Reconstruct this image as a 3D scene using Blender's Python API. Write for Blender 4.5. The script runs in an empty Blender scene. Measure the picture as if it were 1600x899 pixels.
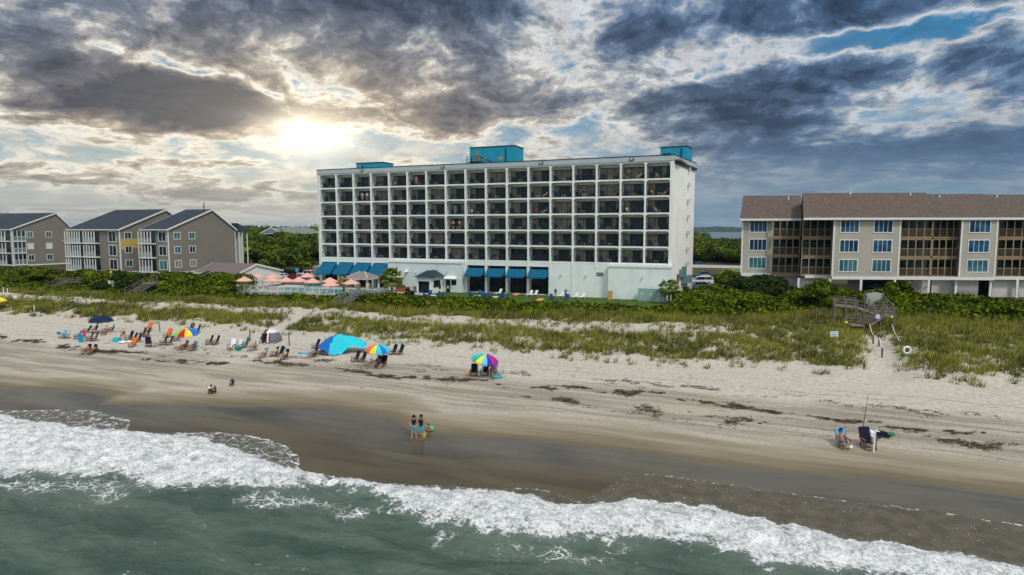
import bpy, math, random
import numpy as np
from mathutils import Vector, Matrix
R = math.radians
random.seed(7); RNG = np.random.default_rng(11)
SC = bpy.context.scene
COL = SC.collection

# ------------------------------------------------------------------ camera
F_PX = 1000.0; PITCH = math.atan(91.5 / F_PX); CZ = 15.3; A = R(22.2)
ca, sa = math.cos(A), math.sin(A)
cam_d = bpy.data.cameras.new('camera'); cam = bpy.data.objects.new('camera', cam_d); COL.objects.link(cam)
cam.location = (0, 0, CZ); cam.rotation_euler = (math.pi / 2 - PITCH, 0, 0)
cam_d.sensor_width = 36; cam_d.lens = 36 * F_PX / 1600; cam_d.clip_start = .5; cam_d.clip_end = 20000
SC.camera = cam
SUN_EL, SUN_AZ = R(52), R(148)          # azimuth measured clockwise from +Y

# ------------------------------------------------------------------ node expression helper
class X:
    def __init__(s, nt, sock): s.nt, s.s = nt, sock
    def _m(s, op, *o, clamp=False):
        n = s.nt.nodes.new('ShaderNodeMath'); n.operation = op; n.use_clamp = clamp
        for i, v in enumerate((s,) + o):
            if isinstance(v, X): s.nt.links.new(v.s, n.inputs[i])
            else: n.inputs[i].default_value = v
        return X(s.nt, n.outputs[0])
    def __add__(s, o): return s._m('ADD', o)
    __radd__ = __add__
    def __sub__(s, o): return s._m('SUBTRACT', o)
    def __rsub__(s, o): return (s * -1) + o
    def __mul__(s, o): return s._m('MULTIPLY', o)
    __rmul__ = __mul__
    def __truediv__(s, o): return s._m('DIVIDE', o)
    def exp(s): return s._m('EXPONENT')
    def abs(s): return s._m('ABSOLUTE')
    def max(s, o): return s._m('MAXIMUM', o)
    def min(s, o): return s._m('MINIMUM', o)
    def pow(s, o): return s._m('POWER', o)
    def sin(s): return s._m('SINE')
    def ss(s, a, b):
        n = s.nt.nodes.new('ShaderNodeMapRange'); n.interpolation_type = 'SMOOTHSTEP'
        s.nt.links.new(s.s, n.inputs[0]); n.inputs[1].default_value = a; n.inputs[2].default_value = b
        return X(s.nt, n.outputs[0])
def sep(nt, sock):
    n = nt.nodes.new('ShaderNodeSeparateXYZ'); nt.links.new(sock, n.inputs[0]); return [X(nt, o) for o in n.outputs]
def comb(nt, x, y, z=0.0):
    n = nt.nodes.new('ShaderNodeCombineXYZ')
    for i, v in enumerate((x, y, z)):
        if isinstance(v, X): nt.links.new(v.s, n.inputs[i])
        else: n.inputs[i].default_value = v
    return n.outputs[0]
def noise(nt, vec, scale, detail=4, rough=.55, dist=0.0, kind=None):
    n = nt.nodes.new('ShaderNodeTexNoise'); n.inputs['Scale'].default_value = scale; n.inputs['Detail'].default_value = detail
    n.inputs['Roughness'].default_value = rough; n.inputs['Distortion'].default_value = dist
    if vec is not None: nt.links.new(vec, n.inputs['Vector'])
    return X(nt, n.outputs[0])
def voro(nt, vec, scale, feature='DISTANCE_TO_EDGE'):
    n = nt.nodes.new('ShaderNodeTexVoronoi'); n.feature = feature; n.inputs['Scale'].default_value = scale
    nt.links.new(vec, n.inputs['Vector']); return X(nt, n.outputs[0])
def mixc(nt, f, a, b, mode='MIX'):
    n = nt.nodes.new('ShaderNodeMix'); n.data_type = 'RGBA'; n.blend_type = mode
    if isinstance(f, X): nt.links.new(f.s, n.inputs[0])
    else: n.inputs[0].default_value = f
    for i, v in ((6, a), (7, b)):
        if isinstance(v, tuple): n.inputs[i].default_value = (*v, 1)
        else: nt.links.new(v, n.inputs[i])
    return n.outputs[2]

# ------------------------------------------------------------------ sky
W = bpy.data.worlds.new('World'); SC.world = W; W.use_nodes = True
nt = W.node_tree; nt.nodes.clear()
out = nt.nodes.new('ShaderNodeOutputWorld'); bg = nt.nodes.new('ShaderNodeBackground'); nt.links.new(bg.outputs[0], out.inputs[0])
sky = nt.nodes.new('ShaderNodeTexSky'); sky.sky_type = 'NISHITA'; sky.sun_disc = False
sky.sun_elevation = SUN_EL; sky.sun_rotation = SUN_AZ; sky.altitude = 10; sky.air_density = 1.2; sky.dust_density = 1.5
tc = nt.nodes.new('ShaderNodeTexCoord'); dirv = tc.outputs['Generated']
dx, dy, dz = sep(nt, dirv)
az = dx._m('ARCTAN2', dy); el = dz._m('ARCSINE')
zz = dz.max(0.0) + .15
PV = comb(nt, dx / zz, dy / zz, 0.0)
lel = (el.max(0.0) + .07)._m('LOGARITHM', math.e) * .52
w0 = noise(nt, comb(nt, az * 1.0, lel, 2.0), 7.0, 3, .6)
PL = comb(nt, az + (w0 - .5) * .07, lel + (w0 - .5) * .05, 4.4)
nfin = noise(nt, PL, 30.0, 5, .66, .2)
nbig = noise(nt, PV, 1.25, 7, .58, .35) * .45 + noise(nt, PL, 3.6, 8, .60, .35) * .62 - .035; nmid = noise(nt, PL, 11.0, 6, .64, .35)
wv = noise(nt, comb(nt, az * 1.0, el * 2.2, 1.7), 4.0, 4, .6)
ww = noise(nt, comb(nt, az * 1.0, el * 2.2, 8.1), 4.0, 4, .6)
azw = az + (wv - .5) * .30; elw = el + (ww - .5) * .11
def gs(px, py, sx, sy, amp, tilt=0.0, warp=True):
    a0 = math.atan((px - 800) / 1000); e0 = math.atan((358 - py) / 1000 * math.cos(a0))
    u = (azw if warp else az) - a0; v = (elw if warp else el) - e0
    if tilt: v = v - u * tilt
    u = u * (707 / sx); v = v * (707 / sy)
    return ((u * u + v * v) * -1).exp() * amp
def total(lst):
    t = None
    for g in lst:
        e = gs(*g); t = e if t is None else t + e
    return t
BIAS = total([(70, 60, 190, 60, .50), (260, 130, 130, 30, .45, -.30), (320, 185, 130, 17, .50, -.08), (60, 150, 110, 26, .3),
              (620, 18, 190, 30, .55), (560, 105, 110, 26, .08), (600, 60, 60, 20, -.25), (800, 110, 60, 30, -.35), (700, 80, 60, 50, .25), (690, 172, 90, 26, .42),
              (1010, 70, 130, 50, .45), (1160, 180, 185, 22, .72), (930, 155, 90, 22, .35),
              (1300, 20, 260, 26, .34), (1300, 110, 140, 16, .16), (1540, 75, 80, 50, .30), (1230, 80, 110, 14, -.35), (1330, 195, 130, 10, -.2), (40, 245, 120, 14, .35), (240, 265, 260, 9, .4), (640, 245, 110, 10, .35), (430, 308, 60, 5, .7), (120, 322, 80, 6, .6), (1540, 215, 120, 16, .55), (1350, 235, 250, 30, .35), (980, 235, 120, 12, .15),
              (480, 215, 70, 28, -.6), (470, 118, 130, 34, -.45), (890, 50, 40, 60, -.65), (1390, 58, 90, 11, -.85), (320, 120, 70, 8, -.85, -.45),
              (1500, 160, 130, 20, -.40), (1130, 130, 160, 9, -.45, .15), (250, 250, 420, 36, -.42), (850, 222, 170, 22, -.5), (1280, 265, 300, 12, -.1), (700, 268, 150, 12, .15)])
D = (nbig - .5) * 3.7 + (nmid - .5) * 1.6 + (nfin - .5) * .8 + BIAS * .90 - .18
warm = gs(480, 205, 300, 120, 1.0, 0, False); warmh = gs(250, 320, 560, 110, 1.0, 0, False)
BLU = total([(1390, 58, 110, 16, .9), (320, 120, 90, 12, .9, -.45), (1500, 160, 150, 50, .5), (820, 85, 90, 30, .5), (730, 110, 30, 30, .4)])
def ramp(x, stops):
    n = nt.nodes.new('ShaderNodeValToRGB'); cr = n.color_ramp; cr.interpolation = 'EASE'
    while len(cr.elements) < len(stops): cr.elements.new(.5)
    for e, (p, c) in zip(cr.elements, stops): e.position = p; e.color = (*c, 1)
    nt.links.new(x.s, n.inputs[0]); return n.outputs[0]
Dn = (D + 1.0) * .5          # -1..1 -> 0..1
clear = mixc(nt, el.ss(.02, .24), (.22, .43, .58), (.010, .175, .37))
clear = mixc(nt, warmh * .8, clear, (.52, .52, .45))
nish = nt.nodes.new('ShaderNodeVectorMath'); nish.operation = 'SCALE'; nt.links.new(sky.outputs[0], nish.inputs[0]); nish.inputs[3].default_value = .10
clear = mixc(nt, .15, clear, nish.outputs[0])
cool = ramp(Dn, [(.20, (.46, .54, .62)), (.36, (.60, .62, .65)), (.46, (.33, .39, .47)), (.53, (.145, .235, .37)), (.66, (.062, .115, .205)), (.82, (.036, .066, .120))])
warmc = ramp(Dn, [(.20, (.78, .72, .60)), (.36, (.95, .88, .74)), (.46, (.50, .43, .34)), (.56, (.26, .225, .195)), (.70, (.150, .140, .145)), (.85, (.075, .08, .10))])
ghost = mixc(nt, (warm * .95 + warmh * .55).min(1.0), cool, warmc)
thin = (D * -1).ss(.18, .62)                     # open sky between the clouds
hi = nmid.ss(.40, .60)
thin = thin * (1 - hi * (.75 - BLU * .75).max(0.0)) 
base = mixc(nt, thin, ghost, clear)
# small-scale relief, brighter on the side that faces the low sun
sh = noise(nt, comb(nt, az - (az + .3) * .03, lel - .014, 4.4), 11.0, 6, .64, .35)
rel = ((nmid - sh) * -1.35 + 1).max(.7).min(1.4)
rv = nt.nodes.new('ShaderNodeVectorMath'); rv.operation = 'SCALE'; nt.links.new(base, rv.inputs[0]); nt.links.new(rel.s, rv.inputs[3]); base = rv.outputs[0]
base = mixc(nt, gs(1330, 272, 330, 40, .78, 0, False), base, (.115, .195, .30))
base = mixc(nt, gs(1050, 300, 200, 22, .35, 0, False), base, (.36, .44, .50))
low = (1 - el.ss(.010, .095))
lowc = mixc(nt, az.ss(-.30, .25), (.50, .50, .45), (.135, .235, .34))
band = noise(nt, comb(nt, az * 1.0, el * 10.0, 1.0), 4, 5, .6, .4)
lowc = mixc(nt, band.ss(.42, .62) * .6, lowc, mixc(nt, az.ss(-.30, .25), (.30, .33, .35), (.26, .33, .40)))
base = mixc(nt, low * .85, base, lowc)
glow = mixc(nt, 1.0, (0, 0, 0), (1.0, .90, .72)); glow = mixc(nt, 1.0, glow, (1, .90, .72), 'MIX')
gsum = gs(488, 212, 44, 22, 1.15, 0, False) + gs(490, 205, 170, 75, .16, 0, False)
gm = nt.nodes.new('ShaderNodeVectorMath'); gm.operation = 'SCALE'; gm.inputs[0].default_value = (1.0, .86, .62); nt.links.new(gsum.s, gm.inputs[3])
base = mixc(nt, 1.0, base, gm.outputs[0], 'ADD')
# unseen overcast sky overhead and behind the viewer, made brighter to light the scene
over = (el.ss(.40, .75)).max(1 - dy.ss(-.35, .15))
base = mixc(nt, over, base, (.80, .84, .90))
base = mixc(nt, (dz * -1).ss(0.0, .004), base, (.10, .13, .13))
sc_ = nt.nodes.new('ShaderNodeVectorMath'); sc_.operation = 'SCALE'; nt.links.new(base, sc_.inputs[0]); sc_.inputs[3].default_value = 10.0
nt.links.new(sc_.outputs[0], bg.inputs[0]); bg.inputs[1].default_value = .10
W.cycles.sampling_method = 'MANUAL'; W.cycles.sample_map_resolution = 512

sl = bpy.data.lights.new('sun', 'SUN'); sl.energy = 2.1; sl.angle = R(10); sl.color = (1, .955, .88)
so = bpy.data.objects.new('sun', sl); COL.objects.link(so)
sd = Vector((math.sin(SUN_AZ) * math.cos(SUN_EL), math.cos(SUN_AZ) * math.cos(SUN_EL), math.sin(SUN_EL)))
so.rotation_euler = sd.to_track_quat('Z', 'Y').to_euler(); so.location = sd * 200
SC.view_settings.view_transform = 'Standard'; SC.view_settings.look = 'None'; SC.view_settings.exposure = 0.0; SC.view_settings.gamma = 1.0
SC.view_settings.use_curve_mapping = False
SC.cycles.max_bounces = 5; SC.cycles.diffuse_bounces = 2; SC.cycles.glossy_bounces = 3; SC.cycles.transparent_max_bounces = 6; SC.cycles.transmission_bounces = 3
SC.cycles.volume_bounces = 0; SC.cycles.caustics_reflective = False; SC.cycles.caustics_refractive = False

# ------------------------------------------------------------------ terrain maths
def uv(x, y): return x * ca - y * sa, x * sa + y * ca
def xy(u, v): return u * ca + v * sa, -u * sa + v * ca
HV = np.array([-50, 20, 28, 31, 36, 42, 45, 50, 60, 63.5, 67, 73, 80, 86, 92, 150, 190, 260, 420, 650, 760, 900, 3300, 3500, 9000.])
HZ = np.array([-3, -1.6, -.5, .0, .25, .55, .95, 1.5, 1.95, 2.3, 3.0, 3.35, 3.5, 3.8, 4., 4., 5, 7.5, 6, 3, 1.0, -1.5, -1.5, 1.0, 1.0])
def sst(t): t = np.clip(t, 0, 1); return t * t * (3 - 2 * t)
def hn(u, v):
    return (np.sin(u * .31 + 1.3 * np.sin(v * .23)) * np.cos(v * .37 + .8 * np.sin(u * .19)) + .6 * np.sin(u * .83 + v * .31 + 2) * np.cos(v * .91 - u * .27) + .3 * np.sin(u * 1.9 + 1) * np.cos(v * 2.1 + u * .4))
def path_mask(u, v):      # the two sandy cuts through the dune
    p1 = np.exp(-((u + 59.5 + (v - 66) * .35) / 1.6) ** 2) * sst((v - 60) / 3) * (1 - sst((v - 76) / 4))
    p2 = np.exp(-((u - 10.0 - (v - 66) * .06) / 1.7) ** 2) * sst((v - 60) / 3) * (1 - sst((v - 80) / 4))
    return np.maximum(p1, p2)
def H(u, v):
    u = np.asarray(u, float); v = np.asarray(v, float)
    dv = np.where(u > -33, np.clip((u + 33) / 40, 0, 1) * 6.0, 0) * sst((v - 52) / 10) * (1 - sst((v - 90) / 8))
    z = np.interp(v - dv, HV, HZ)
    z = z + 1.35 * sst((u + 6) / 14) * sst((v - 90) / 12) * (1 - sst((v - 200) / 60))
    z = z - 1.2 * sst((-u - 40 + v * -.0) / 30) * 0
    z = z - 3.2 * sst((u + 75) / 40) * sst((v - 195) / 40) * (1 - sst((v - 600) / 60))
    dune = sst((v - 61) / 5) * (1 - sst((v - 84) / 6))
    z = z + dune * .26 * hn(u * .8, v * .8) + .035 * hn(u * 1.1 + 5, v * 1.1) * sst((v - 44) / 5) * (1 - sst((v - 62) / 3))
    z = z - path_mask(u, v) * .55 * sst((v - 63) / 5)
    return z
def Hxy(x, y):
    u, v = uv(x, y); return float(H(u, v))
def ray(px, py):
    dx_ = (px - 800) / F_PX; dy_ = -(py - 449.5) / F_PX
    return (dx_, math.cos(PITCH) + dy_ * math.sin(PITCH), -math.sin(PITCH) + dy_ * math.cos(PITCH))
def atz(px, py, z):
    d = ray(px, py); t = (z - CZ) / d[2]; return Vector((d[0] * t, d[1] * t, z))
def at(px, py):           # the ground point seen at that place of the photograph
    d = ray(px, py); t = 20.0; st = .25
    while t < 900:
        x, y, z = d[0] * t, d[1] * t, CZ + d[2] * t
        if z <= Hxy(x, y): break
        t += st
    return Vector((x, y, Hxy(x, y)))
def tz(px, py, Y):        # height that the pixel row has at depth Y
    d = ray(px, py); t = Y / d[1]; return Vector((d[0] * t, Y, CZ + d[2] * t))

# ------------------------------------------------------------------ materials
MATS = {}
def mat(name, col, rough=.7, var=.12, scale=3.0, bump=.0, bscale=None, metal=0.0, spec=.18, coat=0.0, stain=None, island=0.0, emit=None, transl=0.0):
    if name in MATS: return MATS[name]
    m = bpy.data.materials.new(name); m.use_nodes = True; nt = m.node_tree; b = nt.nodes['Principled BSDF']
    geo = nt.nodes.new('ShaderNodeNewGeometry'); pos = geo.outputs['Position']
    n = noise(nt, pos, scale, 5, .6)
    dark = tuple(c * (1 - var) for c in col); lite = tuple(min(1, c * (1 + var)) for c in col)
    c = mixc(nt, n.ss(.3, .7), dark, lite)
    if stain:
        s = noise(nt, comb(nt, *[sep(nt, pos)[i] * k for i, k in ((0, 1.0), (1, 1.0), (2, .25))]), stain[1], 6, .65).ss(.55, .75)
        c = mixc(nt, s * stain[2], c, stain[0])
    if island:
        ri = X(nt, geo.outputs['Random Per Island']); c2 = mixc(nt, ri, tuple(q * (1 - island) for q in (1, 1, 1)), tuple(q * (1 + island) for q in (1.15, 1.05, .8)))
        c = mixc(nt, 1.0, c, c2, 'MULTIPLY')
    nt.links.new(c, b.inputs['Base Color'])
    b.inputs['Roughness'].default_value = rough; b.inputs['Metallic'].default_value = metal; b.inputs['Specular IOR Level'].default_value = spec
    if coat: b.inputs['Coat Weight'].default_value = coat
    if bump:
        bn = nt.nodes.new('ShaderNodeBump'); bn.inputs['Strength'].default_value = 1; bn.inputs['Distance'].default_value = bump
        nt.links.new(noise(nt, pos, bscale or scale * 4, 5, .6).s, bn.inputs['Height']); nt.links.new(bn.outputs[0], b.inputs['Normal'])
    MATS[name] = m; return m
def leafmat(name, a, b_, c_, clump=.35, rough=.6):
    m = bpy.data.materials.new(name); m.use_nodes = True; nt = m.node_tree; b = nt.nodes['Principled BSDF']
    geo = nt.nodes.new('ShaderNodeNewGeometry'); pos = geo.outputs['Position']; ri = X(nt, geo.outputs['Random Per Island'])
    n = noise(nt, pos, clump, 3, .6); n2 = noise(nt, pos, clump * 4, 2, .5)
    c = mixc(nt, (n * .7 + n2 * .3).ss(.38, .62), a, b_); c = mixc(nt, ri.ss(.55, 1.0) * .8, c, c_)
    nt.links.new(c, b.inputs['Base Color']); b.inputs['Roughness'].default_value = rough; b.inputs['Specular IOR Level'].default_value = .03
    MATS[name] = m; return m
def glass(name, a, b_, scale=.5, rough=.08):
    if name in MATS: return MATS[name]
    m = mat(name, a, rough, 0, 1, spec=.16); nt = m.node_tree; b = nt.nodes['Principled BSDF']
    geo = nt.nodes.new('ShaderNodeNewGeometry'); n = noise(nt, geo.outputs['Position'], scale, 2, .5)
    nt.links.new(mixc(nt, n.ss(.4, .6), a, b_), b.inputs['Base Color']); return m

def link(name, me, mats, parent=None, loc=None, rz=0.0):
    o = bpy.data.objects.new(name, me); COL.objects.link(o)
    for m in (mats if isinstance(mats, (list, tuple)) else [mats]): me.materials.append(m)
    if parent is not None: o.parent = parent
    if loc is not None: o.location = loc
    if rz: o.rotation_euler = (0, 0, rz)
    return o
def tag(o, label=None, cat=None, group=None, kind=None):
    if label: o['label'] = label
    if cat: o['category'] = cat
    if group: o['group'] = group
    if kind: o['kind'] = kind
    return o
def empty(name, loc, rz=0.0, label=None, cat=None, group=None):
    o = bpy.data.objects.new(name, None); COL.objects.link(o); o.location = loc; o.rotation_euler = (0, 0, rz); o.empty_display_size = .3
    return tag(o, label, cat, group)
def kids(o): return [c for c in KID.get(o.name, [])]
def copy_tree(o, parent=None):
    c = o.copy(); COL.objects.link(c)
    if parent is not None: c.parent = parent
    for ch in list(o.children): copy_tree(ch, c)
    return c

class MB:
    def __init__(s): s.v, s.f, s.m = [], [], []
    def add(s, vs, fs, mi=0):
        n = len(s.v); s.v += [tuple(p) for p in vs]; s.f += [tuple(i + n for i in f) for f in fs]; s.m += [mi] * len(fs); return s
    def box(s, x0, x1, y0, y1, z0, z1, mi=0):
        return s.add([(x0, y0, z0), (x1, y0, z0), (x1, y1, z0), (x0, y1, z0), (x0, y0, z1), (x1, y0, z1), (x1, y1, z1), (x0, y1, z1)],
                     [(0, 3, 2, 1), (4, 5, 6, 7), (0, 1, 5, 4), (1, 2, 6, 5), (2, 3, 7, 6), (3, 0, 4, 7)], mi)
    def hexa(s, b, t, mi=0):      # 4 bottom points, 4 top points
        return s.add(list(b) + list(t), [(0, 3, 2, 1), (4, 5, 6, 7), (0, 1, 5, 4), (1, 2, 6, 5), (2, 3, 7, 6), (3, 0, 4, 7)], mi)
    def bar(s, p, q, w, h=None, mi=0, upv=(0, 0, 1)):
        h = h or w; p, q = Vector(p), Vector(q); d = (q - p).normalized(); up_ = Vector(upv)
        if abs(d.dot(up_)) > .95: up_ = Vector((1, 0, 0))
        r = d.cross(up_).normalized(); u_ = r.cross(d).normalized(); r *= w / 2; u_ *= h / 2
        return s.hexa([p - r - u_, p + r - u_, q + r - u_, q - r - u_], [p - r + u_, p + r + u_, q + r + u_, q - r + u_], mi)
    def tube(s, pts, rad, n=8, mi=0, cap=True):
        pts = [Vector(p) for p in pts]; rad = rad if isinstance(rad, (list, tuple)) else [rad] * len(pts); b = len(s.v)
        for i, p in enumerate(pts):
            d = (pts[min(i + 1, len(pts) - 1)] - pts[max(i - 1, 0)]).normalized()
            up_ = Vector((0, 0, 1)) if abs(d.z) < .9 else Vector((1, 0, 0)); r = d.cross(up_).normalized(); w = r.cross(d)
            for k in range(n):
                a = 2 * math.pi * k / n; s.v.append(tuple(p + (r * math.cos(a) + w * math.sin(a)) * rad[i]))
        for i in range(len(pts) - 1):
            for k in range(n):
                s.f.append((b + i * n + k, b + i * n + (k + 1) % n, b + (i + 1) * n + (k + 1) % n, b + (i + 1) * n + k)); s.m.append(mi)
        if cap:
            s.f.append(tuple(b + k for k in range(n))[::-1]); s.m.append(mi); s.f.append(tuple(b + (len(pts) - 1) * n + k for k in range(n))); s.m.append(mi)
        return s
    def lathe(s, prof, n=16, c=(0, 0, 0), mi=0):
        b = len(s.v)
        for r, z in prof:
            for k in range(n): a = 2 * math.pi * k / n; s.v.append((c[0] + r * math.cos(a), c[1] + r * math.sin(a), c[2] + z))
        for i in range(len(prof) - 1):
            for k in range(n): s.f.append((b + i * n + k, b + i * n + (k + 1) % n, b + (i + 1) * n + (k + 1) % n, b + (i + 1) * n + k)); s.m.append(mi)
        return s
    def build(s, name, mats, parent=None, loc=None, rz=0.0, smooth=False):
        me = bpy.data.meshes.new(name); me.from_pydata(s.v, [], s.f)
        if any(s.m): me.polygons.foreach_set('material_index', s.m)
        if smooth: me.polygons.foreach_set('use_smooth', [True] * len(me.polygons))
        me.update(); return link(name, me, mats, parent, loc, rz)
def npmesh(name, V, Fq, mats, smooth=False, parent=None, mi=None):
    me = bpy.data.meshes.new(name); n = Fq.shape[1]
    me.vertices.add(len(V)); me.vertices.foreach_set('co', V.astype(np.float32).ravel())
    me.loops.add(Fq.size); me.loops.foreach_set('vertex_index', Fq.astype(np.int32).ravel())
    me.polygons.add(len(Fq)); me.polygons.foreach_set('loop_start', np.arange(0, Fq.size, n, dtype=np.int32))
    if mi is not None: me.polygons.foreach_set('material_index', mi.astype(np.int32))
    me.update(calc_edges=True)
    if smooth: me.polygons.foreach_set('use_smooth', np.ones(len(Fq), bool))
    me.validate(); return link(name, me, mats, parent)

def siding(m, sp=.26, amt=.16):       # lap boards: a thin darker line under each board
    nt = m.node_tree; b = nt.nodes['Principled BSDF']; geo = nt.nodes.new('ShaderNodeNewGeometry'); z = sep(nt, geo.outputs['Position'])[2]
    f = (z / sp)._m('FRACT'); old = b.inputs['Base Color'].links[0].from_socket
    nt.links.new(mixc(nt, (1 - f.ss(.0, .25)) * amt, old, (.02, .02, .02)), b.inputs['Base Color'])
# base materials
M_white = mat('white_stucco', (.70, .775, .75), .8, .05, .6, stain=((.54, .59, .54), .5, .5))
M_endwall = mat('cream_stucco', (.79, .80, .75), .8, .05, .5, stain=((.50, .48, .41), .35, .6))
M_frame = mat('balcony_frame_paint', (.77, .81, .77), .7, .05, 1.5, stain=((.50, .49, .38), .9, .5))
M_fascia = mat('grey_fascia', (.40, .47, .49), .6, .06, .6)
M_black = mat('black_trim', (.02, .022, .025), .5, .1)
M_rail = mat('dark_railing', (.03, .04, .045), .5, .1)
M_blue = mat('bright_blue_cladding', (.012, .27, .40), .55, .10, .8, stain=((.01, .20, .31), .6, .4))
M_awn = mat('blue_canvas', (.003, .105, .20), .75, .10, 2.0)
M_door = mat('dark_bronze_frame', (.012, .014, .016), .4, .1)
M_curt = mat('beige_curtain', (.20, .185, .15), .9, .28, 1.3)
M_glassd = glass('dark_door_glass', (.006, .012, .018), (.02, .035, .045), 1.2)
M_wood = mat('weathered_wood', (.17, .155, .135), .85, .25, 6, stain=((.09, .082, .075), 3, .5))
M_brown = mat('brown_wood', (.13, .085, .06), .85, .25, 6)
M_tim = mat('light_timber', (.15, .085, .05), .75, .2, 6)
M_navy = mat('navy_canvas', (.008, .012, .035), .85, .25, 4)
M_orange = mat('orange_cloth', (.75, .16, .015), .8, .1, 4)
M_whitecloth = mat('white_cloth', (.75, .75, .80), .85, .08, 4)
M_teal = mat('teal_cloth', (.0, .20, .19), .8, .15, 4)
M_sky = mat('light_blue_cloth', (.10, .42, .68), .8, .15, 6)
M_chblue = mat('navy_plastic', (.008, .035, .085), .5, .2, 4)
M_adir = mat('deep_blue_plastic', (.006, .07, .20), .5, .15, 4)
M_tan = mat('tan_table', (.35, .30, .19), .6, .1, 4)
M_wplastic = mat('white_plastic', (.78, .78, .76), .5, .05, 4)
M_pink = mat('salmon_canvas', (.66, .37, .30), .8, .08, 1.5)
M_gray = mat('grey_siding', (.20, .185, .155), .8, .06, .5)
M_cream = mat('pale_siding', (.39, .375, .31), .8, .05, .5)
siding(M_gray); siding(M_cream)
M_trim = mat('white_trim', (.66, .67, .65), .6, .05, 2)
M_shing = mat('slate_shingles', (.032, .042, .055), .85, .25, 3, stain=((.02, .026, .034), 1.5, .5))
M_shing2 = mat('brown_shingles', (.105, .080, .066), .9, .24, 2.2, stain=((.070, .054, .046), .7, .6))
M_shing3 = mat('mauve_shingles', (.15, .115, .115), .9, .10, 2)
M_trunk = mat('bark', (.10, .08, .06), .9, .3, 6, bump=.02)
M_conc = mat('concrete', (.40, .39, .36), .85, .12, 1.2)
M_rock = mat('grey_metal_box', (.28, .36, .35), .5, .1, 2)
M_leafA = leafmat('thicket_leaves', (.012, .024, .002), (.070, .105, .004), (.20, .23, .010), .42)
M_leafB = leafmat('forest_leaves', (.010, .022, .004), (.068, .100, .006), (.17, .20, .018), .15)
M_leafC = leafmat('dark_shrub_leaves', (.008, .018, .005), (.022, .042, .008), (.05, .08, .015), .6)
M_leafP = leafmat('palm_leaves', (.04, .075, .012), (.14, .19, .03), (.30, .30, .08), 1.5)
M_grassA = leafmat('sea_oats', (.045, .068, .006), (.200, .210, .024), (.46, .42, .15), .16)
M_dead = leafmat('bare_branches', (.10, .10, .085), (.17, .165, .15), (.2, .19, .17), .5)

# ------------------------------------------------------------------ ground, sea, far shore
_L = RNG.random((256, 256))
def vn(x, y):
    xi = np.floor(x).astype(int); yi = np.floor(y).astype(int); fx = x - xi; fy = y - yi; fx = fx * fx * (3 - 2 * fx); fy = fy * fy * (3 - 2 * fy)
    g = lambda i, j: _L[(xi + i) % 256, (yi + j) % 256]
    return (g(0, 0) * (1 - fx) + g(1, 0) * fx) * (1 - fy) + (g(0, 1) * (1 - fx) + g(1, 1) * fx) * fy
def fbm(x, y, o=5, r=.5):
    s = 0; a = 1; t = 0
    for i in range(o): s = s + a * vn(x * 2 ** i + 17 * i, y * 2 ** i + 31 * i); t += a; a *= r
    return s / t
def pl(pts, u): p = np.array(pts); return np.interp(u, p[:, 0], p[:, 1])
FOUT = [(-90, 20), (-60, 22), (-43.9, 23.6), (-38.4, 25.4), (-32.7, 25.9), (-27.1, 28.0), (-24.4, 28.9), (-20.9, 28.5), (-17.4, 28.1), (-13.5, 27.7), (-9.6, 28.6), (-5.5, 29.8), (-2.6, 30.3), (.3, 30.2), (2.9, 30.3), (10, 30.2), (60, 30)]
FIN = [(-90, 30.5), (-57.4, 31.2), (-47.3, 32.1), (-38.7, 33.2), (-31.4, 32.2), (-26.9, 31.0), (-22.8, 31.3), (-17.1, 32.1), (-12.4, 33.3), (-10.6, 32.4), (-6.7, 34.2), (-2.3, 34.9), (1.1, 34.3), (4.5, 33.9), (8, 34.1), (10.9, 34.1), (60, 34)]
LOBE = [(-90, 32), (-59.7, 32.6), (-54, 34.9), (-52.3, 35.2), (-46.7, 34.6), (-44.6, 32.7), (-41.5, 33.4), (-37.8, 34.9), (-34.1, 35.2), (-31.5, 34.6), (-28.9, 33.3), (-27.3, 31.4), (-22, 31.6), (-15, 33.2), (-12, 34.2), (-9.5, 33.4), (-8.6, 35.5), (-7.5, 38.2), (-4, 38.6), (2, 38.4), (8, 38.9), (14, 38.5), (60, 38)]
WET = [(-200, 36), (-66.7, 36.6), (-63.6, 38.0), (-57.5, 38.9), (-54.6, 38.4), (-53.1, 36.6), (-48.1, 38.2), (-39.9, 40.7), (-33.5, 42.4), (-27.8, 42.3), (-23.9, 39.9), (-20.6, 40.4), (-13.2, 41.5), (-7.8, 41.9), (-3.6, 41.3), (.2, 41.4), (7.2, 42.5), (13.3, 42.4), (60, 42.5)]

us = np.concatenate([[-7000, -4000, -2200, -1200, -700, -420, -280, -210, -180, -160, -145, -132], np.arange(-122, 62, .45), [66, 72, 80, 95, 120, 160, 230, 350, 600, 1000, 1800, 3500, 7000]])
vs = np.concatenate([[-400, -60, 0, 16, 22], np.arange(26, 104, .40), [106, 110, 116, 124, 134, 146, 160, 175, 190, 210, 235, 260, 300, 350, 420, 500, 580, 650, 720, 800, 900, 1500, 3300, 3420, 3600, 5000, 9000]])
U, V = np.meshgrid(us, vs, indexing='ij'); Z = H(U, V)
rough_ = sst((V - 47) / 4) * (1 - sst((V - 95) / 8))
Z = Z + (fbm(U * 1.3, V * 1.3, 4, .6) - .5) * .13 * rough_
XX, YY = xy(U, V); nu, nv = U.shape
idx = np.arange(nu * nv).reshape(nu, nv)
Q = np.stack([idx[:-1, :-1], idx[1:, :-1], idx[1:, 1:], idx[:-1, 1:]], -1).reshape(-1, 4)
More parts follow.
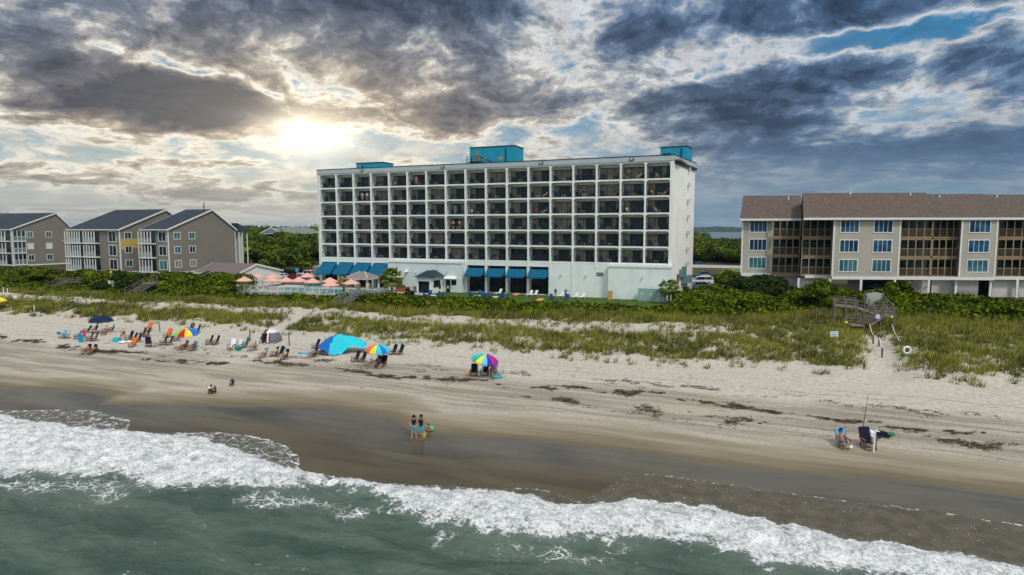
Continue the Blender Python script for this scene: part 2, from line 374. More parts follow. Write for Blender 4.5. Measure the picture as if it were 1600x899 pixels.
def sandmat():
    m = bpy.data.materials.new('sand_and_soil'); m.use_nodes = True; nt = m.node_tree; b = nt.nodes['Principled BSDF']
    geo = nt.nodes.new('ShaderNodeNewGeometry'); pos = geo.outputs['Position']
    def attr(n): a = nt.nodes.new('ShaderNodeAttribute'); a.attribute_name = n; return X(nt, a.outputs['Fac'])
    sh = attr('shore'); veg = attr('veg')
    x_, y_, z_ = sep(nt, pos)
    u_ = x_ * ca - y_ * sa; v_ = x_ * sa + y_ * ca
    P2 = comb(nt, u_ * .25, v_, 0.0); P3 = comb(nt, u_ * .08, v_, 0.0); PU = comb(nt, u_, v_, 0.0)
    nl = noise(nt, P2, .45, 6, .6, .4); nf = noise(nt, PU, 2.2, 6, .65); ns = noise(nt, P3, 1.1, 6, .62, .3); nff = noise(nt, PU, 9, 4, .6)
    smooth0 = 1 - (sh + (nl - .5) * 2.5).ss(3.0, 5.2)
    dry = mixc(nt, nf.ss(.32, .66), (.395, .360, .295), (.570, .535, .465))
    dry = mixc(nt, nff.ss(.42, .70) * .45, dry, (.29, .26, .205))
    dry = mixc(nt, nl.ss(.45, .7) * .35, dry, (.52, .49, .43))
    # raked / tyre-marked lower beach
    low = (sh + (nl - .5) * 4)
    band = (low.ss(3.0, 6.0)) * (1 - low.ss(11.0, 14.5))
    beige = mixc(nt, ns.ss(.42, .60), (.225, .200, .150), (.385, .350, .275))
    beige = mixc(nt, nf.ss(.55, .66) * .55, beige, (.165, .150, .115))
    c = mixc(nt, band * .8, dry, beige)
    c = mixc(nt, (1 - smooth0) * nff.ss(.55, .68) * nf.ss(.45, .6) * .5, c, (.15, .13, .10))
    smooth_ = 1 - (sh + (nl - .5) * 2.5).ss(3.0, 5.2)
    c = mixc(nt, smooth_, c, mixc(nt, ns.ss(.35, .65), (.215, .185, .128), (.285, .250, .180)))
    damp = 1 - (sh + (ns - .5) * 2.2).ss(.2, 2.6)
    c = mixc(nt, damp * .9, c, (.130, .108, .066))
    wet = 1 - (sh + (nl - .5) * .9 + (nf - .5) * .12).ss(-.5, .45)
    wn = noise(nt, comb(nt, u_ * .10, v_ * .55, 0.0), 1.0, 5, .55, .6)
    c = mixc(nt, wet, c, mixc(nt, wn.ss(.35, .68), (.055, .044, .023), (.088, .072, .040)))
    # vehicle tracks running along the beach
    tv = v_ + (noise(nt, comb(nt, u_ * .05, 0.0, 0.0), 1.0, 3, .5) - .5) * 5 + (nf - .5) * .10
    tr = None
    for c0 in (46.9, 48.5, 52.3, 54.0, 57.6, 59.2):
        d_ = ((tv - c0).abs() * -1 + .17).ss(0.0, .10); tr = d_ if tr is None else tr.max(d_)
    c = mixc(nt, tr * noise(nt, comb(nt, u_ * .12, v_, 0.0), .8, 4, .6).ss(.40, .56) * nff.ss(.30, .5) * (1 - wet) * .55, c, (.17, .155, .125))
    # bits of dry seaweed scattered along the tide lines
    wr = (noise(nt, comb(nt, u_ * .6, v_ * 1.5, 0.0), 1.4, 7, .68)).ss(.60, .66) * ((v_ - 45).ss(0, 2)) * (1 - (v_ - 62).ss(0, 2)) * noise(nt, P3, .35, 3, .6).ss(.50, .56)
    c = mixc(nt, wr * .75, c, (.075, .062, .045))
    soil = mixc(nt, nf.ss(.3, .7), (.045, .050, .022), (.095, .095, .045))
    c = mixc(nt, (veg + (nf - .5) * .8).ss(.35, .65), c, soil)
    nt.links.new(c, b.inputs['Base Color'])
    film = wn.ss(.30, .62)
    hi_wet = (sh + (nl - .5) * 5).ss(-6.5, -1.5)
    rw = .07 + film * .12 + (1 - hi_wet) * .22
    ro = wet * rw + (1 - wet) * .9
    nt.links.new(ro.s, b.inputs['Roughness'])
    nt.links.new((wet * (hi_wet * .50 + .03) + .05 + damp * .10).s, b.inputs['Specular IOR Level'])
    bn = nt.nodes.new('ShaderNodeBump'); bn.inputs['Distance'].default_value = .22
    dryf = (1 - wet) * (1 - smooth_ * .85)
    foot = (1 - voro(nt, comb(nt, u_ + nf * .4, v_, 0.0), 2.1, 'F1').ss(.04, .30)) * nl.ss(.40, .55)
    hgt = (foot * -.35 + nf * .8 + nff * .30 + ns * .5) * dryf + (1 - dryf) * (ns * .05)
    nt.links.new(hgt.s, bn.inputs['Height']); bn.inputs['Strength'].default_value = .9; nt.links.new(bn.outputs[0], b.inputs['Normal'])
    return m
g = npmesh('ground', np.stack([XX, YY, Z], -1).reshape(-1, 3), Q, sandmat(), smooth=True)
tag(g, kind='structure')
def fattr(o, name, arr): a = o.data.attributes.new(name, 'FLOAT', 'POINT'); a.data.foreach_set('value', arr.astype(np.float32).ravel())
fattr(g, 'shore', np.clip(V - pl(WET, U), -20, 60))
def vb(u): return pl([(-400, 76), (-92, 77.5), (-60, 80), (-33, 81), (-8.6, 87.0), (7, 93), (60, 93.5)], u)
fattr(g, 'veg', np.clip((V - vb(U)) / 4 + .5, 0, 1) * (1 - path_mask(U, V)))

# seaweed and dry reed litter stranded along the tide lines
def wrack(name, pts, per_m, spread, seed, label, clumpy=.5, sc=1.0):
    rs = np.random.default_rng(seed); p = np.array(pts, float); L_ = np.sum(np.abs(np.diff(p[:, 0]))); n = int(L_ * per_m); uu_ = rs.uniform(p[0, 0], p[-1, 0], n)
    vv_ = np.interp(uu_, p[:, 0], p[:, 1]) + rs.normal(size=n) * spread * (.3 + fbm(uu_ * .4, uu_ * 0, 3)) + (fbm(uu_ * .7 + 20, uu_ * 0 + seed, 3) - .5) * 1.6
    ok = (fbm(uu_ * .45 + seed, vv_ * .8, 4, .6) > clumpy) ; uu_, vv_ = uu_[ok], vv_[ok]; n = len(uu_); xx_, yy_ = xy(uu_, vv_); zz_ = H(uu_, vv_) + rs.uniform(.015, .06, n)
    a = rs.uniform(0, 6.28, n); l = rs.uniform(.05, .22, n) * sc; w = rs.uniform(.01, .035, n) * sc; dz_ = rs.uniform(-.02, .04, n)
    dx_, dy_ = np.cos(a + sa * 0) * l, np.sin(a) * l * .6; ex, ey = -np.sin(a) * w, np.cos(a) * w
    Vq = np.stack([np.stack([xx_ - dx_ - ex, yy_ - dy_ - ey, zz_ - .02], 1), np.stack([xx_ + dx_ - ex, yy_ + dy_ - ey, zz_ + dz_], 1), np.stack([xx_ + dx_ + ex, yy_ + dy_ + ey, zz_ + dz_], 1), np.stack([xx_ - dx_ + ex, yy_ - dy_ + ey, zz_ - .02], 1)], 1).reshape(-1, 3)
    o = npmesh(name, Vq, np.arange(len(Vq)).reshape(-1, 4), M_wrack); return tag(o, label, 'seaweed', kind='stuff')
M_wrack = mat('dry_seaweed', (.085, .065, .042), .95, .5, 2.0)
wrack('seaweed', [(-100, 50.6), (-71.7, 49.2), (-58.8, 48.5), (-54.3, 48.6), (-48.1, 51.1), (-36.5, 50.4), (-30.3, 50.6), (-17, 52.1), (-12.1, 52.5), (-7.3, 52.6), (0, 51.2), (5.6, 50.4), (10.9, 50.7), (14.7, 51), (40, 51)], 260, .42, 3, 'main line of dark seaweed stranded along the beach', .50)
wrack('seaweed', [(-75, 52.6), (-60, 52.0), (-45, 53.0), (-30, 54.0), (-18, 55.3), (-8, 56.0), (6, 55.6), (20, 55)], 110, .9, 4, 'scattered seaweed scraps higher up the beach', .585)
wrack('seaweed', [(-20, 49.5), (-5, 49.0), (4, 48.4), (11, 48.8), (18, 48.6)], 160, .6, 5, 'short pieces of seaweed below the main line near the anglers', .56)

# sea
us = np.concatenate([[-6000, -1500, -500, -250, -160, -120, -95, -80], np.arange(-72, 30, .13), [31, 33, 36, 42, 55, 80, 160, 500, 1500, 6000]])
vs = np.concatenate([[-6000, -1500, -300, -80, -20, 4, 10, 13, 15], np.arange(16, 41, .13)])
U, V = np.meshgrid(us, vs, indexing='ij')
wig = (fbm(U * .35, V * .2, 5, .62) - .5)
vo = pl(FOUT, U) + .7 + wig * 2.8; vi = pl(FIN, U) + (fbm(U * .7 + 50, V * .1, 5, .6) - .5) * 1.8; ve = pl(LOBE, U) + (fbm(U * 1.1 + 90, V * .1, 4, .6) - .5) * .5
ve = np.maximum(ve, vi)
def wave(k, ang, amp, ph): return amp * np.sin(k * (V * math.cos(ang) + U * math.sin(ang)) + ph + 1.7 * fbm(U * .08, V * .1, 3))
fo = 1 - sst((V - vi + 2) / 3)
Z = (wave(.55, .15, .10, 0) + wave(.95, -.25, .05, 1) + wave(1.7, .5, .035, 2) + wave(2.9, -.6, .018, 3) + (fbm(U * .5, V * 1.1, 5, .55) - .5) * .42) * fo
mid = (vo * .35 + vi * .65)
roll = np.exp(-((V - mid) / ((vi - vo) * .35 + .4)) ** 2)
hollow = np.exp(-((V - (vo - 1.8)) / 1.5) ** 2)
cov = sst((V - vo + .9) / 2.4) * (1 - sst((V - vi - .1) / .35))
lump = fbm(U * 1.5, V * 1.5, 5, .6); lump = np.abs(lump - .5) * 2
Z = Z + roll * .36 - hollow * .20 + cov * (lump * .26 - .05)
Zg = H(U, V)
sheet = sst((V - vi + .6) / 1.2)
Z = np.where(V > vi - .6, np.maximum(Z * (1 - sheet) + (Zg + .03) * sheet, Zg + .025), np.maximum(Z, Zg + .03))
Z = Z + (1 - np.clip((ve - V) / .5, 0, 1)) * -.028 * (V > vi)
far = (V < 16) | (U < -72) | (U > 30)
Z = np.where(far, np.clip(Z, -.3, .3), Z)
XX, YY = xy(U, V); nu, nv = U.shape; idx = np.arange(nu * nv).reshape(nu, nv)
Q = np.stack([idx[:-1, :-1], idx[1:, :-1], idx[1:, 1:], idx[:-1, 1:]], -1).reshape(-1, 4)
keep = (V < ve).reshape(-1); Q = Q[keep[Q].all(1)]
def seamat():
    m = bpy.data.materials.new('sea_water'); m.use_nodes = True; nt = m.node_tree; b = nt.nodes['Principled BSDF']
    geo = nt.nodes.new('ShaderNodeNewGeometry'); pos = geo.outputs['Position']
    def attr(n): a = nt.nodes.new('ShaderNodeAttribute'); a.attribute_name = n; return X(nt, a.outputs['Fac'])
    cov = attr('cover'); lace = attr('lace'); shal = attr('shallow')
    x_, y_, z_ = sep(nt, pos); u_ = x_ * ca - y_ * sa; v_ = x_ * sa + y_ * ca
    PU = comb(nt, u_, v_, 0.0)
    w1 = noise(nt, PU, .8, 4, .6); w2 = noise(nt, PU, 2.1, 3, .6)
    PW = comb(nt, u_ + w1 * 1.6 + w2 * .7, v_ * 1.15 + w1 * .9 - w2 * .7, 0.0)
    e1 = voro(nt, PW, 1.15); e2 = voro(nt, PW, 2.9)
    web = (1 - e1.ss(.0, .14)).max((1 - e2.ss(.0, .16)) * .8)
    fine = noise(nt, PU, 5.5, 6, .7); med = noise(nt, PU, 1.3, 6, .62, .5)
    hol = noise(nt, comb(nt, u_, v_ * 1.6, 0.0), .75, 5, .62, .8)
    f = cov * 1.12 + (fine - .5) * .75 + (med - .5) * 1.5 + (hol - .5) * 1.2 + (web - .5) * .40
    foam = f.ss(.42, .84)
    lf = (web * (med * .6 + fine * .6) * lace * 1.7).ss(.34, .72)
    dots = (1 - voro(nt, PU, 3.3, 'F1').ss(.07, .17)) * noise(nt, PU, .7, 3).ss(.38, .52) * attr('dots')
    foam = foam.max(lf).max(dots * .95)
    deep = mixc(nt, noise(nt, comb(nt, u_ * .35, v_, 0.0), .35, 5, .6, .5).ss(.35, .65), (.030, .062, .046), (.078, .118, .088))
    shc = mixc(nt, med.ss(.35, .65), (.062, .050, .030), (.100, .083, .053))
    wc = mixc(nt, shal, deep, shc)
    wc = mixc(nt, (cov * .8 + lace * .25).min(.7), wc, (.17, .20, .18))
    fc = mixc(nt, (fine * .55 + med * .3 + hol * .2).ss(.42, .62), (.33, .35, .34), (.84, .85, .85))
    nt.links.new(mixc(nt, foam, wc, fc), b.inputs['Base Color'])
    nt.links.new((foam * .55 + .10 + shal * .08).s, b.inputs['Roughness'])
    nt.links.new((shal * -.34 + .5).s, b.inputs['Specular IOR Level']); b.inputs['IOR'].default_value = 1.33
    bn = nt.nodes.new('ShaderNodeBump'); bn.inputs['Distance'].default_value = .22; bn.inputs['Strength'].default_value = 1
    rip = noise(nt, comb(nt, u_ * .45, v_, 0.0), 1.3, 6, .62, .6) * 1.5 + noise(nt, comb(nt, u_ * .7, v_, 0.0), 4.2, 4, .6) * .45
    hgt = rip * (1 - shal * .92) * (1 - foam * .5) + foam * (fine * .6 + med * .4)
    nt.links.new(hgt.s, bn.inputs['Height']); nt.links.new(bn.outputs[0], b.inputs['Normal'])
    return m
sea = npmesh('sea', np.stack([XX, YY, Z], -1).reshape(-1, 3), Q, seamat(), smooth=True); tag(sea, kind='structure')
fattr(sea, 'cover', cov)
trail = np.exp(-((V - vo + 1.4) / 1.5) ** 2) * (.25 + .75 * sst((fbm(U * .22 + 9, V * .2, 3) - .42) / .16)) + .35 * np.exp(-((V - vo + 4) / 2.0) ** 2) * sst((fbm(U * .3, V * .2, 3) - .5) / .1)
edge = np.exp(-((V - ve) / .28) ** 2) * (ve > vi + .15)
swl = (V > vi - .3) * (np.where(U < -20, .62, .30)) * (V < ve)
fattr(sea, 'lace', np.clip(trail * .7 + edge * .5 + swl, 0, 1)); fattr(sea, 'shallow', sst((V - vi + .8) / 1.2)); fattr(sea, 'dots', (V > vi + .1) * (U > -14) * 1.0)

# the sound behind the island and its far shore
b = MB(); p = [xy(-8000, 700), xy(9000, 700), xy(9000, 5200), xy(-8000, 5200)]
b.add([(x, y, .25) for x, y in p], [(0, 1, 2, 3)])
mw = mat('sound_water', (.10, .13, .15), .25, .1, .02, bump=.3, bscale=.08)
tag(b.build('bay_water', mw), kind='structure')
n = 900; uu = np.linspace(-6000, 6000, n); hs = []
rows = [(3380, 0.0), (3390, .55), (3410, .92), (3440, 1.0), (3520, .95), (3800, .8)]
hgt = 17 + 9 * fbm(uu * .004, uu * 0, 4) + 6 * (fbm(uu * .05, uu * 0 + 4, 4, .7))
VV = []
for k, (v, fz) in enumerate(rows):
    for i, u in enumerate(uu):
        x, y = xy(u, v + 20 * math.sin(u * .002)); VV.append((x, y, hgt[i] * fz * (1 + (.10 * (vn(np.array(u * .11), np.array(v * .3)) - .5) if 0 < fz else 0)) + .1))
idx = np.arange(len(rows) * n).reshape(len(rows), n)
Q = np.stack([idx[:-1, :-1], idx[:-1, 1:], idx[1:, 1:], idx[1:, :-1]], -1).reshape(-1, 4)
fs = npmesh('far_shore_woods', np.array(VV), Q, mat('distant_woods', (.02, .045, .018), .9, .5, .03)); tag(fs, kind='structure')
for i, (px, py) in enumerate([(1114, 359.2), (1123, 359), (1151, 358.8), (1105, 359.6), (1138, 358.9)]):
    P = atz(px, 361.0, .3); P = P.normalized() * 3560; P.z = 0.2
    hb = empty('far_house', P, -A, ['long pale house on the far shore of the sound, beside the small gabled one', 'small pale gabled house on the far shore of the sound', 'white gabled house on the far shore nearest the brown roofed condominium',
              'faint pale house on the far shore nearest the hotel wall', 'faint low house in the middle of the far shore'][i], 'house', 'houses on the far shore')
    w, h = (26, 8) if i == 0 else (16, 9)
    MB().box(-w / 2, w / 2, 0, 12, 0, h * .6).build('wall', mat('far_white', (.6, .6, .58), .8), hb)
    MB().add([(-w / 2 - 1, -1, h * .6), (w / 2 + 1, -1, h * .6), (w / 2 + 1, 13, h * .6), (-w / 2 - 1, 13, h * .6), (-w / 2 * .2, 6, h), (w / 2 * .2, 6, h)], [(0, 1, 5, 4), (2, 3, 4, 5), (1, 2, 5), (3, 0, 4)]).build('roof', mat('far_roof', (.4, .4, .4), .8), hb)

# ------------------------------------------------------------------ hotel (local x along the facade, y inland, z up from the lawn)
HX, HY = xy(-82.26, 102.4); G0 = 4.0
hotel = empty('hotel', (HX, HY, G0), -A, 'white seven storey seafront hotel with seventeen bays of balconies and bright blue roof boxes', 'hotel')
def hl(x, y, z=0.0):        # hotel local -> world
    wx, wy = xy(-82.26 + x, 102.4 + y); return Vector((wx, wy, G0 + z))
BW, NB, ST, DEEP = 3.95, 17, 2.67, 1.5
L = BW * NB; z0 = 5.85; zt = z0 + 6 * ST          # floor of the lowest balcony row, ceiling of the top row
def endx(y): return L + .25 + y * .118
YB = 14.2
b = MB()      # main block behind the balconies
b.hexa([(-.25, DEEP + .02, z0 - .4), (endx(DEEP + .02), DEEP + .02, z0 - .4), (endx(YB), YB, z0 - .4), (-.25, YB, z0 - .4)],
       [(-.25, DEEP + .02, zt), (endx(DEEP + .02), DEEP + .02, zt), (endx(YB), YB, zt), (-.25, YB, zt)])
b.hexa([(-.25, 1.9, 0), (endx(1.9), 1.9, 0), (endx(YB), YB, 0), (-.25, YB, 0)], [(-.25, 1.9, z0 - .4), (endx(1.9), 1.9, z0 - .4), (endx(YB), YB, z0 - .4), (-.25, YB, z0 - .4)])
b.build('wall', M_white, hotel)
b = MB(); e = .06   # smooth end wall, standing proud of the block
b.hexa([(L + .13, -.12, 0), (L + .13 + .3, -.12, 0), (endx(YB) + e, YB + .05, 0), (endx(YB) - .3, YB + .05, 0)], [(L + .13, -.12, zt), (L + .13 + .3, -.12, zt), (endx(YB) + e, YB + .05, zt), (endx(YB) - .3, YB + .05, zt)])
b.build('end_wall', M_endwall, hotel)
b = MB(); b.box(-.43, -.26, -.12, YB, 0, zt); b.build('end_wall', M_endwall, hotel)
# roof, parapet fascia with a dark cap
def ring(y0, off, za, zb_, th, nm, m):
    b = MB(); b.box(-.45 - off, L + .45 + off, y0 - off, y0 - off + th, za, zb_)
    b.hexa([(L + .45 + off - th, y0 - off + th, za), (L + .45 + off, y0 - off + th, za), (endx(YB) + .25 + off, YB + .3, za), (endx(YB) + .25 + off - th, YB + .3, za)],
           [(L + .45 + off - th, y0 - off + th, zb_), (L + .45 + off, y0 - off + th, zb_), (endx(YB) + .25 + off, YB + .3, zb_), (endx(YB) + .25 + off - th, YB + .3, zb_)])
    b.box(-.45 - off, -.45 - off + th, y0 - off + th, YB + .3, za, zb_)
    b.box(-.45 - off, endx(YB) - th, YB + .3 - th, YB + .3, za, zb_)
    return b.build(nm, m, hotel)
ring(-.2, 0, zt + .012, zt + .78, .3, 'fascia', M_fascia); ring(-.2, .05, zt + .785, zt + .90, .4, 'parapet_cap', M_black)
b = MB(); b.hexa([(endx(0) + .30, .1, zt - .48), (endx(0) + .37, .1, zt - .48), (endx(YB) + .35, YB + .2, zt - .48), (endx(YB) + .28, YB + .2, zt - .48)], [(endx(0) + .12, .1, zt + .010), (endx(0) + .37, .1, zt + .010), (endx(YB) + .35, YB + .2, zt + .010), (endx(YB) + .08, YB + .2, zt + .010)])
b.build('trim_band', M_black, hotel)
MB().box(-.2, L + 1.4, .15, YB - .1, zt + .015, zt + .3).build('roof', mat('roof_membrane', (.25, .25, .25), .9), hotel)
for k in range(7):          # balcony slabs; the top one is the soffit of the fascia
    z = z0 + k * ST
    if k == 6: MB().box(.14, L - .14, 0, DEEP, z - .22, z + .005).build('balcony_slab', M_frame, hotel)
    else: MB().box(.14, L - .14, -.04, DEEP, z - .25, z).build('balcony_slab', M_frame, hotel)
pc = None
for i in range(NB + 1):     # columns, with 45 degree haunches under each slab, and the partition wall behind each
    b = MB(); x = i * BW
    b.box(x - .13, x + .13, -.10, .16, 0 if i in (0,) else z0 - .9, zt + .0)
    b.box(x - .05, x + .05, .16, DEEP, z0, zt - .23)
    for k in range(1, 7):
        zz_ = z0 + k * ST - (.25 if k < 6 else .22)
        for s in (-1, 1):
            if (i == 0 and s < 0) or (i == NB and s > 0): continue
            x1 = x + s * .13; x2 = x + s * .42
            vs_ = [(x1, -.03, zz_), (x2, -.03, zz_), (x1, -.03, zz_ - .30), (x1, .14, zz_), (x2, .14, zz_), (x1, .14, zz_ - .30)]
            b.add(vs_, [(0, 1, 2) if s < 0 else (0, 2, 1), (3, 5, 4) if s < 0 else (3, 4, 5), (0, 3, 4, 1), (1, 4, 5, 2), (0, 2, 5, 3)])
    b.build('column', M_frame, hotel)
# sliding doors: prototype meshes for a few curtain positions
def door_mesh(kind):
    d = MB(); w0, w1, h = .22, BW - .22, 2.0; y = DEEP - .03
    d.box(w0, w1, y, y + .04, 0.0, h, 0)
    for xx in (w0, w0 + (w1 - w0) / 3, w0 + (w1 - w0) * 2 / 3, w1 - .06): d.box(xx, xx + .07, y - .045, y - .001, .0, h, 1)
    d.box(w0, w1, y - .05, y - .046, h - .08, h, 1)
    sp = {0: [(0, .30)], 1: [(0, .45), (.85, 1)], 2: [(0, .97)], 3: [(0, .16), (.6, .8)], 4: [(.0, .22), (.78, 1)], 5: []}[kind]
    for a, c in sp:
        k0 = w0 + .05 + a * (w1 - w0 - .1); k1 = w0 + .05 + c * (w1 - w0 - .1); nn = max(2, int((k1 - k0) / .16)); vsn = []
        for q in range(nn + 1):
            xx = k0 + (k1 - k0) * q / nn; yy = y - .012 - .012 * (q % 2); vsn += [(xx, yy, .05), (xx, yy, h - .1)]
        d.add(vsn, [(2 * q, 2 * q + 2, 2 * q + 3, 2 * q + 1) for q in range(nn)], 2)
    me = bpy.data.meshes.new('sliding_door'); me.from_pydata(d.v, [], d.f); me.polygons.foreach_set('material_index', d.m); me.update()
    for m in (M_glassd, M_door, M_curt): me.materials.append(m)
    return me
DM = [door_mesh(k) for k in range(6)]
rb = MB()
for q in range(31): rb.box(.17 + q * .12, .185 + q * .12, .02, .035, .05, 1.0)
rb.box(.13, BW - .13, .01, .045, 1.0, 1.05); rb.box(.13, BW - .13, .015, .04, .04, .08)
rme = bpy.data.meshes.new('railing'); rme.from_pydata(rb.v, [], rb.f); rme.update(); rme.materials.append(M_rail)
rnd = random.Random(3)
for r in range(6):
    for c in range(NB):
        if r * NB + c >= 0:
            o = bpy.data.objects.new('sliding_door', DM[rnd.choice([0, 0, 1, 1, 2, 3, 4, 5])]); COL.objects.link(o); o.parent = hotel; o.location = (c * BW, 0, z0 + r * ST + .003)
            o = bpy.data.objects.new('railing', rme); COL.objects.link(o); o.parent = hotel; o.location = (c * BW, 0, z0 + r * ST + .003)
# ground floor: spandrel beam, columns, dark glazing, projecting blocks
MB().box(.14, L - .14, -.02, 1.9, z0 - .95, z0 - .26).build('beam', M_white, hotel)
gz = glass('shopfront_glass', (.006, .009, .012), (.016, .024, .030), .6)
for i in (0, 1, 2, 3, 8, 9, 10, 11):
    x = i * BW
    MB().box(x + .2, x + BW - .2, 1.0, 1.06, .15, z0 - .96).build('window', gz, hotel)
    b = MB()
    for q in (0, .36, .62, 1): b.box(x + .2 + q * (BW - .46), x + .26 + q * (BW - .46), .955, .995, .15, z0 - .96)
    b.box(x + .2, x + BW - .2, .95, .954, 2.3, 2.36); b.build('mullion', M_door, hotel)
    MB().box(x + .131, x + BW - .131, .6, .955, 0, .145).build('sill', M_white, hotel)
for i in (1, 2, 3, 4, 8, 9, 10, 11, 12):
    MB().box(i * BW - .22, i * BW + .22, -.08, 1.9, 0, z0 - .955).build('column', M_white, hotel)
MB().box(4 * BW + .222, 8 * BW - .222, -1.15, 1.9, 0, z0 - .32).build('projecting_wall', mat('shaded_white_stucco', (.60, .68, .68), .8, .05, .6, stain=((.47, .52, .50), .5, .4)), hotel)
MB().box(4 * BW + .1, 8 * BW - .1, -1.3, -1.16, z0 - .62, z0 - .27).build('coping', M_frame, hotel)
MB().box(12 * BW + .222, 14.6 * BW, -.02, 1.9, 0, z0 - .955).build('projecting_wall', M_white, hotel)
MB().box(14.6 * BW + .002, L + .43, -1.0, -.125, 0, z0 - .62).build('projecting_wall', M_white, hotel)
MB().box(14.6 * BW - .10, L + .52, -1.12, -.11, z0 - .62, z0 - .27).build('coping', M_frame, hotel)
b = MB(); b.box(13 * BW - .12, 13 * BW + .12, -.10, -.022, 0, z0 - .96); b.box(14 * BW + 1.0, 14 * BW + 1.1, -.06, -.022, 0, z0 - .96); b.build('pilaster', M_white, hotel)
MB().box(14.05 * BW, 14.05 * BW + 1.1, -.08, -.023, 3.6, 4.2).build('vent', mat('vent_grey', (.16, .18, .18), .6), hotel)
for i in (0, 1, 2, 3, 8, 9, 10, 11):       # awnings
    big = i < 4; x0 = i * BW + (.28 if big else .32); x1 = (i + 1) * BW - (.28 if big else .32); za = z0 - 1.1 if big else z0 - 1.45
    zb_ = za - (2.2 if big else 1.45); yo = -2.3 if big else -1.4; ys = -.11 if big else -.11
    b = MB(); th = .05
    b.add([(x0, ys, za), (x1, ys, za), (x1, yo, zb_ + .25), (x0, yo, zb_ + .25), (x0, yo, zb_), (x1, yo, zb_), (x0, ys, zb_ + .25), (x1, ys, zb_ + .25), (x0, ys + .03, za + .02), (x1, ys + .03, za + .02), (x0 , yo + th, zb_), (x1, yo + th, zb_)],
          [(0, 1, 2, 3), (3, 2, 5, 4), (0, 3, 6), (1, 7, 2), (0, 8, 9, 1), (4, 5, 11, 10)])
    b.build('awning', M_awn, hotel)
# little hoods and vents, flood lights, wall lamps
for k in range(7):
    z = z0 + k * ST - .5 if k else z0 - .3; y = 9.0; x = endx(y) + e
    MB().hexa([(x - .02, y, z), (x + .45, y - .1, z - .45), (x + .45, y + .5, z - .45), (x - .02, y + .5, z - .1)], [(x - .02, y, z + .35), (x + .5, y, z + .18), (x + .5, y + .5, z + .18), (x - .02, y + .5, z + .35)]).build('vent_hood', mat('hood_cream', (.5, .48, .42), .7), hotel)
for c in (2.55, 6.9, 11.6, 15.45):
    o = MB().box(c * BW - .32, c * BW + .32, -.42, -.205, zt + .25, zt + .62).build('floodlight', M_black, hotel)
    MB().box(c * BW - .18, c * BW + .18, -.44, -.421, zt + .34, zt + .54).build('lens', M_wplastic, o)
for x, y in ((12.5 * BW, -.2), (13.6 * BW, -.2), (16.0 * BW, -1.2), (5.6 * BW, -1.4), (7.2 * BW, -1.35), (9.5 * BW, .03), (10.5 * BW, .03)):
    MB().lathe([(0, .16), (.10, .12), (.16, 0), (.0, 0)], 10, (x, y, 3.55)).build('wall_lamp', M_wplastic if x == 5.6 * BW else M_rock, hotel)
MB().lathe([(0, .42), (.25, .34), (.40, .0), (.0, 0)], 12, (5.1 * BW, -1.5, 3.5)).build('wall_lamp', M_wplastic, hotel)
# doors with hoods on the projecting wall
for x, kind in ((7.38 * BW, 0), (4.55 * BW, 1)):
    o = MB().box(x - 1.2, x + 1.2, -1.85, -1.16, 2.45, 2.53).hexa([(x - 1.2, -1.85, 2.53), (x + 1.2, -1.85, 2.53), (x + 1.2, -1.16, 2.53), (x - 1.2, -1.16, 2.53)], [(x - 1.0, -1.5, 2.85), (x + 1.0, -1.5, 2.85), (x + 1.0, -1.16, 2.95), (x - 1.0, -1.16, 2.95)]).build('door_hood', M_wplastic, hotel)
    if kind == 0:
        d = MB().box(x - .95, x - .15, -1.20, -1.155, 0, 2.2).build('door', M_door, hotel); MB().box(x - .7, x - .4, -1.21, -1.201, .7, 1.2).build('notice', M_wplastic, d)
        MB().box(x + .15, x + 1.1, -1.20, -1.155, 1.35, 2.2).build('window', gz, hotel)
    else: MB().box(x + .2, x + 1.15, -1.20, -1.155, 1.0, 2.3).build('window', gz, hotel)
# roof boxes
zr = zt + .3
def roofbox(x0, x1, y0, y1, z1, pipe, nm, extra=None, skew=0.0):
    o = MB().hexa([(x0, y0, zr), (x1, y0, zr), (x1 + skew, y1, zr), (x0, y1, zr)], [(x0, y0, z1), (x1, y0, z1), (x1 + skew, y1, z1), (x0, y1, z1)]).build(nm, M_blue, hotel)
    MB().hexa([(x0 - .08, y0 - .08, z1 + .002), (x1 + .08, y0 - .08, z1 + .002), (x1 + .08 + skew, y1 + .08, z1 + .002), (x0 - .08, y1 + .08, z1 + .002)], [(x0 - .08, y0 - .08, z1 + .15), (x1 + .08, y0 - .08, z1 + .15), (x1 + .08 + skew, y1 + .08, z1 + .15), (x0 - .08, y1 + .08, z1 + .15)]).build('cap', M_black, o)
    MB().tube([(pipe, y0 - .12, zr), (pipe, y0 - .12, z1 - .3)], .09, 8).build('downpipe', M_black, o)
    return o
r1 = roofbox(28.6, 37.7, 8, 12.6, zt + 4.6, 36.0, 'roof_box')
MB().box(29.7, 30.6, 7.96, 7.999, zr + 1.6, zr + 3.6).build('door', M_curt, r1)
for x in (31.2, 34.5): MB().box(x, x + .9, 7.96, 7.999, zr + 1.9, zr + 2.4).build('vent', mat('vent_tan', (.30, .27, .2), .6), r1)
b = MB()      # black stair and landing on the roof
for x in (29.0, 31.2): b.bar((x, 6.0, zr), (x, 6.0, zr + 2.6), .09); b.bar((x, 7.9, zr), (x, 7.9, zr + 2.6), .09)
b.box(29.0, 31.2, 6.0, 7.95, zr + 1.5, zr + 1.58)
for z in (2.05, 2.6): b.bar((29.0, 6.0, zr + z), (31.2, 6.0, zr + z), .06)
for y in (6.1, 7.2): b.bar((31.2, y, zr + 1.55), (34.6, y, zr + .05), .12, .2); b.bar((31.2, y, zr + 2.55), (34.6, y, zr + 1.0), .07); b.bar((34.6, y, zr), (34.6, y, zr + 1.0), .06)
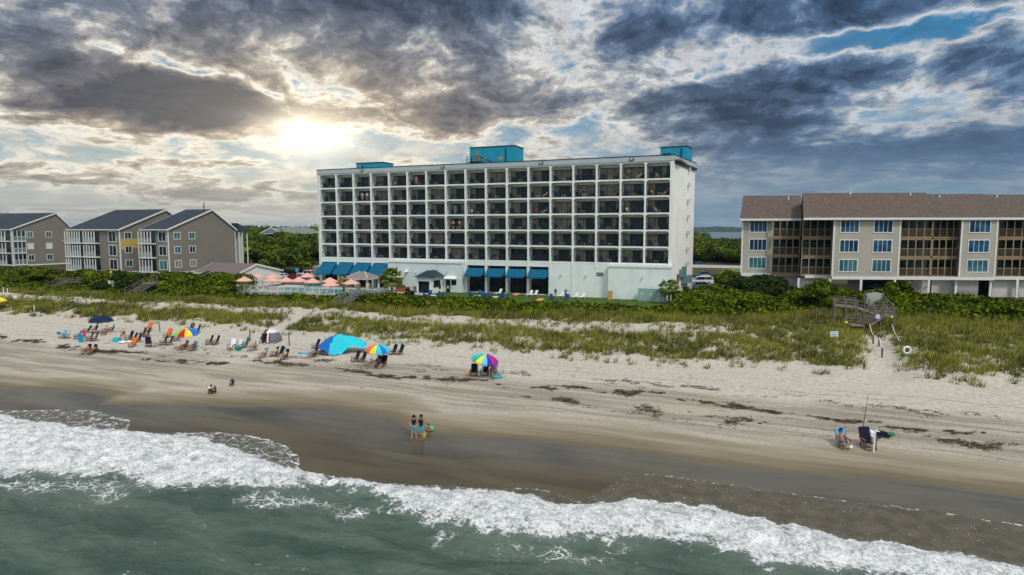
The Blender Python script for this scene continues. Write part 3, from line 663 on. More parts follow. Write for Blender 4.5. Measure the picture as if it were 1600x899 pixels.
for q in range(7): b.box(31.4 + q * .45, 31.7 + q * .45, 6.1, 7.2, zr + 1.40 - q * .2, zr + 1.44 - q * .2)
b.build('roof_stair', M_black, hotel)
roofbox(L - 3.3, L + 1.15, 9.6, 13.6, zt + 3.2, L + .2, 'roof_box', skew=.35)
MB().box(L - 2.9, L - 1.6, 9.5, 9.59, zr + .2, zr + 1.9).build('louvre', M_black, hotel)
roofbox(4.0, 10.2, 6.5, 10.4, zt + 2.5, 5.6, 'roof_box')
MB().tube([(22.9, 3, zr), (22.9, 3, zr + .9), (23.1, 3, zr + 1.1), (23.5, 3, zr + 1.05)], .07, 8).build('roof_pipe', M_trim, hotel)

# ------------------------------------------------------------------ balcony furniture
def chair_mesh(name, m, s=1.0):
    b = MB(); f = s
    b.hexa([(-.28 * f, -.3 * f, .36 * f), (.28 * f, -.3 * f, .36 * f), (.25 * f, .22 * f, .28 * f), (-.25 * f, .22 * f, .28 * f)], [(-.28 * f, -.3 * f, .40 * f), (.28 * f, -.3 * f, .40 * f), (.25 * f, .22 * f, .32 * f), (-.25 * f, .22 * f, .32 * f)])
    b.hexa([(-.25 * f, .18 * f, .28 * f), (.25 * f, .18 * f, .28 * f), (.25 * f, .22 * f, .26 * f), (-.25 * f, .22 * f, .26 * f)], [(-.30 * f, .42 * f, .98 * f), (.30 * f, .42 * f, .98 * f), (.30 * f, .46 * f, .96 * f), (-.30 * f, .46 * f, .96 * f)])
    for sx in (-1, 1):
        b.bar((sx * .31 * f, -.28 * f, 0), (sx * .31 * f, -.28 * f, .56 * f), .06 * f); b.bar((sx * .29 * f, .30 * f, 0), (sx * .29 * f, .26 * f, .56 * f), .06 * f)
        b.box(sx * .33 * f - .07 * f, sx * .33 * f + .07 * f, -.34 * f, .32 * f, .56 * f, .60 * f)
    me = bpy.data.meshes.new(name); me.from_pydata(b.v, [], b.f); me.update(); me.materials.append(m); return me
cm = chair_mesh('balcony_chair', M_chblue)
tb = MB(); tb.box(-.28, .28, -.28, .28, .42, .46)
for sx in (-1, 1):
    for sy in (-1, 1): tb.box(sx * .24 - .03, sx * .24 + .03, sy * .24 - .03, sy * .24 + .03, 0, .42)
tm = bpy.data.meshes.new('side_table'); tm.from_pydata(tb.v, [], tb.f); tm.update(); tm.materials.append(M_tan)
ORD = ['first', 'second', 'third', 'fourth', 'fifth', 'sixth', 'seventh', 'eighth', 'ninth', 'tenth', 'eleventh', 'twelfth', 'thirteenth', 'fourteenth', 'fifteenth', 'sixteenth', 'seventeenth']
ROW = {5: 'top', 4: 'second', 3: 'third', 2: 'fourth', 1: 'fifth', 0: 'lowest'}
rnd = random.Random(9)
for r in range(6):
    for c in range(NB):
        for s, w in ((0, 'left'), (1, 'right')):
            o = bpy.data.objects.new('balcony_chair', cm); COL.objects.link(o); x = c * BW + (.85 if s == 0 else BW - .95) + rnd.uniform(-.2, .2)
            o.location = hl(x, .78 + rnd.uniform(-.1, .15), z0 + r * ST + .004); o.rotation_euler = (0, 0, -A + (R(38) if s == 0 else R(-38)) + rnd.uniform(-.5, .5))
            tag(o, f'navy chair, {w} one on the balcony {ORD[c]} from left in {ROW[r]} row', 'chair', 'navy chairs on the hotel balconies')
        if rnd.random() < .62:
            o = bpy.data.objects.new('side_table', tm); COL.objects.link(o); o.location = hl(c * BW + BW / 2 + rnd.uniform(-.5, .3), .7, z0 + r * ST + .004); o.rotation_euler = (0, 0, -A)
            tag(o, f'small tan table on the balcony {ORD[c]} from left in {ROW[r]} row', 'table', 'small tables on the hotel balconies')

# ------------------------------------------------------------------ condominium blocks
def ruv(px, py): d = ray(px, py); return (d[0] * ca - d[1] * sa, d[0] * sa + d[1] * ca, d[2])
def onv(px, py, v): d = ruv(px, py); t = v / d[1]; return d[0] * t, CZ + d[2] * t
def onu(px, py, u): d = ruv(px, py); t = u / d[0]; return d[1] * t, CZ + d[2] * t
M_win = glass('window_glass', (.008, .016, .024), (.020, .07, .075), .35)
M_winb = glass('window_glass_blue', (.004, .028, .080), (.012, .095, .17), .5)
M_wint = glass('window_glass_teal', (.02, .10, .13), (.05, .17, .20), .5)
M_shut = mat('white_shutter', (.62, .61, .60), .6, .05)
M_lrail = mat('pale_rail', (.34, .40, .42), .5, .08, 2)
def uvroot(name, u, v, z, label, cat, group=None):
    x, y = xy(u, v); return empty(name, (x, y, z), -A, label, cat, group)
def win(b_par, plane, a0, a1, za, zb_, off, m=None, nm='window', bars=1):
    """window with frame; plane 'y': on a face looking to -y at y=off; plane 'x': on a face looking to +x at x=off"""
    f = MB(); g = MB(); t = .13; w = .06
    def bx(o, p, q, r, s, d0, d1):
        if plane == 'y': o.box(p, q, off - d1, off - d0, r, s)
        else: o.box(off + d0, off + d1, p, q, r, s)
    bx(f, a0 - t, a1 + t, zb_, zb_ + t, .002, w); bx(f, a0 - t, a1 + t, za - t, za, .002, w); bx(f, a0 - t, a0, za, zb_, .002, w); bx(f, a1, a1 + t, za, zb_, .002, w)
    for k in range(bars): c = a0 + (a1 - a0) * (k + 1) / (bars + 1); bx(f, c - .03, c + .03, za, zb_, .014, w)
    bx(g, a0, a1, za, zb_, .002, .012)
    o = f.build(nm, M_trim, b_par); g.build('pane', m or M_win, o)
def gable_block(root, w, v0, v1, vp, zb_, ze, zr_, wallm, roofm, over=.45, trim=True):
    """local x 0..w to the right, y v0..v1 inland"""
    MB().box(0, w, v0, v1, zb_, ze).build('wall', wallm, root)
    for x0_, x1_ in ((.0, .1), (w - .1, w)):
        g = MB(); g.add([(x0_, v0, ze + .001), (x0_, v1, ze + .001), (x0_, vp, zr_ - .12), (x1_, v0, ze + .001), (x1_, v1, ze + .001), (x1_, vp, zr_ - .12)], [(0, 1, 2), (3, 5, 4), (0, 3, 4, 1), (1, 4, 5, 2), (2, 5, 3, 0)])
        g.build('gable', wallm, root)
    s0 = (zr_ - ze) / (vp - v0); s1 = (zr_ - ze) / (v1 - vp); a0 = (v0 - over, ze - over * s0); a1 = (v1 + over, ze - over * s1); th = .16
    r = MB(); xa, xb = -over * .6, w + over * .6
    r.hexa([(xa, a0[0], a0[1] + .04), (xb, a0[0], a0[1] + .04), (xb, vp, zr_ + .04), (xa, vp, zr_ + .04)], [(xa, a0[0], a0[1] + th), (xb, a0[0], a0[1] + th), (xb, vp, zr_ + th), (xa, vp, zr_ + th)])
    r.hexa([(xa, vp, zr_ + .04), (xb, vp, zr_ + .04), (xb, a1[0], a1[1] + .04), (xa, a1[0], a1[1] + .04)], [(xa, vp, zr_ + th), (xb, vp, zr_ + th), (xb, a1[0], a1[1] + th), (xa, a1[0], a1[1] + th)])
    ro = r.build('roof', roofm, root)
    if trim:
        t = MB()
        for xx in (xb + .003, xa - .063):
            for p, q in ((a0, (vp, zr_)), ((vp, zr_), a1)): t.hexa([(xx, p[0], p[1] - .16), (xx + .06, p[0], p[1] - .16), (xx + .06, q[0], q[1] - .16), (xx, q[0], q[1] - .16)], [(xx, p[0], p[1] + th + .01), (xx + .06, p[0], p[1] + th + .01), (xx + .06, q[0], q[1] + th + .01), (xx, q[0], q[1] + th + .01)])
        t.box(xa, xb, a0[0] - .10, a0[0] - .003, a0[1] - .06, a0[1] + .15); t.build('trim', M_trim, ro)
    return ro
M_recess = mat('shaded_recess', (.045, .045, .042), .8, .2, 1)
def balcony(root, x0, x1, y, z, h, posts, mrail, mpost, back=M_recess, slab=True, gl=M_win):
    MB().box(x0, x1, y - .02, y - .003, z, z + h).build('window', gl, root)
    b = MB(); d = 1.15
    for k in range(posts + 1):
        xx = x0 + (x1 - x0) * k / posts; b.box(xx - .07, xx + .07, y - d, y - d + .14, z, z + h)
    b.build('post', mpost, root)
    if slab: MB().box(x0 - .1, x1 + .1, y - d - .05, y - .003, z - .22, z - .001).build('balcony_slab', mpost, root)
    r = MB(); r.box(x0, x1, y - d + .02, y - d + .10, z + 1.0, z + 1.08); n = int((x1 - x0) / .16)
    for k in range(n): xx = x0 + (k + .5) * (x1 - x0) / n; r.box(xx - .03, xx + .03, y - d + .04, y - d + .08, z + .05, z + 1.0)
    r.build('railing', mrail, root)

def left_block(nm_label, pxc, Yc, pxl, ppk, ypk, pxe, extra, group='grey condominium blocks left of the hotel'):
    d = ray(pxc, 358); X_ = d[0] / d[1] * Yc; u1, v0 = uv(X_, Yc); u0 = onv(pxl, 358, v0)[0]; w = u1 - u0
    vp, zr_ = onu(ppk, ypk, u1); v1, _ = onu(pxe, 355, u1)
    root = uvroot('condominium_block', u0, v0, 0, nm_label, 'building', group)
    ze = 15.25; zb_ = 6.6
    gable_block(root, w, 0, v1 - v0, vp - v0, zb_, ze, zr_ - .1, M_gray, M_shing)
    MB().box(-.02, w + .03, -.03, v1 - v0, zb_ - .3, zb_ - .001).build('skirt_trim', M_trim, root)
    b = MB()
    for x in (.3, w - .5):
        for y in (.4, (v1 - v0) / 2, v1 - v0 - .6): b.box(x, x + .35, y, y + .35, 3.5, zb_ - .301)
    b.build('pile', M_wood, root)
    MB().box(w - .12, w + .06, -.07, .12, zb_, ze - .25).build('corner_board', M_trim, root)
    MB().box(w - .05, w + .06, v1 - v0 - .12, v1 - v0 + .04, zb_, ze - .25).build('corner_board', M_trim, root)
    extra(root, u0, u1, v0, v1, w); return root
ZF = [6.75, 9.6, 12.45]
def ex3(root, u0, u1, v0, v1, w):
    xs = [onv(p, 380, v0)[0] - u0 for p in (224, 243, 248.5, 259.5)]
    for z in ZF: balcony(root, xs[0], xs[1], 0, z, 2.35, 4, M_lrail, M_trim); win(root, 'y', xs[2], xs[3], z + .45, z + 2.2, 0, M_wint if z < 8 else M_win, bars=1)
    for k, (a, c) in enumerate(((272.5, 281.5), (296, 304.5))):
        va, vc = onu(a, 380, u1)[0] - v0, onu(c, 380, u1)[0] - v0
        for j, z in enumerate(ZF): win(root, 'x', va, vc, z + .85, z + 2.1, w, M_curt if (j == 0) else M_wint if (j, k) != (1, 1) else M_win)
    MB().tube([(w * .4, (v1 - v0) * .75, 18.4), (w * .4, (v1 - v0) * .75, 21.0)], .14, 8).build('flue', M_wood, root)
    # rear stair tower and lower roof seen past the gable
    D = v1 - v0
    MB().box(w - 1.2, w + .9, D + 1.2, D + 1.35, 3.5, 14.6).box(w + .7, w + .9, D + .2, D + .35, 3.5, 14.6).box(w + .7, w + .9, D + 2.6, D + 2.75, 3.5, 14.6).build('stair_post', M_trim, root)
    MB().hexa([(w - 1.5, D + .5, 14.7), (w + 1.2, D + .5, 14.7), (w + 1.2, D + 3.4, 14.7), (w - 1.5, D + 3.4, 14.7)], [(w - 1.5, D + .5, 16.6), (w + .3, D + .5, 16.6), (w + 1.2, D + 3.4, 15.0), (w - 1.5, D + 3.4, 15.0)]).build('roof', M_shing, root)
def ex2(root, u0, u1, v0, v1, w):
    xs = [onv(p, 380, v0)[0] - u0 for p in (110, 132.5, 138.5, 155.5, 170.5, 181.5)]
    for z in ZF:
        balcony(root, xs[0], xs[1], 0, z, 2.35, 6, M_lrail, M_trim); balcony(root, xs[2], xs[3], 0, z, 2.35, 4, M_lrail, M_trim)
        win(root, 'y', xs[4], xs[5], z + .3, z + 2.3, 0, M_win, bars=1)
    va, vc = onu(195.5, 380, u1)[0] - v0, onu(205, 380, u1)[0] - v0
    for z in ZF: win(root, 'x', va, vc, z + .85, z + 2.1, w, M_win)
    ya, yb = onu(188.6, 380, u1)[0] - v0, onu(221, 380, u1)[0] - v0; m = mat('yellow_sheathing', (.50, .36, .09), .8, .08, 2)
    b = MB(); b.box(w + .002, w + .02, ya, va - .2, 11.0, 13.3).box(w + .002, w + .02, vc + .2, yb, 11.4, 13.3).box(w + .002, w + .02, va - .2, vc + .2, 11.95, 13.25); b.build('bare_sheathing_patch', m, root)
def ex1(root, u0, u1, v0, v1, w):
    xs = [onv(p, 380, v0)[0] - u0 for p in (-40, -14, -10, 16)]
    for z in ZF: balcony(root, xs[0], xs[1], 0, z, 2.35, 4, M_lrail, M_trim); balcony(root, xs[2], xs[3], 0, z, 2.35, 5, M_lrail, M_trim)
    y0 = .3; y1 = onu(40, 380, u1)[0] - v0
    for z in ZF:
        MB().box(w + .002, w + .02, y0, y1, z, z + 2.4).build('window', M_win, root); b = MB()
        for k in range(4): yy = y0 + (y1 - y0) * k / 3; b.box(w + .025, w + .16, yy - .06, yy + .06, z, z + 2.4)
        b.box(w + .025, w + .2, y0, y1, z + 1.0, z + 1.1); b.box(w + .025, w + .2, y0 - .1, y1 + .1, z - .25, z - .002); b.build('balcony_frame', M_trim, root)
        r = MB(); n_ = 14
        for k in range(n_): yy = y0 + (y1 - y0) * (k + .5) / n_; r.box(w + .06, w + .10, yy - .04, yy + .04, z, z + 1.0)
        r.build('railing', M_lrail, root)
    for a, c in ((43.5, 51.5), (72.5, 80.5)):
        va, vc = onu(a, 380, u1)[0] - v0, onu(c, 380, u1)[0] - v0
        for j, z in enumerate(ZF): win(root, 'x', va, vc, z + .85, z + 2.1, w, M_shut if j == 1 else (M_wint if j == 2 else M_win))
    MB().box(w + .01, w + .3, onu(97, 380, u1)[0] - v0, onu(98.5, 380, u1)[0] - v0, 12.1, 12.3).build('wall_lamp', M_trim, root)
left_block('grey condominium block nearest the hotel, its gable plain grey with four small windows', 262, 128, 222, 330, 327.5, 367, ex3)
left_block('grey condominium block with a yellow patch of bare sheathing on its gable', 186, 130.5, 107, 258, 327.5, 300, ex2)
left_block('grey condominium block with two white shuttered windows at the left edge', 17, 154, -60, 86, 333, 112, ex1)
def ex0(root, u0, u1, v0, v1, w):
    for y in (3, 8):
        for z in ZF: win(root, 'x', y, y + 1.4, z + .85, z + 2.1, w, M_win)
left_block('farthest grey condominium block, only its gable top showing at the left edge', -38, 172, -100, 14, 333.5, 44, ex0)

# right condominium, facade almost square to the view
def px_on(px, O, ang, k):       # local x where the pixel column meets the local plane y=k
    d = ray(px, 370); c, s = math.cos(ang), math.sin(ang); ox, oy = O
    # world = O + x*(c,-s) + k*(s,c)
    bx_, by_ = ox + k * s, oy + k * c; den = c * d[1] + s * d[0]
    return (d[0] * by_ - d[1] * bx_) / den
B2 = R(4.3); O2 = (47.1, 93.5)
condo = empty('condominium_block', (O2[0], O2[1], 0), -B2, 'pale beige condominium with brown shingle roof and timber balconies at the right edge', 'building')
SHR = .323          # the side walls run inland parallel to the hotel's, the facade is stepped
def cx(px, k): return px_on(px, O2, B2, k) - SHR * k
zf = [8.5, 11.35, 14.2]; ze = 16.95
def seg(k, pa, pb, kb, xa=None, xb=None):      # solid wall piece at setback k
    x0, x1 = (cx(pa, k) if xa is None else xa), (cx(pb, k) if xb is None else xb); MB().box(x0, x1, k, kb, 8.45, ze - .1).build('wall', M_cream, condo)
    for x in (x0, x1): MB().box(x - .12, x + .12, k - .05, k + .10, 8.45, ze - .12).build('corner_board', M_trim, condo)
    return x0, x1
M_bal = mat('tan_timber', (.27, .20, .12), .8, .2, 4)
def bal_stack(pa, pb, k, n, gl):
    x0, x1 = cx(pa, k), cx(pb, k)
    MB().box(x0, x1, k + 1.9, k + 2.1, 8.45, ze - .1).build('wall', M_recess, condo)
    for z in zf:
        MB().box(x0 + .2, x1 - .2, k + 1.84, k + 1.895, z + .05, z + 2.3).build('window', gl, condo)
        MB().box(x0, x1, k, k + 1.9, z - .30, z).build('balcony_slab', M_bal, condo)
        b = MB()
        for q in range(n + 1): x = x0 + (x1 - x0) * q / n; b.box(x - .08, x + .08, k - .02, k + .12, z + .002, z + 2.52)
        b.box(x0, x1, k, k + .10, z + 1.05, z + 1.14); b.box(x0, x1, k, k + .10, z + 2.35, z + 2.52); b.build('post', M_bal, condo)
        r = MB(); m = int((x1 - x0) / .15)
        for q in range(m): x = x0 + (q + .5) * (x1 - x0) / m; r.box(x - .025, x + .025, k + .03, k + .07, z + .05, z + 1.05)
        r.build('railing', mat('tan_brown_rail', (.15, .11, .075), .8, .2, 4), condo)
KB = 15.0
a = seg(7.0, 1160, 1206.5, KB + 7); xw0 = a[0]
for p, q in ((1172, 1197.5),):
    for i, z in enumerate(zf): win(condo, 'y', cx(p, 7), cx(q, 7), z + .65, z + 2.3, 7.0, M_wint if i == 0 else M_winb, bars=3)
bal_stack(1208, 1250, 6.0, 4, M_win); bal_stack(1254, 1300, 2.3, 4, M_win)
b_ = seg(0, 1303, 1406, KB)
for p, q in ((1313.5, 1341), (1365.5, 1393.5)):
    for i, z in enumerate(zf): win(condo, 'y', cx(p, 0), cx(q, 0), z + .65, z + 2.3, 0, M_wint if i == 0 else M_winb, bars=3)
bal_stack(1407.5, 1456, .2, 4, M_win); bal_stack(1458, 1500, 1.6, 4, M_win)
c_ = seg(.4, 1502.5, 1557.5, KB)
for i, z in enumerate(zf): win(condo, 'y', cx(1514.5, .4), cx(1546, .4), z + .65, z + 2.3, .4, M_wint if i == 0 else M_winb, bars=3)
bal_stack(1560, 1609, 1.4, 4, M_win)
d_ = seg(.8, 1612, 1760, KB)
for p, q in ((1630, 1660), (1700, 1730)):
    for i, z in enumerate(zf): win(condo, 'y', cx(p, .8), cx(q, .8), z + .65, z + 2.3, .8, M_winb, bars=3)
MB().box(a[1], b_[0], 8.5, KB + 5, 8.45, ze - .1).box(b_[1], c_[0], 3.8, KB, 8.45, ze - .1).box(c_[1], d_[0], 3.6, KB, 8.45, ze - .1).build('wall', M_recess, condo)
def roofseg(x0, x1, k, kr, kb, zr_, bc=True):
    s = (zr_ - ze) / (kr - k); o = .5
    ro = MB().hexa([(x0, k - o, ze - o * s), (x1, k - o, ze - o * s), (x1, kr, zr_), (x0, kr, zr_)], [(x0, k - o, ze - o * s + .18), (x1, k - o, ze - o * s + .18), (x1, kr, zr_ + .18), (x0, kr, zr_ + .18)]).hexa([(x0, kr, zr_), (x1, kr, zr_), (x1, kb, ze), (x0, kb, ze)], [(x0, kr, zr_ + .18), (x1, kr, zr_ + .18), (x1, kb, ze + .18), (x0, kb, ze + .18)]).build('roof', M_shing2, condo)
    MB().box(x0 - .05, x1 + .05, k - o - .12, k - o - .003, ze - o * s - .12, ze - o * s + .2).build('gutter', M_trim, ro)
    MB().add([(x0 + .2, k, ze - .09), (x0 + .2, kb - .3, ze - .09), (x0 + .2, kr, zr_ - .02), (x0 + .35, k, ze - .09), (x0 + .35, kb - .3, ze - .09), (x0 + .35, kr, zr_ - .02)], [(0, 2, 1), (3, 4, 5), (0, 1, 4, 3), (1, 2, 5, 4), (2, 0, 3, 5)]).build('gable', M_cream, condo)
    return ro
X1 = cx(1253, 4); X2 = cx(1463, 0); X3 = cx(1561, .4)
ra = roofseg(xw0 - .4, X1 - .05, 6.6, 14.3, 22, 20.7); rb_ = roofseg(X1, X2, 0, 8.2, 16.4, 20.75); rc = roofseg(X2 + .05, X3, .7, 8.6, 16.4, 20.55); rd = roofseg(X3 + .05, d_[1] + .4, 1.0, 9, 17, 20.45)
for r_, px, k, z in ((ra, 1229.7, 12.8, 20.0), (rb_, 1325.5, 7.6, 20.4), (rb_, 1418.7, 7.2, 20.2), (rc, 1464.2, 7.4, 19.9), (rd, 1553.5, 7.8, 19.9)):
    x = cx(px, k); MB().tube([(x, k, z - .2), (x, k, z + .62)], .11, 8).build('vent_pipe', M_trim, r_)
# ground storey: white beam, posts, pale garage walls, dark openings
b = MB(); b.box(b_[0], c_[1], -.1, .25, 7.95, 8.42); b.box(a[0], a[1] + 5.5, 6.3, 6.6, 7.95, 8.42); b.box(a[1] + 5.0, b_[0] - .01, 2.2, 2.5, 7.95, 8.42); b.box(c_[1] + .01, d_[1], 1.0, 1.3, 7.95, 8.42); b.build('beam', M_trim, condo)
for px, k in ((1250.5, 2.3), (1300, 0), (1349, 0), (1402, 0), (1455.5, 0), (1498.5, .5), (1553, .5), (1595, 1.0), (1208, 6.3), (1640, 1.0)):
    x = cx(px, k); MB().box(x - .17, x + .17, k - .08, k + .26, 3.8, 7.94).build('post', M_trim, condo)
M_gar = mat('pale_panel', (.50, .49, .46), .8, .06, .5)
for pa, pb, k in ((1252, 1285, 3.2), (1417, 1453, 2.2), (1460, 1496, 2.4), (1500, 1534, 1.5), (1556, 1592, 1.8), (1598, 1700, 1.8), (1328, 1347, 3.2), (1162, 1204, 7.2), (1210, 1248, 7)):
    MB().box(cx(pa, k), cx(pb, k), k, k + .2, 3.8, 7.94).build('garage_wall', M_gar if pa != 1328 else mat('tan_wall', (.26, .24, .2), .8), condo)
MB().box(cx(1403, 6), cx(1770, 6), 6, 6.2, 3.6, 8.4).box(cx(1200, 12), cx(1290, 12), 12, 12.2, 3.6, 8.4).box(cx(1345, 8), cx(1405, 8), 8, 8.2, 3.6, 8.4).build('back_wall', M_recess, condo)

for o in [c for c in COL.objects if c.parent is condo or (c.parent is not None and c.parent.parent is condo)]:
    for v_ in o.data.vertices: v_.co.x += SHR * v_.co.y

# mauve roofed pool house
pr = uvroot('pool_house', onv(330, 430, 96)[0], 92.3, G0, 'low pale building with a mauve shingle roof and twin gables beside the pool', 'building')
u0 = onv(330, 430, 96)[0]; u1 = -93.8; w = u1 - u0
gable_block(pr, w, 0, 11.5, 4.6, 0, 2.85, 4.4, M_trim, M_shing3)
gr = empty('annex', (w - 7.5, -3.2, 0)); gr.parent = pr
o = MB().box(w - 6.3, w - 1.2, -3.0, -.01, 0, 2.4).build('annex_wall', M_trim, pr)
bpy.data.objects.remove(gr)
m = MB(); m.hexa([(w - 7.0, -3.4, 2.35), (w - 3.7, -3.4, 3.45), (w - 3.7, 1.2, 3.45), (w - 7.0, 1.2, 2.35)], [(w - 7.0, -3.4, 2.5), (w - 3.7, -3.4, 3.6), (w - 3.7, 1.2, 3.6), (w - 7.0, 1.2, 2.5)])
m.hexa([(w - 3.7, -3.4, 3.45), (w - .5, -3.4, 2.35), (w - .5, 1.2, 2.35), (w - 3.7, 1.2, 3.45)], [(w - 3.7, -3.4, 3.6), (w - .5, -3.4, 2.5), (w - .5, 1.2, 2.5), (w - 3.7, 1.2, 3.6)]); m.build('roof', M_shing3, pr)
MB().add([(w - 6.8, -3.02, 2.35), (w - .8, -3.02, 2.35), (w - 3.7, -3.02, 3.4), (w - 6.8, -2.9, 2.35), (w - .8, -2.9, 2.35), (w - 3.7, -2.9, 3.4)], [(0, 1, 2), (3, 5, 4), (0, 3, 4, 1), (1, 4, 5, 2), (2, 5, 3, 0)]).build('gable', M_trim, pr)
MB().box(w + .002, w + .03, 1.5, 2.4, 0, 2.1).build('door', mat('door_grey', (.3, .3, .3), .6), pr)

# house showing above the trees behind the pool
P = tz(424, 360, 255)
hs_ = empty('house', (P.x, P.y, 0), -A * .25, 'house with grey green roof and blue gable above the trees behind the pool', 'house')
MB().box(-4.2, 4.2, 0, 9, 6.5, 13.6).box(4.21, 15.5, 2.5, 9, 6.5, 13.7).build('wall', mat('blue_grey_siding', (.14, .22, .27), .8), hs_)
MB().add([(-4.4, -.5, 13.5), (4.4, -.5, 13.5), (0, -.5, 15.75), (-4.4, 9, 13.5), (4.4, 9, 13.5), (0, 9, 15.75)], [(0, 2, 5, 3), (1, 4, 5, 2), (0, 3, 4, 1)]).hexa([(4.4, 1.8, 13.6), (17.5, 1.8, 13.6), (17.5, 10.5, 13.6), (3, 10.5, 13.6)], [(1.2, 5.8, 16.0), (12, 5.8, 16.0), (12, 6.2, 16.0), (1.2, 6.2, 16.0)]).build('roof', mat('grey_green_roof', (.16, .19, .16), .9, .1), hs_)
MB().add([(-3.9, -.52, 13.62), (3.9, -.52, 13.62), (0, -.52, 15.5)], [(0, 1, 2)]).build('gable', mat('blue_grey_siding', (.14, .22, .27), .8), hs_)
b = MB(); b.bar((-4.6, -.6, 13.5), (0, -.6, 15.8), .12, .3); b.bar((0, -.6, 15.8), (4.6, -.6, 13.5), .12, .3); b.bar((-4.6, -.6, 13.45), (17.4, -.55, 13.45), .1, .2); b.build('trim', M_trim, hs_)
MB().box(-3, 3, -.06, -.002, 12.2, 13.2).build('window', M_win, hs_)

# ------------------------------------------------------------------ lawn, pool terrace, car parks, road
def sheet(name, pts_uv, dz, m, step=1.2, kind='structure', z=None):
    """flat-ish sheet following the ground, from a quad in (u,v)"""
    (ua, va), (ub, vb1), (uc, vc), (ud, vd) = pts_uv; n = max(2, int(max(abs(ub - ua), abs(uc - ud)) / step)); k = max(2, int(max(abs(vd - va), abs(vc - vb1)) / step))
    V_ = []
    for i in range(n + 1):
        for j in range(k + 1):
            s, t = i / n, j / k; u = (ua * (1 - s) + ub * s) * (1 - t) + (ud * (1 - s) + uc * s) * t; v = (va * (1 - s) + vb1 * s) * (1 - t) + (vd * (1 - s) + vc * s) * t
            x, y = xy(u, v); V_.append((x, y, (float(H(u, v)) if z is None else z) + dz))
    idx = np.arange((n + 1) * (k + 1)).reshape(n + 1, k + 1)
    Q = np.stack([idx[:-1, :-1], idx[1:, :-1], idx[1:, 1:], idx[:-1, 1:]], -1).reshape(-1, 4)
    o = npmesh(name, np.array(V_), Q, m); return tag(o, kind=kind)
M_lawn = mat('mown_lawn', (.055, .100, .010), .9, .30, .7, bump=.02, bscale=9, stain=((.11, .155, .02), .35, .6))
M_asph = mat('asphalt', (.10, .10, .105), .9, .15, 1.0)
sheet('lawn', [(-63, 91), (-8, 90), (-8, 102.2), (-63, 102.2)], .06, M_lawn)
sheet('pool_deck', [(-90.5, 87.3), (-66, 88.6), (-66, 102.0), (-90.5, 102.0)], .10, mat('deck_paving', (.48, .44, .38), .85, .1, .8))
sheet('parking_lot', [(-122, 110), (-82.8, 103), (-82.8, 150), (-122, 150)], .05, M_asph)
sheet('parking_lot', [(-12.6, 100), (-5.5, 101), (9, 140), (-12, 140)], .05, M_asph)
sheet('verge', [(-12, 141), (60, 141), (60, 178), (-12, 178)], .05, mat('verge_grass', (.12, .16, .02), .9, .3, .5), step=4)
sheet('road', [(-200, 180), (250, 180), (250, 190), (-200, 190)], .08, mat('pale_road', (.34, .33, .31), .9, .1, .5), step=6)

# ------------------------------------------------------------------ vegetation
_ico = None
def ico():
    global _ico
    if _ico is None:
        import bmesh
        bm = bmesh.new(); bmesh.ops.create_icosphere(bm, subdivisions=2, radius=1); bm.verts.ensure_lookup_table()
        _ico = (np.array([v.co[:] for v in bm.verts]), np.array([[v.index for v in f.verts] for f in bm.faces])); bm.free()
    return _ico
def quads(Pc, N, size, rng, asp=1.5):
    n = len(Pc); r = rng.normal(size=(n, 3)); t = np.cross(N, r); t /= np.linalg.norm(t, axis=1)[:, None] + 1e-9; b = np.cross(N, t)
    s = (size * rng.uniform(.6, 1.3, n))[:, None]; t = t * s * .5 * asp; b = b * s * .5
    return np.stack([Pc - t * .9, Pc - b, Pc + t * 1.1, Pc + b], 1)
def foliage(lobes, per, size, rng, low=-.35, core=.80):
    """lobes: (n,6) centre and radii. Returns quad vertex array (m,4,3) of leaves and the triangles of the dim inner mass"""
    lobes = np.asarray(lobes, float); n = len(lobes); rep = np.repeat(np.arange(n), per); m = len(rep)
    d = rng.normal(size=(m, 3)); d /= np.linalg.norm(d, axis=1)[:, None]; d[:, 2] = np.where(d[:, 2] < low, -d[:, 2], d[:, 2])
    rr = rng.uniform(.78, 1.12, m)[:, None]; c = lobes[rep, :3]; R3 = lobes[rep, 3:]
    Pc = c + d * R3 * rr; N = d / R3; N /= np.linalg.norm(N, axis=1)[:, None]; N = N + rng.normal(size=(m, 3)) * .55; N /= np.linalg.norm(N, axis=1)[:, None]
    Qv = quads(Pc, N, size, rng)
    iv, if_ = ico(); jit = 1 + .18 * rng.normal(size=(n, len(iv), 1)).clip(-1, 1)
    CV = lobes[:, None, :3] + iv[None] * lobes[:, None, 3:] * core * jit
    CF = if_[None] + (np.arange(n) * len(iv))[:, None, None]
    return Qv.reshape(-1, 3), CV.reshape(-1, 3), CF.reshape(-1, 3)
def tri_quads(Qv): k = np.arange(len(Qv)).reshape(-1, 4); return np.concatenate([k[:, [0, 1, 2]], k[:, [0, 2, 3]]])
def foliage_obj(name, lobes, per, size, m, rng, parent=None, **kw):
    Qv, CV, CF = foliage(lobes, per, size, rng, **kw); T = np.concatenate([tri_quads(Qv), CF + len(Qv)])
    return npmesh(name, np.concatenate([Qv, CV]), T, m, parent=parent)
rg = np.random.default_rng(5)
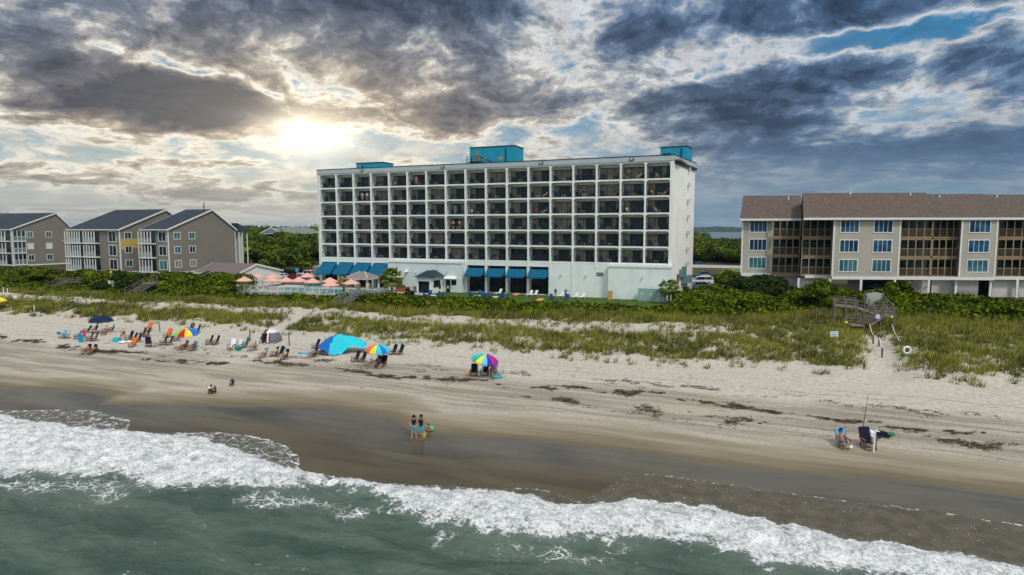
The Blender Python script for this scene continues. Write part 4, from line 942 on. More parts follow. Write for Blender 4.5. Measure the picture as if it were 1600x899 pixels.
# dune thicket: low wind-clipped bushes in a band between the dune grass and the buildings
def thick_height(u, v):
    h = np.full(u.shape, 0.0); e0 = vb(u)
    front = sst((v - e0 + .6) / 1.8)
    hl_ = 1.0                                                  # in front of the lawn
    h = np.where((u > -90) & (u < -12), (hl_ + .30 * (v < 86.5)) * (.0 + 1.45 * fbm(u * .16 + 7, v * .25, 4)) * (v < 89.4 - (u > -60) * .6), h)
    h = np.where((u > -90) & (u < -66), .35 * (v < 86.2), h)
    left = np.where(u < -90, 1.2 + 1.5 * sst((v - 83) / 6), 0) * (v < 91.5) * (.55 + .9 * fbm(u * .10 + 3, v * .12, 3))
    left = left * np.where((u > -118) & (u < -112.5), .25, 1)      # gap where the stair comes down
    left = left * np.where((u < -124), .85, 1)
    h = np.maximum(h, left)
    right = np.where(u >= -12, .95 + .35 * sst((v - 95) / 5) * (u > -2), 0) * (v < 101.5) * (.1 + 1.7 * fbm(u * .14 + 3, v * .2, 3))
    right = np.where((u > 2.5) & (u < 13.5) & (v < 101), right * .35, right)
    right = np.where((u > -12) & (u < -1), 1.3 * sst((v - 84) / 8) + .7, right) * (v < 101.5)
    h = np.maximum(h, np.where(u >= -12, right, 0))
    return h * front * (.8 + .5 * fbm(u * .25, v * .25, 3))
n = 18000
u = rg.uniform(-260, 80, n); v = rg.uniform(76, 103, n); e0 = vb(u); ok = (v > e0 - 1.2 + 1.5 * rg.random(n)); u, v = u[ok], v[ok]
h = thick_height(u, v)
_x, _y = xy(u, v); _p = 800 + 1000 * _x / _y                     # lower growth round and in front of the stairs
for a_, b_2, ymax in ((62, 146, 131), (184, 268, 121), (512, 612, 101.5), (1296, 1396, 86)): h = np.where((_p > a_) & (_p < b_2) & (_y < ymax), np.minimum(h, .30 if a_ < 1000 else .85), h)
ok = h > .25; u, v, h = u[ok], v[ok], h[ok]
# thin to about one bush per 1.3 m cell
cell = {}
for i in rg.permutation(len(u)): cell.setdefault((int(u[i] / 1.25), int(v[i] / 1.25)), i)
k = np.array(list(cell.values())); u, v, h = u[k], v[k], h[k]
x, y = xy(u, v); z = H(u, v); r = (.55 + .45 * rg.random(len(u)) + .14 * h) * np.where(h < .5, .7, 1)
lob = np.stack([x, y, z + h - r * .62, r * 1.2, r * 1.2, r * .75], 1)
big = h > 1.8; lob2 = np.stack([x[big], y[big], z[big] + h[big] * .35, r[big] * 1.4, r[big] * 1.4, h[big] * .45], 1)
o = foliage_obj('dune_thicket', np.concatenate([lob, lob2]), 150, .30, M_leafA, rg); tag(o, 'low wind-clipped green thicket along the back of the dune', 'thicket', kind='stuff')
print('thicket lobes', len(lob) + len(lob2))

# dune grass
n = 90000
u = rg.uniform(-135, 40, n); v = rg.uniform(61, 95, n)
def vf(u): return pl([(-400, 62), (-110, 63.0), (-62, 64.2), (-34, 63.2), (-12.4, 64.4), (2, 68.6), (20, 68.8), (60, 69)], u)
f0 = vf(u) + (fbm(u * .35, u * 0, 4) - .5) * 3.2; e0 = vb(u); t = (v - f0) / (e0 - f0)
nz = fbm(u * .22, v * .32, 4, .6); nz2 = fbm(u * .9, v * 1.2, 3, .6)
den = np.where(t < .42, sst((t) / .05) * .95, np.where(t < .76, .16, 1.0))
den = np.where((t > .34) & (t < .46), .95 - .79 * sst((t - .34) / .12), den); den = np.where((t > .72) & (t < .80), .16 + .84 * sst((t - .72) / .08), den)
rt = sst((u + 10) / 12); den = np.maximum(den, rt * np.where(t > .25, .93, .62) * (t > 0)) * (t > 0) * (t < 1.04)
den = np.maximum(den, .30 * (t > -.12) * (t <= 0) * sst((nz2 - .56) / .05))
den = den * (t < 1.04); den = den * np.where(den < .6, sst((nz2 * .6 + nz * .4 - .46) / .06), sst((nz2 * .7 + nz * .3 - .34) / .12)) * (1 - path_mask(u, v) * 1.4).clip(0, 1)
ok = rg.random(n) < den; u, v, t = u[ok], v[ok], t[ok]; n = len(u); x, y = xy(u, v); z = H(u, v)
hgt = (.42 + .38 * rg.random(n)) * (1 + .35 * (t > .7) + .1 * (t < .4)); B = 9; rep = np.repeat(np.arange(n), B); m = len(rep)
a = rg.uniform(0, 2 * math.pi, m); rr = rg.uniform(0, .26, m); bx_ = x[rep] + np.cos(a) * rr; by_ = y[rep] + np.sin(a) * rr
hh = hgt[rep] * rg.uniform(.6, 1.15, m); lean = rg.uniform(.1, .75, m) * hh; a2 = a + rg.normal(size=m) * .6; w = rg.uniform(.018, .042, m)
tx, ty = bx_ + np.cos(a2) * lean + .22 * hh, by_ + np.sin(a2) * lean; px_, py_ = -np.sin(a2) * w, np.cos(a2) * w
zb0 = z[rep] - .03
VV = np.stack([np.stack([bx_ - px_, by_ - py_, zb0], 1), np.stack([bx_ + px_, by_ + py_, zb0], 1), np.stack([tx, ty, zb0 + hh], 1)], 1).reshape(-1, 3)
o = npmesh('dune_grass', VV, np.arange(len(VV)).reshape(-1, 3), M_grassA); tag(o, 'tufts of sea oats and dune grass covering the dune front', 'grass', kind='stuff')
print('grass clumps', n)

# woods behind
def hill(u, v): return H(u, v)
n = 14000; u = rg.uniform(-330, 260, n); v = rg.uniform(104, 640, n) ** 1.0
x, y = xy(u, v); ppx = 800 + 1000 * x / y
vis = ((ppx > 345) & (ppx < 520)) | ((ppx > 1060) & (ppx < 1185)) | (rg.random(n) < np.where(u < -128, .6, .30))
clear_ = ((u > -128) & (u < -80) & (v < 152)) | ((u > -85) & (u < 62) & (v < 197)) | ((u < -80) & (v < 128)) | ((v > 177) & (v < 193) & (u > -84)) | ((np.abs(x + 96) < 16) & (np.abs(y - 259) < 14) )
ok = vis & ~clear_; u, v, x, y = u[ok], v[ok], x[ok], y[ok]
cell = {}
for i in rg.permutation(len(u)):
    s = 3.6 if v[i] < 260 else 6.5; cell.setdefault((int(u[i] / s), int(v[i] / s), s), i)
k = np.array(list(cell.values())); u, v, x, y = u[k], v[k], x[k], y[k]
z = H(u, v); th = 5.0 + 2.2 * fbm(u * .05, v * .05, 3) + 3.2 * rg.random(len(u)) - .8 - 1.5 * (u > -60) - 2.5 * (u > -60) * sst((v - 190) / 200)
r = np.where(v < 260, 2.4, 4.2) * rg.uniform(.65, 1.5, len(u)); lob = np.stack([x, y, z + th - r * .5, r * 1.25, r * 1.25, r * .78], 1)
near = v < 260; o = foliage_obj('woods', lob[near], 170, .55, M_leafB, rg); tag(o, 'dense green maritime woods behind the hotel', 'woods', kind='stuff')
lowl = lob[near].copy(); lowl[:, 2] -= 2.2
o = foliage_obj('distant_woods', lob[~near], 110, 1.0, M_leafB, rg); tag(o, 'farther green woods rising toward the sound', 'woods', kind='stuff')
print('woods', near.sum(), (~near).sum())

def tree(name, base, height, spread, label, cat, m, per=260, nl=16, leaf=.4, seed=1, group=None, lean=(0, 0), flat=.6, trunk_r=.18, crown0=.35):
    rs = np.random.default_rng(seed); root = empty(name, base, 0, label, cat, group); L_ = []; b = MB(); top = Vector((lean[0], lean[1], height * .55))
    b.tube([(0, 0, -.3), (lean[0] * .3, lean[1] * .3, height * .25), tuple(top)], [trunk_r, trunk_r * .8, trunk_r * .5], 8)
    for i in range(nl):
        a = rs.uniform(0, 2 * math.pi); q = math.sqrt(rs.uniform(.02, 1)) * spread; zz_ = height * (crown0 + (1 - crown0) * (1 - (q / spread) ** 2 * .75) * rs.uniform(.6, 1.0)); r = rs.uniform(.22, .38) * spread
        c = Vector((lean[0] + math.cos(a) * q, lean[1] + math.sin(a) * q, zz_ - r * flat)); L_.append((c.x, c.y, c.z, r, r, r * flat))
        if i < 9: b.tube([(lean[0] * .4, lean[1] * .4, height * .3), ((c.x + lean[0]) / 2, (c.y + lean[1]) / 2, height * .42), (c.x, c.y, c.z)], [trunk_r * .5, trunk_r * .35, trunk_r * .15], 6)
    b.build('trunk', M_trunk, root, smooth=True); o = foliage_obj('crown', L_, per, leaf, m, rs, parent=root, core=.66); return root
# single shrubs and trees that can be told apart
def gz(px, py, Y):     # ground point below the given pixel column at depth Y
    p = tz(px, py, Y); return Vector((p.x, p.y, Hxy(p.x, p.y)))
tree('shrub', gz(1188, 450, 96), 4.3, 5.0, 'large dark green spreading shrub at the left corner of the brown roofed condominium', 'shrub', M_leafC, 420, 26, .28, 21, flat=.55)
tree('shrub', gz(1285, 450, 88), 3.7, 3.4, 'rounded green shrub just left of the zigzag timber walkway', 'shrub', M_leafA, 380, 18, .26, 22, flat=.7, crown0=.2)
tree('shrub', gz(1115, 470, 98), 3.1, 2.9, 'bushy green shrub hiding the parked cars right of the hotel', 'shrub', M_leafA, 420, 18, .26, 23, flat=.75, crown0=.15)
tree('shrub', gz(1136, 470, 93), 2.7, 3.0, 'broad yellow green shrub between the hotel car park and the walkway', 'shrub', M_leafA, 420, 18, .26, 24, flat=.7, crown0=.15)
tree('shrub', gz(1402, 465, 90), 3.0, 2.1, 'grey green shrub right of the zigzag timber walkway', 'shrub', M_leafA, 360, 14, .24, 25, flat=.8, crown0=.2)
tree('shrub', gz(298, 440, 117), 3.6, 4.2, 'tall rounded hedge like shrub below the grey condominium nearest the hotel', 'shrub', M_leafA, 420, 24, .32, 26, flat=.65, crown0=.15)
tree('shrub', gz(336, 440, 115), 3.3, 3.4, 'rounded shrub next to the white fenced pool terrace', 'shrub', M_leafA, 420, 20, .32, 27, flat=.65, crown0=.15)
tree('shrub', gz(190, 435, 122), 3.6, 3.8, 'dark shrub between the two grey timber beach stairs', 'shrub', M_leafC, 360, 18, .3, 28, flat=.6, crown0=.2)
tree('shrub', gz(62, 430, 132), 4.2, 4.2, 'wind bent shrub in front of the white shuttered condominium', 'shrub', M_leafA, 380, 20, .32, 29, flat=.45, crown0=.3, lean=(-1.2, 0))
tree('shrub', gz(806 - 166, 460, 108), 1.4, .9, 'small round bush beside the pavilion patio', 'shrub', M_leafC, 260, 8, .16, 30, flat=.8, crown0=.1, trunk_r=.05)
tree('shrub', gz(573, 462, 106), 1.1, .9, 'small dark bush below the timber railing of the gazebo deck', 'shrub', M_leafC, 220, 8, .16, 31, flat=.7, crown0=.1, trunk_r=.05)
tree('shrub', gz(1146, 430, 132), 3.0, 3.8, 'rounded green shrub between the parked cars and the brown roofed condominium', 'shrub', M_leafA, 380, 18, .34, 33, flat=.7, crown0=.15)
for i, (px, Y, hh, sp, lb) in enumerate([(470, 158, 9.0, 7.5, 'broad live oak over the white pickup behind the pool'), (412, 156, 8.2, 6.0, 'dark live oak behind the mauve roofed pool house'), (438, 170, 9.5, 6.5, 'taller live oak between the two oaks behind the pool'),
                                         (392, 190, 9, 7, 'live oak right behind the grey condominium gable'), (1118, 235, 8.5, 7, 'live oak beyond the road right of the hotel'), (1150, 228, 8.0, 7, 'live oak beyond the road beside the brown roofed condominium')]):
    tree('live_oak', gz(px, 400, Y), hh, sp, lb, 'tree', M_leafB, 420, 30, .5, 40 + i, 'live oaks at the edge of the woods', flat=.5, crown0=.3, trunk_r=.35)
tree('sapling', gz(399, 405, 136), 5.2, 1.0, 'thin leaning sapling behind the mauve shingle roof', 'tree', M_leafP, 60, 6, .35, 51, lean=(1.6, 0), flat=.7, crown0=.7, trunk_r=.07)
# bare grey shrub
def bare(base, s, label, seed):
    rs = random.Random(seed); b = MB()
    def br(p, d, l, r, k):
        q = p + d * l; b.tube([tuple(p), tuple(q)], [r, r * .7], 5, cap=False)
        if k:
            for _ in range(3): br(q, (d + Vector((rs.uniform(-.8, .8), rs.uniform(-.8, .8), rs.uniform(-.1, .5)))).normalized(), l * .72, r * .62, k - 1)
    for _ in range(5): br(Vector((rs.uniform(-.3, .3), 0, 0)), Vector((rs.uniform(-.7, .7), rs.uniform(-.5, .5), 1)).normalized(), .9 * s, .05 * s, 4)
    o = b.build('bare_shrub', M_dead, loc=base); tag(o, label, 'shrub')
bare(gz(1434, 470, 89), 1.05, 'leafless grey shrub in front of the pale garage wall', 3)
bare(gz(1252 + 30, 490, 82), .55, 'low leafless grey shrub below the timber walkway', 4)

# palms
def palm(base, trunk_h, spread, label, seed, droop=.5, n=26, m=None):
    rs = random.Random(seed); root = empty('palm_tree', base, 0, label, 'palm'); b = MB()
    b.tube([(0, 0, -.2), (.05, 0, trunk_h * .5), (.0, .02, trunk_h)], [.20, .16, .17], 10); b.build('trunk', M_trunk, root, smooth=True)
    f = MB()
    for i in range(n):
        a = i * 2.399 + rs.uniform(-.2, .2); e = rs.uniform(-.75, 1.15); d = Vector((math.cos(a) * math.cos(e), math.sin(a) * math.cos(e), math.sin(e))); l = spread * rs.uniform(.45, .6)
        p0 = Vector((0, 0, trunk_h)); p1 = p0 + d * l; f.tube([tuple(p0), tuple(p1)], [.02, .012], 4, cap=False)
        side = d.cross(Vector((0, 0, 1))).normalized(); up_ = side.cross(d)
        for k in range(13):      # fan of narrow leaflets
            an = (k - 6) * .24; dd = (d * math.cos(an) + side * math.sin(an)).normalized(); ll = spread * .55 * (1 - .35 * abs(k - 6) / 6); mid = p1 + dd * ll * .55 + up_ * .03; tip = p1 + dd * ll - Vector((0, 0, droop * ll * rs.uniform(.5, 1.1)))
            sd = dd.cross(up_).normalized() * .085; f.add([tuple(p1), tuple(mid - sd), tuple(mid + sd), tuple(tip)], [(0, 1, 2), (1, 3, 2)])
    f.build('crown', m or M_leafP, root); return root

# ------------------------------------------------------------------ people
M_skinL = mat('skin_light', (.52, .30, .21), .6, .06, 8, spec=.3); M_skinM = mat('skin_tan', (.33, .17, .10), .6, .06, 8, spec=.3); M_skinD = mat('skin_dark', (.055, .032, .022), .6, .06, 8, spec=.3)
M_hair = mat('dark_hair', (.018, .012, .009), .6, .2, 8); M_hairb = mat('fair_hair', (.30, .20, .09), .6, .2, 8)
M_eye = mat('eye_dark', (.01, .01, .01), .3, 0)
def cloth(c): return mat('cloth_%02x%02x%02x' % tuple(int(min(1, q) * 255) for q in c), c, .85, .10, 6)
V3 = Vector
def pose(kind):
    J = dict(pelvis=V3((0, 0, .96)), waist=V3((0, .01, 1.10)), chest=V3((0, .02, 1.29)), neck=V3((0, .01, 1.47)), jaw=V3((0, -.015, 1.55)), head=V3((0, -.005, 1.64)), crown=V3((0, .005, 1.71)))
    for s, n in ((-1, 'L'), (1, 'R')):
        J['sh' + n] = V3((s * .185, .02, 1.41)); J['el' + n] = V3((s * .235, .04, 1.12)); J['wr' + n] = V3((s * .25, -.04, .88))
        J['hip' + n] = V3((s * .095, 0, .92)); J['kn' + n] = V3((s * .105, -.02, .50)); J['an' + n] = V3((s * .11, .01, .085)); J['toe' + n] = V3((s * .13, -.15, .035))
    if kind == 'hips':
        for s, n in ((-1, 'L'), (1, 'R')): J['el' + n] = V3((s * .40, .10, 1.17)); J['wr' + n] = V3((s * .19, -.04, 1.03)); J['kn' + n].x = s * .13; J['an' + n].x = s * .17; J['toe' + n].x = s * .21
    if kind == 'crossed':
        for s, n in ((-1, 'L'), (1, 'R')): J['el' + n] = V3((s * .27, -.03, 1.14)); J['wr' + n] = V3((-s * .02, -.22, 1.17 + .03 * s))
    if kind == 'arm':
        J['elR'] = V3((.42, -.10, 1.28)); J['wrR'] = V3((.62, -.22, 1.36)); J['knL'] = V3((-.11, -.10, .50)); J['anL'] = V3((-.11, .05, .085)); J['toeL'] = V3((-.12, -.11, .035))
    if kind in ('sit', 'sitchild'):        # reclined in a low beach chair
        tilt = Matrix.Rotation(R(-24), 4, 'X'); p0 = V3((0, .12, .36))
        for k in ('waist', 'chest', 'neck'): J[k] = p0 + tilt @ (J[k] - J['pelvis'])
        t2 = Matrix.Rotation(R(-8), 4, 'X'); nk = V3((0, .01, 1.47))
        for k in ('jaw', 'head', 'crown'): J[k] = J['neck'] + t2 @ (J[k] - nk)
        for s, n in ((-1, 'L'), (1, 'R')):
            J['sh' + n] = p0 + tilt @ (V3((s * .185, .02, 1.41)) - V3((0, 0, .96))); J['el' + n] = V3((s * .28, .18, .62)); J['wr' + n] = V3((s * .25, -.08, .60))
            J['hip' + n] = V3((s * .095, .10, .34)); J['kn' + n] = V3((s * .13, -.34, .50)); J['an' + n] = V3((s * .13, -.62, .13)); J['toe' + n] = V3((s * .15, -.78, .10))
        J['pelvis'] = p0
    if kind == 'lie':
        M = Matrix.Rotation(R(-62), 4, 'X'); p0 = V3((0, .1, .22))
        for k in ('waist', 'chest', 'neck', 'jaw', 'head', 'crown', 'shL', 'shR', 'elL', 'elR', 'wrL', 'wrR'): J[k] = p0 + M @ (J[k] - V3((0, 0, .96)))
        for s, n in ((-1, 'L'), (1, 'R')): J['hip' + n] = V3((s * .095, .06, .2)); J['kn' + n] = V3((s * .13, -.36, .32)); J['an' + n] = V3((s * .14, -.74, .10)); J['toe' + n] = V3((s * .16, -.82, .22))
        for k in ('elL', 'elR', 'wrL', 'wrR'): J[k].z = max(J[k].z, .14)
        J['pelvis'] = p0
    if kind == 'squat':
        tilt = Matrix.Rotation(R(32), 4, 'X'); p0 = V3((0, .16, .26))
        for k in ('waist', 'chest', 'neck', 'jaw', 'head', 'crown', 'shL', 'shR'): J[k] = p0 + tilt @ (J[k] - V3((0, 0, .96)))
        for s, n in ((-1, 'L'), (1, 'R')):
            J['hip' + n] = V3((s * .10, .13, .25)); J['kn' + n] = V3((s * .17, -.20, .46)); J['an' + n] = V3((s * .14, .02, .085)); J['toe' + n] = V3((s * .16, -.15, .035))
            J['el' + n] = V3((s * .22, -.34, .48)); J['wr' + n] = V3((s * .13, -.50, .28))
        J['pelvis'] = p0
    if kind == 'ground':            # sitting on the sand with the legs folded forward
        p0 = V3((0, .05, .13)); tilt = Matrix.Rotation(R(10), 4, 'X')
        for k in ('waist', 'chest', 'neck', 'jaw', 'head', 'crown', 'shL', 'shR'): J[k] = p0 + tilt @ (J[k] - V3((0, 0, .96)))
        for s, n in ((-1, 'L'), (1, 'R')):
            J['hip' + n] = V3((s * .10, .02, .12)); J['kn' + n] = V3((s * .26, -.30, .22)); J['an' + n] = V3((s * .12, -.48, .07)); J['toe' + n] = V3((s * .02, -.58, .06))
            J['el' + n] = V3((s * .25, -.12, .36)); J['wr' + n] = V3((s * .17, -.36, .24))
        J['pelvis'] = p0
    return J
BONES = [('pelvis', 'waist', 'torso'), ('waist', 'chest', 'torso'), ('chest', 'neck', 'chest'), ('neck', 'jaw', 'neck'), ('jaw', 'head', 'head'), ('head', 'crown', 'head')]
for n_ in 'LR': BONES += [('chest', 'sh' + n_, 'chest'), ('sh' + n_, 'el' + n_, 'uparm'), ('el' + n_, 'wr' + n_, 'forearm'), ('wr' + n_, 'pm' + n_, 'hand'), ('pelvis', 'hip' + n_, 'pelvis'), ('hip' + n_, 'kn' + n_, 'thigh'), ('kn' + n_, 'an' + n_, 'shin'), ('an' + n_, 'toe' + n_, 'foot')]
RAD = dict(pelvis=.135, waist=.115, chest=.145, neck=.055, jaw=.070, head=.098, crown=.055, sh=.070, el=.043, wr=.028, pm=.034, hip=.095, kn=.056, an=.036, toe=.030)
_body = {}
def body_mesh(kind):
    if kind in _body: return _body[kind]
    J = pose(kind)
    for n in 'LR': J['pm' + n] = J['wr' + n] + (J['wr' + n] - J['el' + n]).normalized() * .07
    names = list(J); vs_ = [J[k] for k in names]; es = [(names.index(a), names.index(b)) for a, b, _ in BONES]; rad = [RAD[k if k in RAD else k[:-1]] for k in names]
    for n, s in (('L', -1), ('R', 1)):      # five fingers from the palm
        d = (J['pm' + n] - J['wr' + n]).normalized(); side = d.cross(V3((1, 0, 0)) if abs(d.x) < .8 else V3((0, 0, 1))).normalized(); dn = d.cross(side)
        pi = names.index('pm' + n)
        for k, (off, l) in enumerate(((-.030, .075), (-.010, .085), (.010, .080), (.028, .062))):
            a = len(vs_); vs_ += [J['pm' + n] + side * off + d * .025, J['pm' + n] + side * off * 1.2 + d * (.025 + l * .55) + dn * .008, J['pm' + n] + side * off * 1.2 + d * (.025 + l) + dn * .022]
            rad += [.010, .009, .0075]; es += [(pi, a), (a, a + 1), (a + 1, a + 2)]
        a = len(vs_); wp = (J['wr' + n] + J['pm' + n]) / 2; vs_ += [wp - side * .045 + d * .02, wp - side * .065 + d * .055 + dn * .01]; rad += [.012, .009]; es += [(pi, a), (a, a + 1)]
    hd = (J['crown'] - J['jaw']).normalized(); fw = V3((0, -1, 0)); fw = (fw - hd * fw.dot(hd)).normalized()
    a = len(vs_); vs_.append(J['head'] * .55 + J['jaw'] * .45 + fw * .112); rad.append(.014); es.append((names.index('head'), a))       # nose
    for s in (-1, 1): a = len(vs_); vs_.append(J['head'] * .7 + J['jaw'] * .3 + V3((s * .098, .0, 0))); rad.append(.016); es.append((names.index('head'), a))   # ears
    me = bpy.data.meshes.new('skeleton'); me.from_pydata([tuple(v) for v in vs_], es, []); o = bpy.data.objects.new('skeleton', me); COL.objects.link(o)
    md = o.modifiers.new('s', 'SKIN'); md.branch_smoothing = .4
    if not me.skin_vertices: pass
    sv = me.skin_vertices[0].data
    for i, r in enumerate(rad): sv[i].radius = (r, r * (.78 if i < len(names) and names[i] in ('pelvis', 'waist', 'chest') else 1)); sv[i].use_root = (i == 0)
    ss_ = o.modifiers.new('u', 'SUBSURF'); ss_.levels = 1; ss_.render_levels = 1
    bpy.context.view_layer.update(); dg = bpy.context.evaluated_depsgraph_get(); ev = o.evaluated_get(dg); bme = bpy.data.meshes.new_from_object(ev)
    bpy.data.objects.remove(o)
    n = len(bme.vertices); co = np.empty(n * 3, np.float32); bme.vertices.foreach_get('co', co); co = co.reshape(-1, 3); nr = np.array([v.normal[:] for v in bme.vertices])
    seg = []; tt = []; best = np.full(n, 1e9); lab = np.zeros(n, int); tv = np.zeros(n)
    for i, (a, b, _) in enumerate(BONES):
        A_, B_ = np.array(J[a]), np.array(J[b]); ab = B_ - A_; t = np.clip(((co - A_) @ ab) / (ab @ ab), 0, 1); d = np.linalg.norm(co - (A_ + t[:, None] * ab), axis=1)
        m_ = d < best; best[m_] = d[m_]; lab[m_] = i; tv[m_] = t[m_]
    faces = [tuple(p.vertices) for p in bme.polygons]; bme.polygons.foreach_set('use_smooth', [True] * len(bme.polygons))
    _body[kind] = (bme, co, nr, lab, tv, faces, J, hd, fw); return _body[kind]
_cl = {}
def cloth_mesh(kind, what):
    if (kind, what) in _cl: return _cl[(kind, what)].copy()
    bme, co, nr, lab, tv, faces, J, hd, fw = body_mesh(kind); off = {'shirt': .016, 'tank': .014, 'shorts': .020, 'trunks': .02, 'hair': .014, 'swim': .010, 'bra': .010}[what]
    def inn(i):
        k = BONES[lab[i]][2]; t = tv[i]
        if what == 'shirt': return k in ('torso', 'chest') or (k == 'uparm' and t < .6)
        if what == 'tank': return k in ('torso', 'chest')
        if what == 'shorts': return k == 'pelvis' or (k == 'thigh' and t < .62) or (k == 'torso' and BONES[lab[i]][0] == 'pelvis' and t < .3)
        if what in ('trunks', 'swim'): return k == 'pelvis' or (k == 'thigh' and t < .16) or (what == 'swim' and k == 'torso')
        if what == 'bra': return k == 'chest' and BONES[lab[i]][1] == 'neck' and t < .4
        p = V3(co[i]) - J['head']; return k == 'head' and (p.dot(fw) < .035 or p.dot(hd) > .055)
    fl = [f for f in faces if sum(inn(i) for i in f) >= 3]; used = sorted({i for f in fl for i in f}); mp = {i: k for k, i in enumerate(used)}
    me = bpy.data.meshes.new(what); me.from_pydata([tuple(co[i] + nr[i] * off) for i in used], [], [tuple(mp[i] for i in f) for f in fl]); me.polygons.foreach_set('use_smooth', [True] * len(fl)); me.update()
    _cl[(kind, what)] = me; return me.copy()
def person(kind, loc, rz, label, skin, clothes, h=1.0, hat=None, hair=M_hair, group=None):
    bme, co, nr, lab, tv, faces, J, hd, fw = body_mesh(kind); me = bme.copy(); me.materials.clear(); me.materials.append(skin)
    o = bpy.data.objects.new('person', me); COL.objects.link(o); o.location = loc; o.rotation_euler = (0, 0, rz); o.scale = (h, h, h); tag(o, label, 'person', group)
    for w, c in clothes: link({'tank': 'tank_top', 'swim': 'swimsuit', 'bra': 'bikini_top'}.get(w, w), cloth_mesh(kind, w), cloth(c) if isinstance(c, tuple) else c, o)
    if hair: link('hair', cloth_mesh(kind, 'hair'), hair, o)
    e = MB(); rgt = hd.cross(fw)
    for s in (-1, 1): e.lathe([(0, .012), (.011, .006), (.012, 0), (.0, -.010)], 6, tuple(J['head'] * .75 + J['jaw'] * .25 + fw * .093 + rgt * s * .034))
    e.build('eyes', M_eye, o)
    if hat:
        q = hd.to_track_quat('Z', 'Y'); c = J['head'] * .35 + J['crown'] * .65; m = MB(); br = .19 if hat[0] == 'sun' else .115
        m.lathe([(.0, .135), (.08, .125), (.108, .06), (.112, .0), (br, -.012), (br, -.022), (.10, -.012)], 14)
        if hat[0] == 'cap': m.add([(-.07, -.09, .0), (.07, -.09, .0), (.06, -.22, -.02), (-.06, -.22, -.02), (-.07, -.09, .012), (.07, -.09, .012), (.06, -.22, -.008), (-.06, -.22, -.008)], [(0, 3, 2, 1), (4, 5, 6, 7), (3, 7, 6, 2), (0, 4, 7, 3), (1, 2, 6, 5)])
        k = m.build('hat', cloth(hat[1]), o, loc=c); k.rotation_mode = 'QUATERNION'; k.rotation_quaternion = q
    return o

# ------------------------------------------------------------------ beach furniture
def beach_chair(fabric, wood):
    root = empty('beach_chair', (0, 0, 0)); th = .05
    MB().hexa([(-.29, -.36, .36), (.29, -.36, .36), (.29, .20, .26), (-.29, .20, .26)], [(-.29, -.36, .39), (.29, -.36, .39), (.29, .20, .29), (-.29, .20, .29)]).build('seat', fabric, root)
    MB().hexa([(-.30, .20, .27), (.30, .20, .27), (.30, .245, .26), (-.30, .245, .26)], [(-.30, .50, 1.14), (.30, .50, 1.14), (.30, .545, 1.13), (-.30, .545, 1.13)]).build('backrest', fabric, root)
    for s in (-1, 1):
        x = s * .325
        MB().bar((x, -.42, .02), (x, .46, .02), .035, mi=0).bar((x, -.40, .0), (x, .10, .42), .035).bar((x, .44, 0), (x, -.26, .38), .035).build('leg', wood, root)
        MB().bar((x, .15, .24), (x, .53, 1.06), .035).build('backrest_frame', wood, root)
        MB().box(x - .05 + s * .02, x + .05 + s * .02, -.36, .34, .54, .575).bar((x, -.30, .0), (x, -.30, .54), .04).build('armrest', wood, root)
    MB().box(-.30, .30, -.44, -.39, .0, .04).box(-.30, .30, .40, .45, .0, .04).build('cross_bar', wood, root)
    return root
CH = {'navy': beach_chair(M_navy, M_tim), 'orange': beach_chair(M_orange, M_tim), 'white': beach_chair(M_whitecloth, M_tim), 'teal': beach_chair(M_teal, M_tim), 'sky': beach_chair(M_sky, M_tim), 'amber': beach_chair(mat('amber_cloth', (.55, .28, .03), .8), M_tim)}
used_ = set()
def chair(px, py, face, label, kind='navy', s=1.0, grp='beach chairs set out on the sand', tilt=0):
    o = CH[kind] if kind not in used_ else copy_tree(CH[kind]); used_.add(kind); o.location = at(px, py); o.location.z += -.02
    o.rotation_euler = (R(tilt), 0, R(face)); o.scale = (s * .93,) * 3; return tag(o, label, 'chair', grp)
# rotation: 0 faces the viewer, -65 faces left along the shore
LF, SEA = -46, -8
chair(121, 530, LF, 'navy chair just left of the standing blue bodyboard'); chair(134, 520.5, LF + 10, 'navy chair tipped far back left of the navy umbrella', tilt=-14); chair(139.5, 532.5, LF, 'navy chair behind the person in pink'); chair(147, 533, LF, 'navy chair second to the right of the person in pink')
chair(135, 553, LF + 20, 'left one of two navy chairs nearest the water at the far left group'); chair(144, 553.5, LF + 20, 'right one of two navy chairs nearest the water at the far left group')
chair(202, 531, -30, 'navy chair left of three behind the orange chair back'); chair(208, 534, -40, 'navy chair middle of three behind the orange chair back'); chair(215, 535.5, -40, 'navy chair right of three behind the orange chair back')
chair(232.5, 541.5, 35, 'lone navy chair turned right beside the low orange chair'); chair(222, 525.5, LF, 'navy chair left of the two below the upper orange chair'); chair(229, 526.5, LF, 'navy chair right of the two below the upper orange chair')
chair(231.5, 518, -18, 'orange chair above the pair of navy chairs and left of a post', 'orange', 1.08); chair(262, 528, -18, 'orange chair above the pair of navy chairs right of a post', 'orange', 1.08); chair(207, 543, -10, 'low orange chair nearest the water right of the teal cooler', 'orange', 1.0)
chair(255, 539, LF, 'navy chair left of the two below the second orange chair'); chair(264, 539.5, LF, 'navy chair right of the two below the second orange chair'); chair(276, 533, LF - 5, 'single navy chair left of the red and yellow umbrella')
chair(298, 518, -20, 'navy chair left of the post behind the red and yellow umbrella'); chair(307.5, 520, LF, 'navy chair right of the post behind the red and yellow umbrella')
chair(326.5, 538.5, LF, 'left navy chair of the pair between the red umbrella and the white chairs'); chair(336.5, 539, LF, 'right navy chair of the pair between the red umbrella and the white chairs')
chair(287.5, 547, LF, 'amber chair with a sunbather under the red and yellow umbrella', 'amber'); chair(301.5, 548, LF + 20, 'light blue chair under the red and yellow umbrella', 'sky')
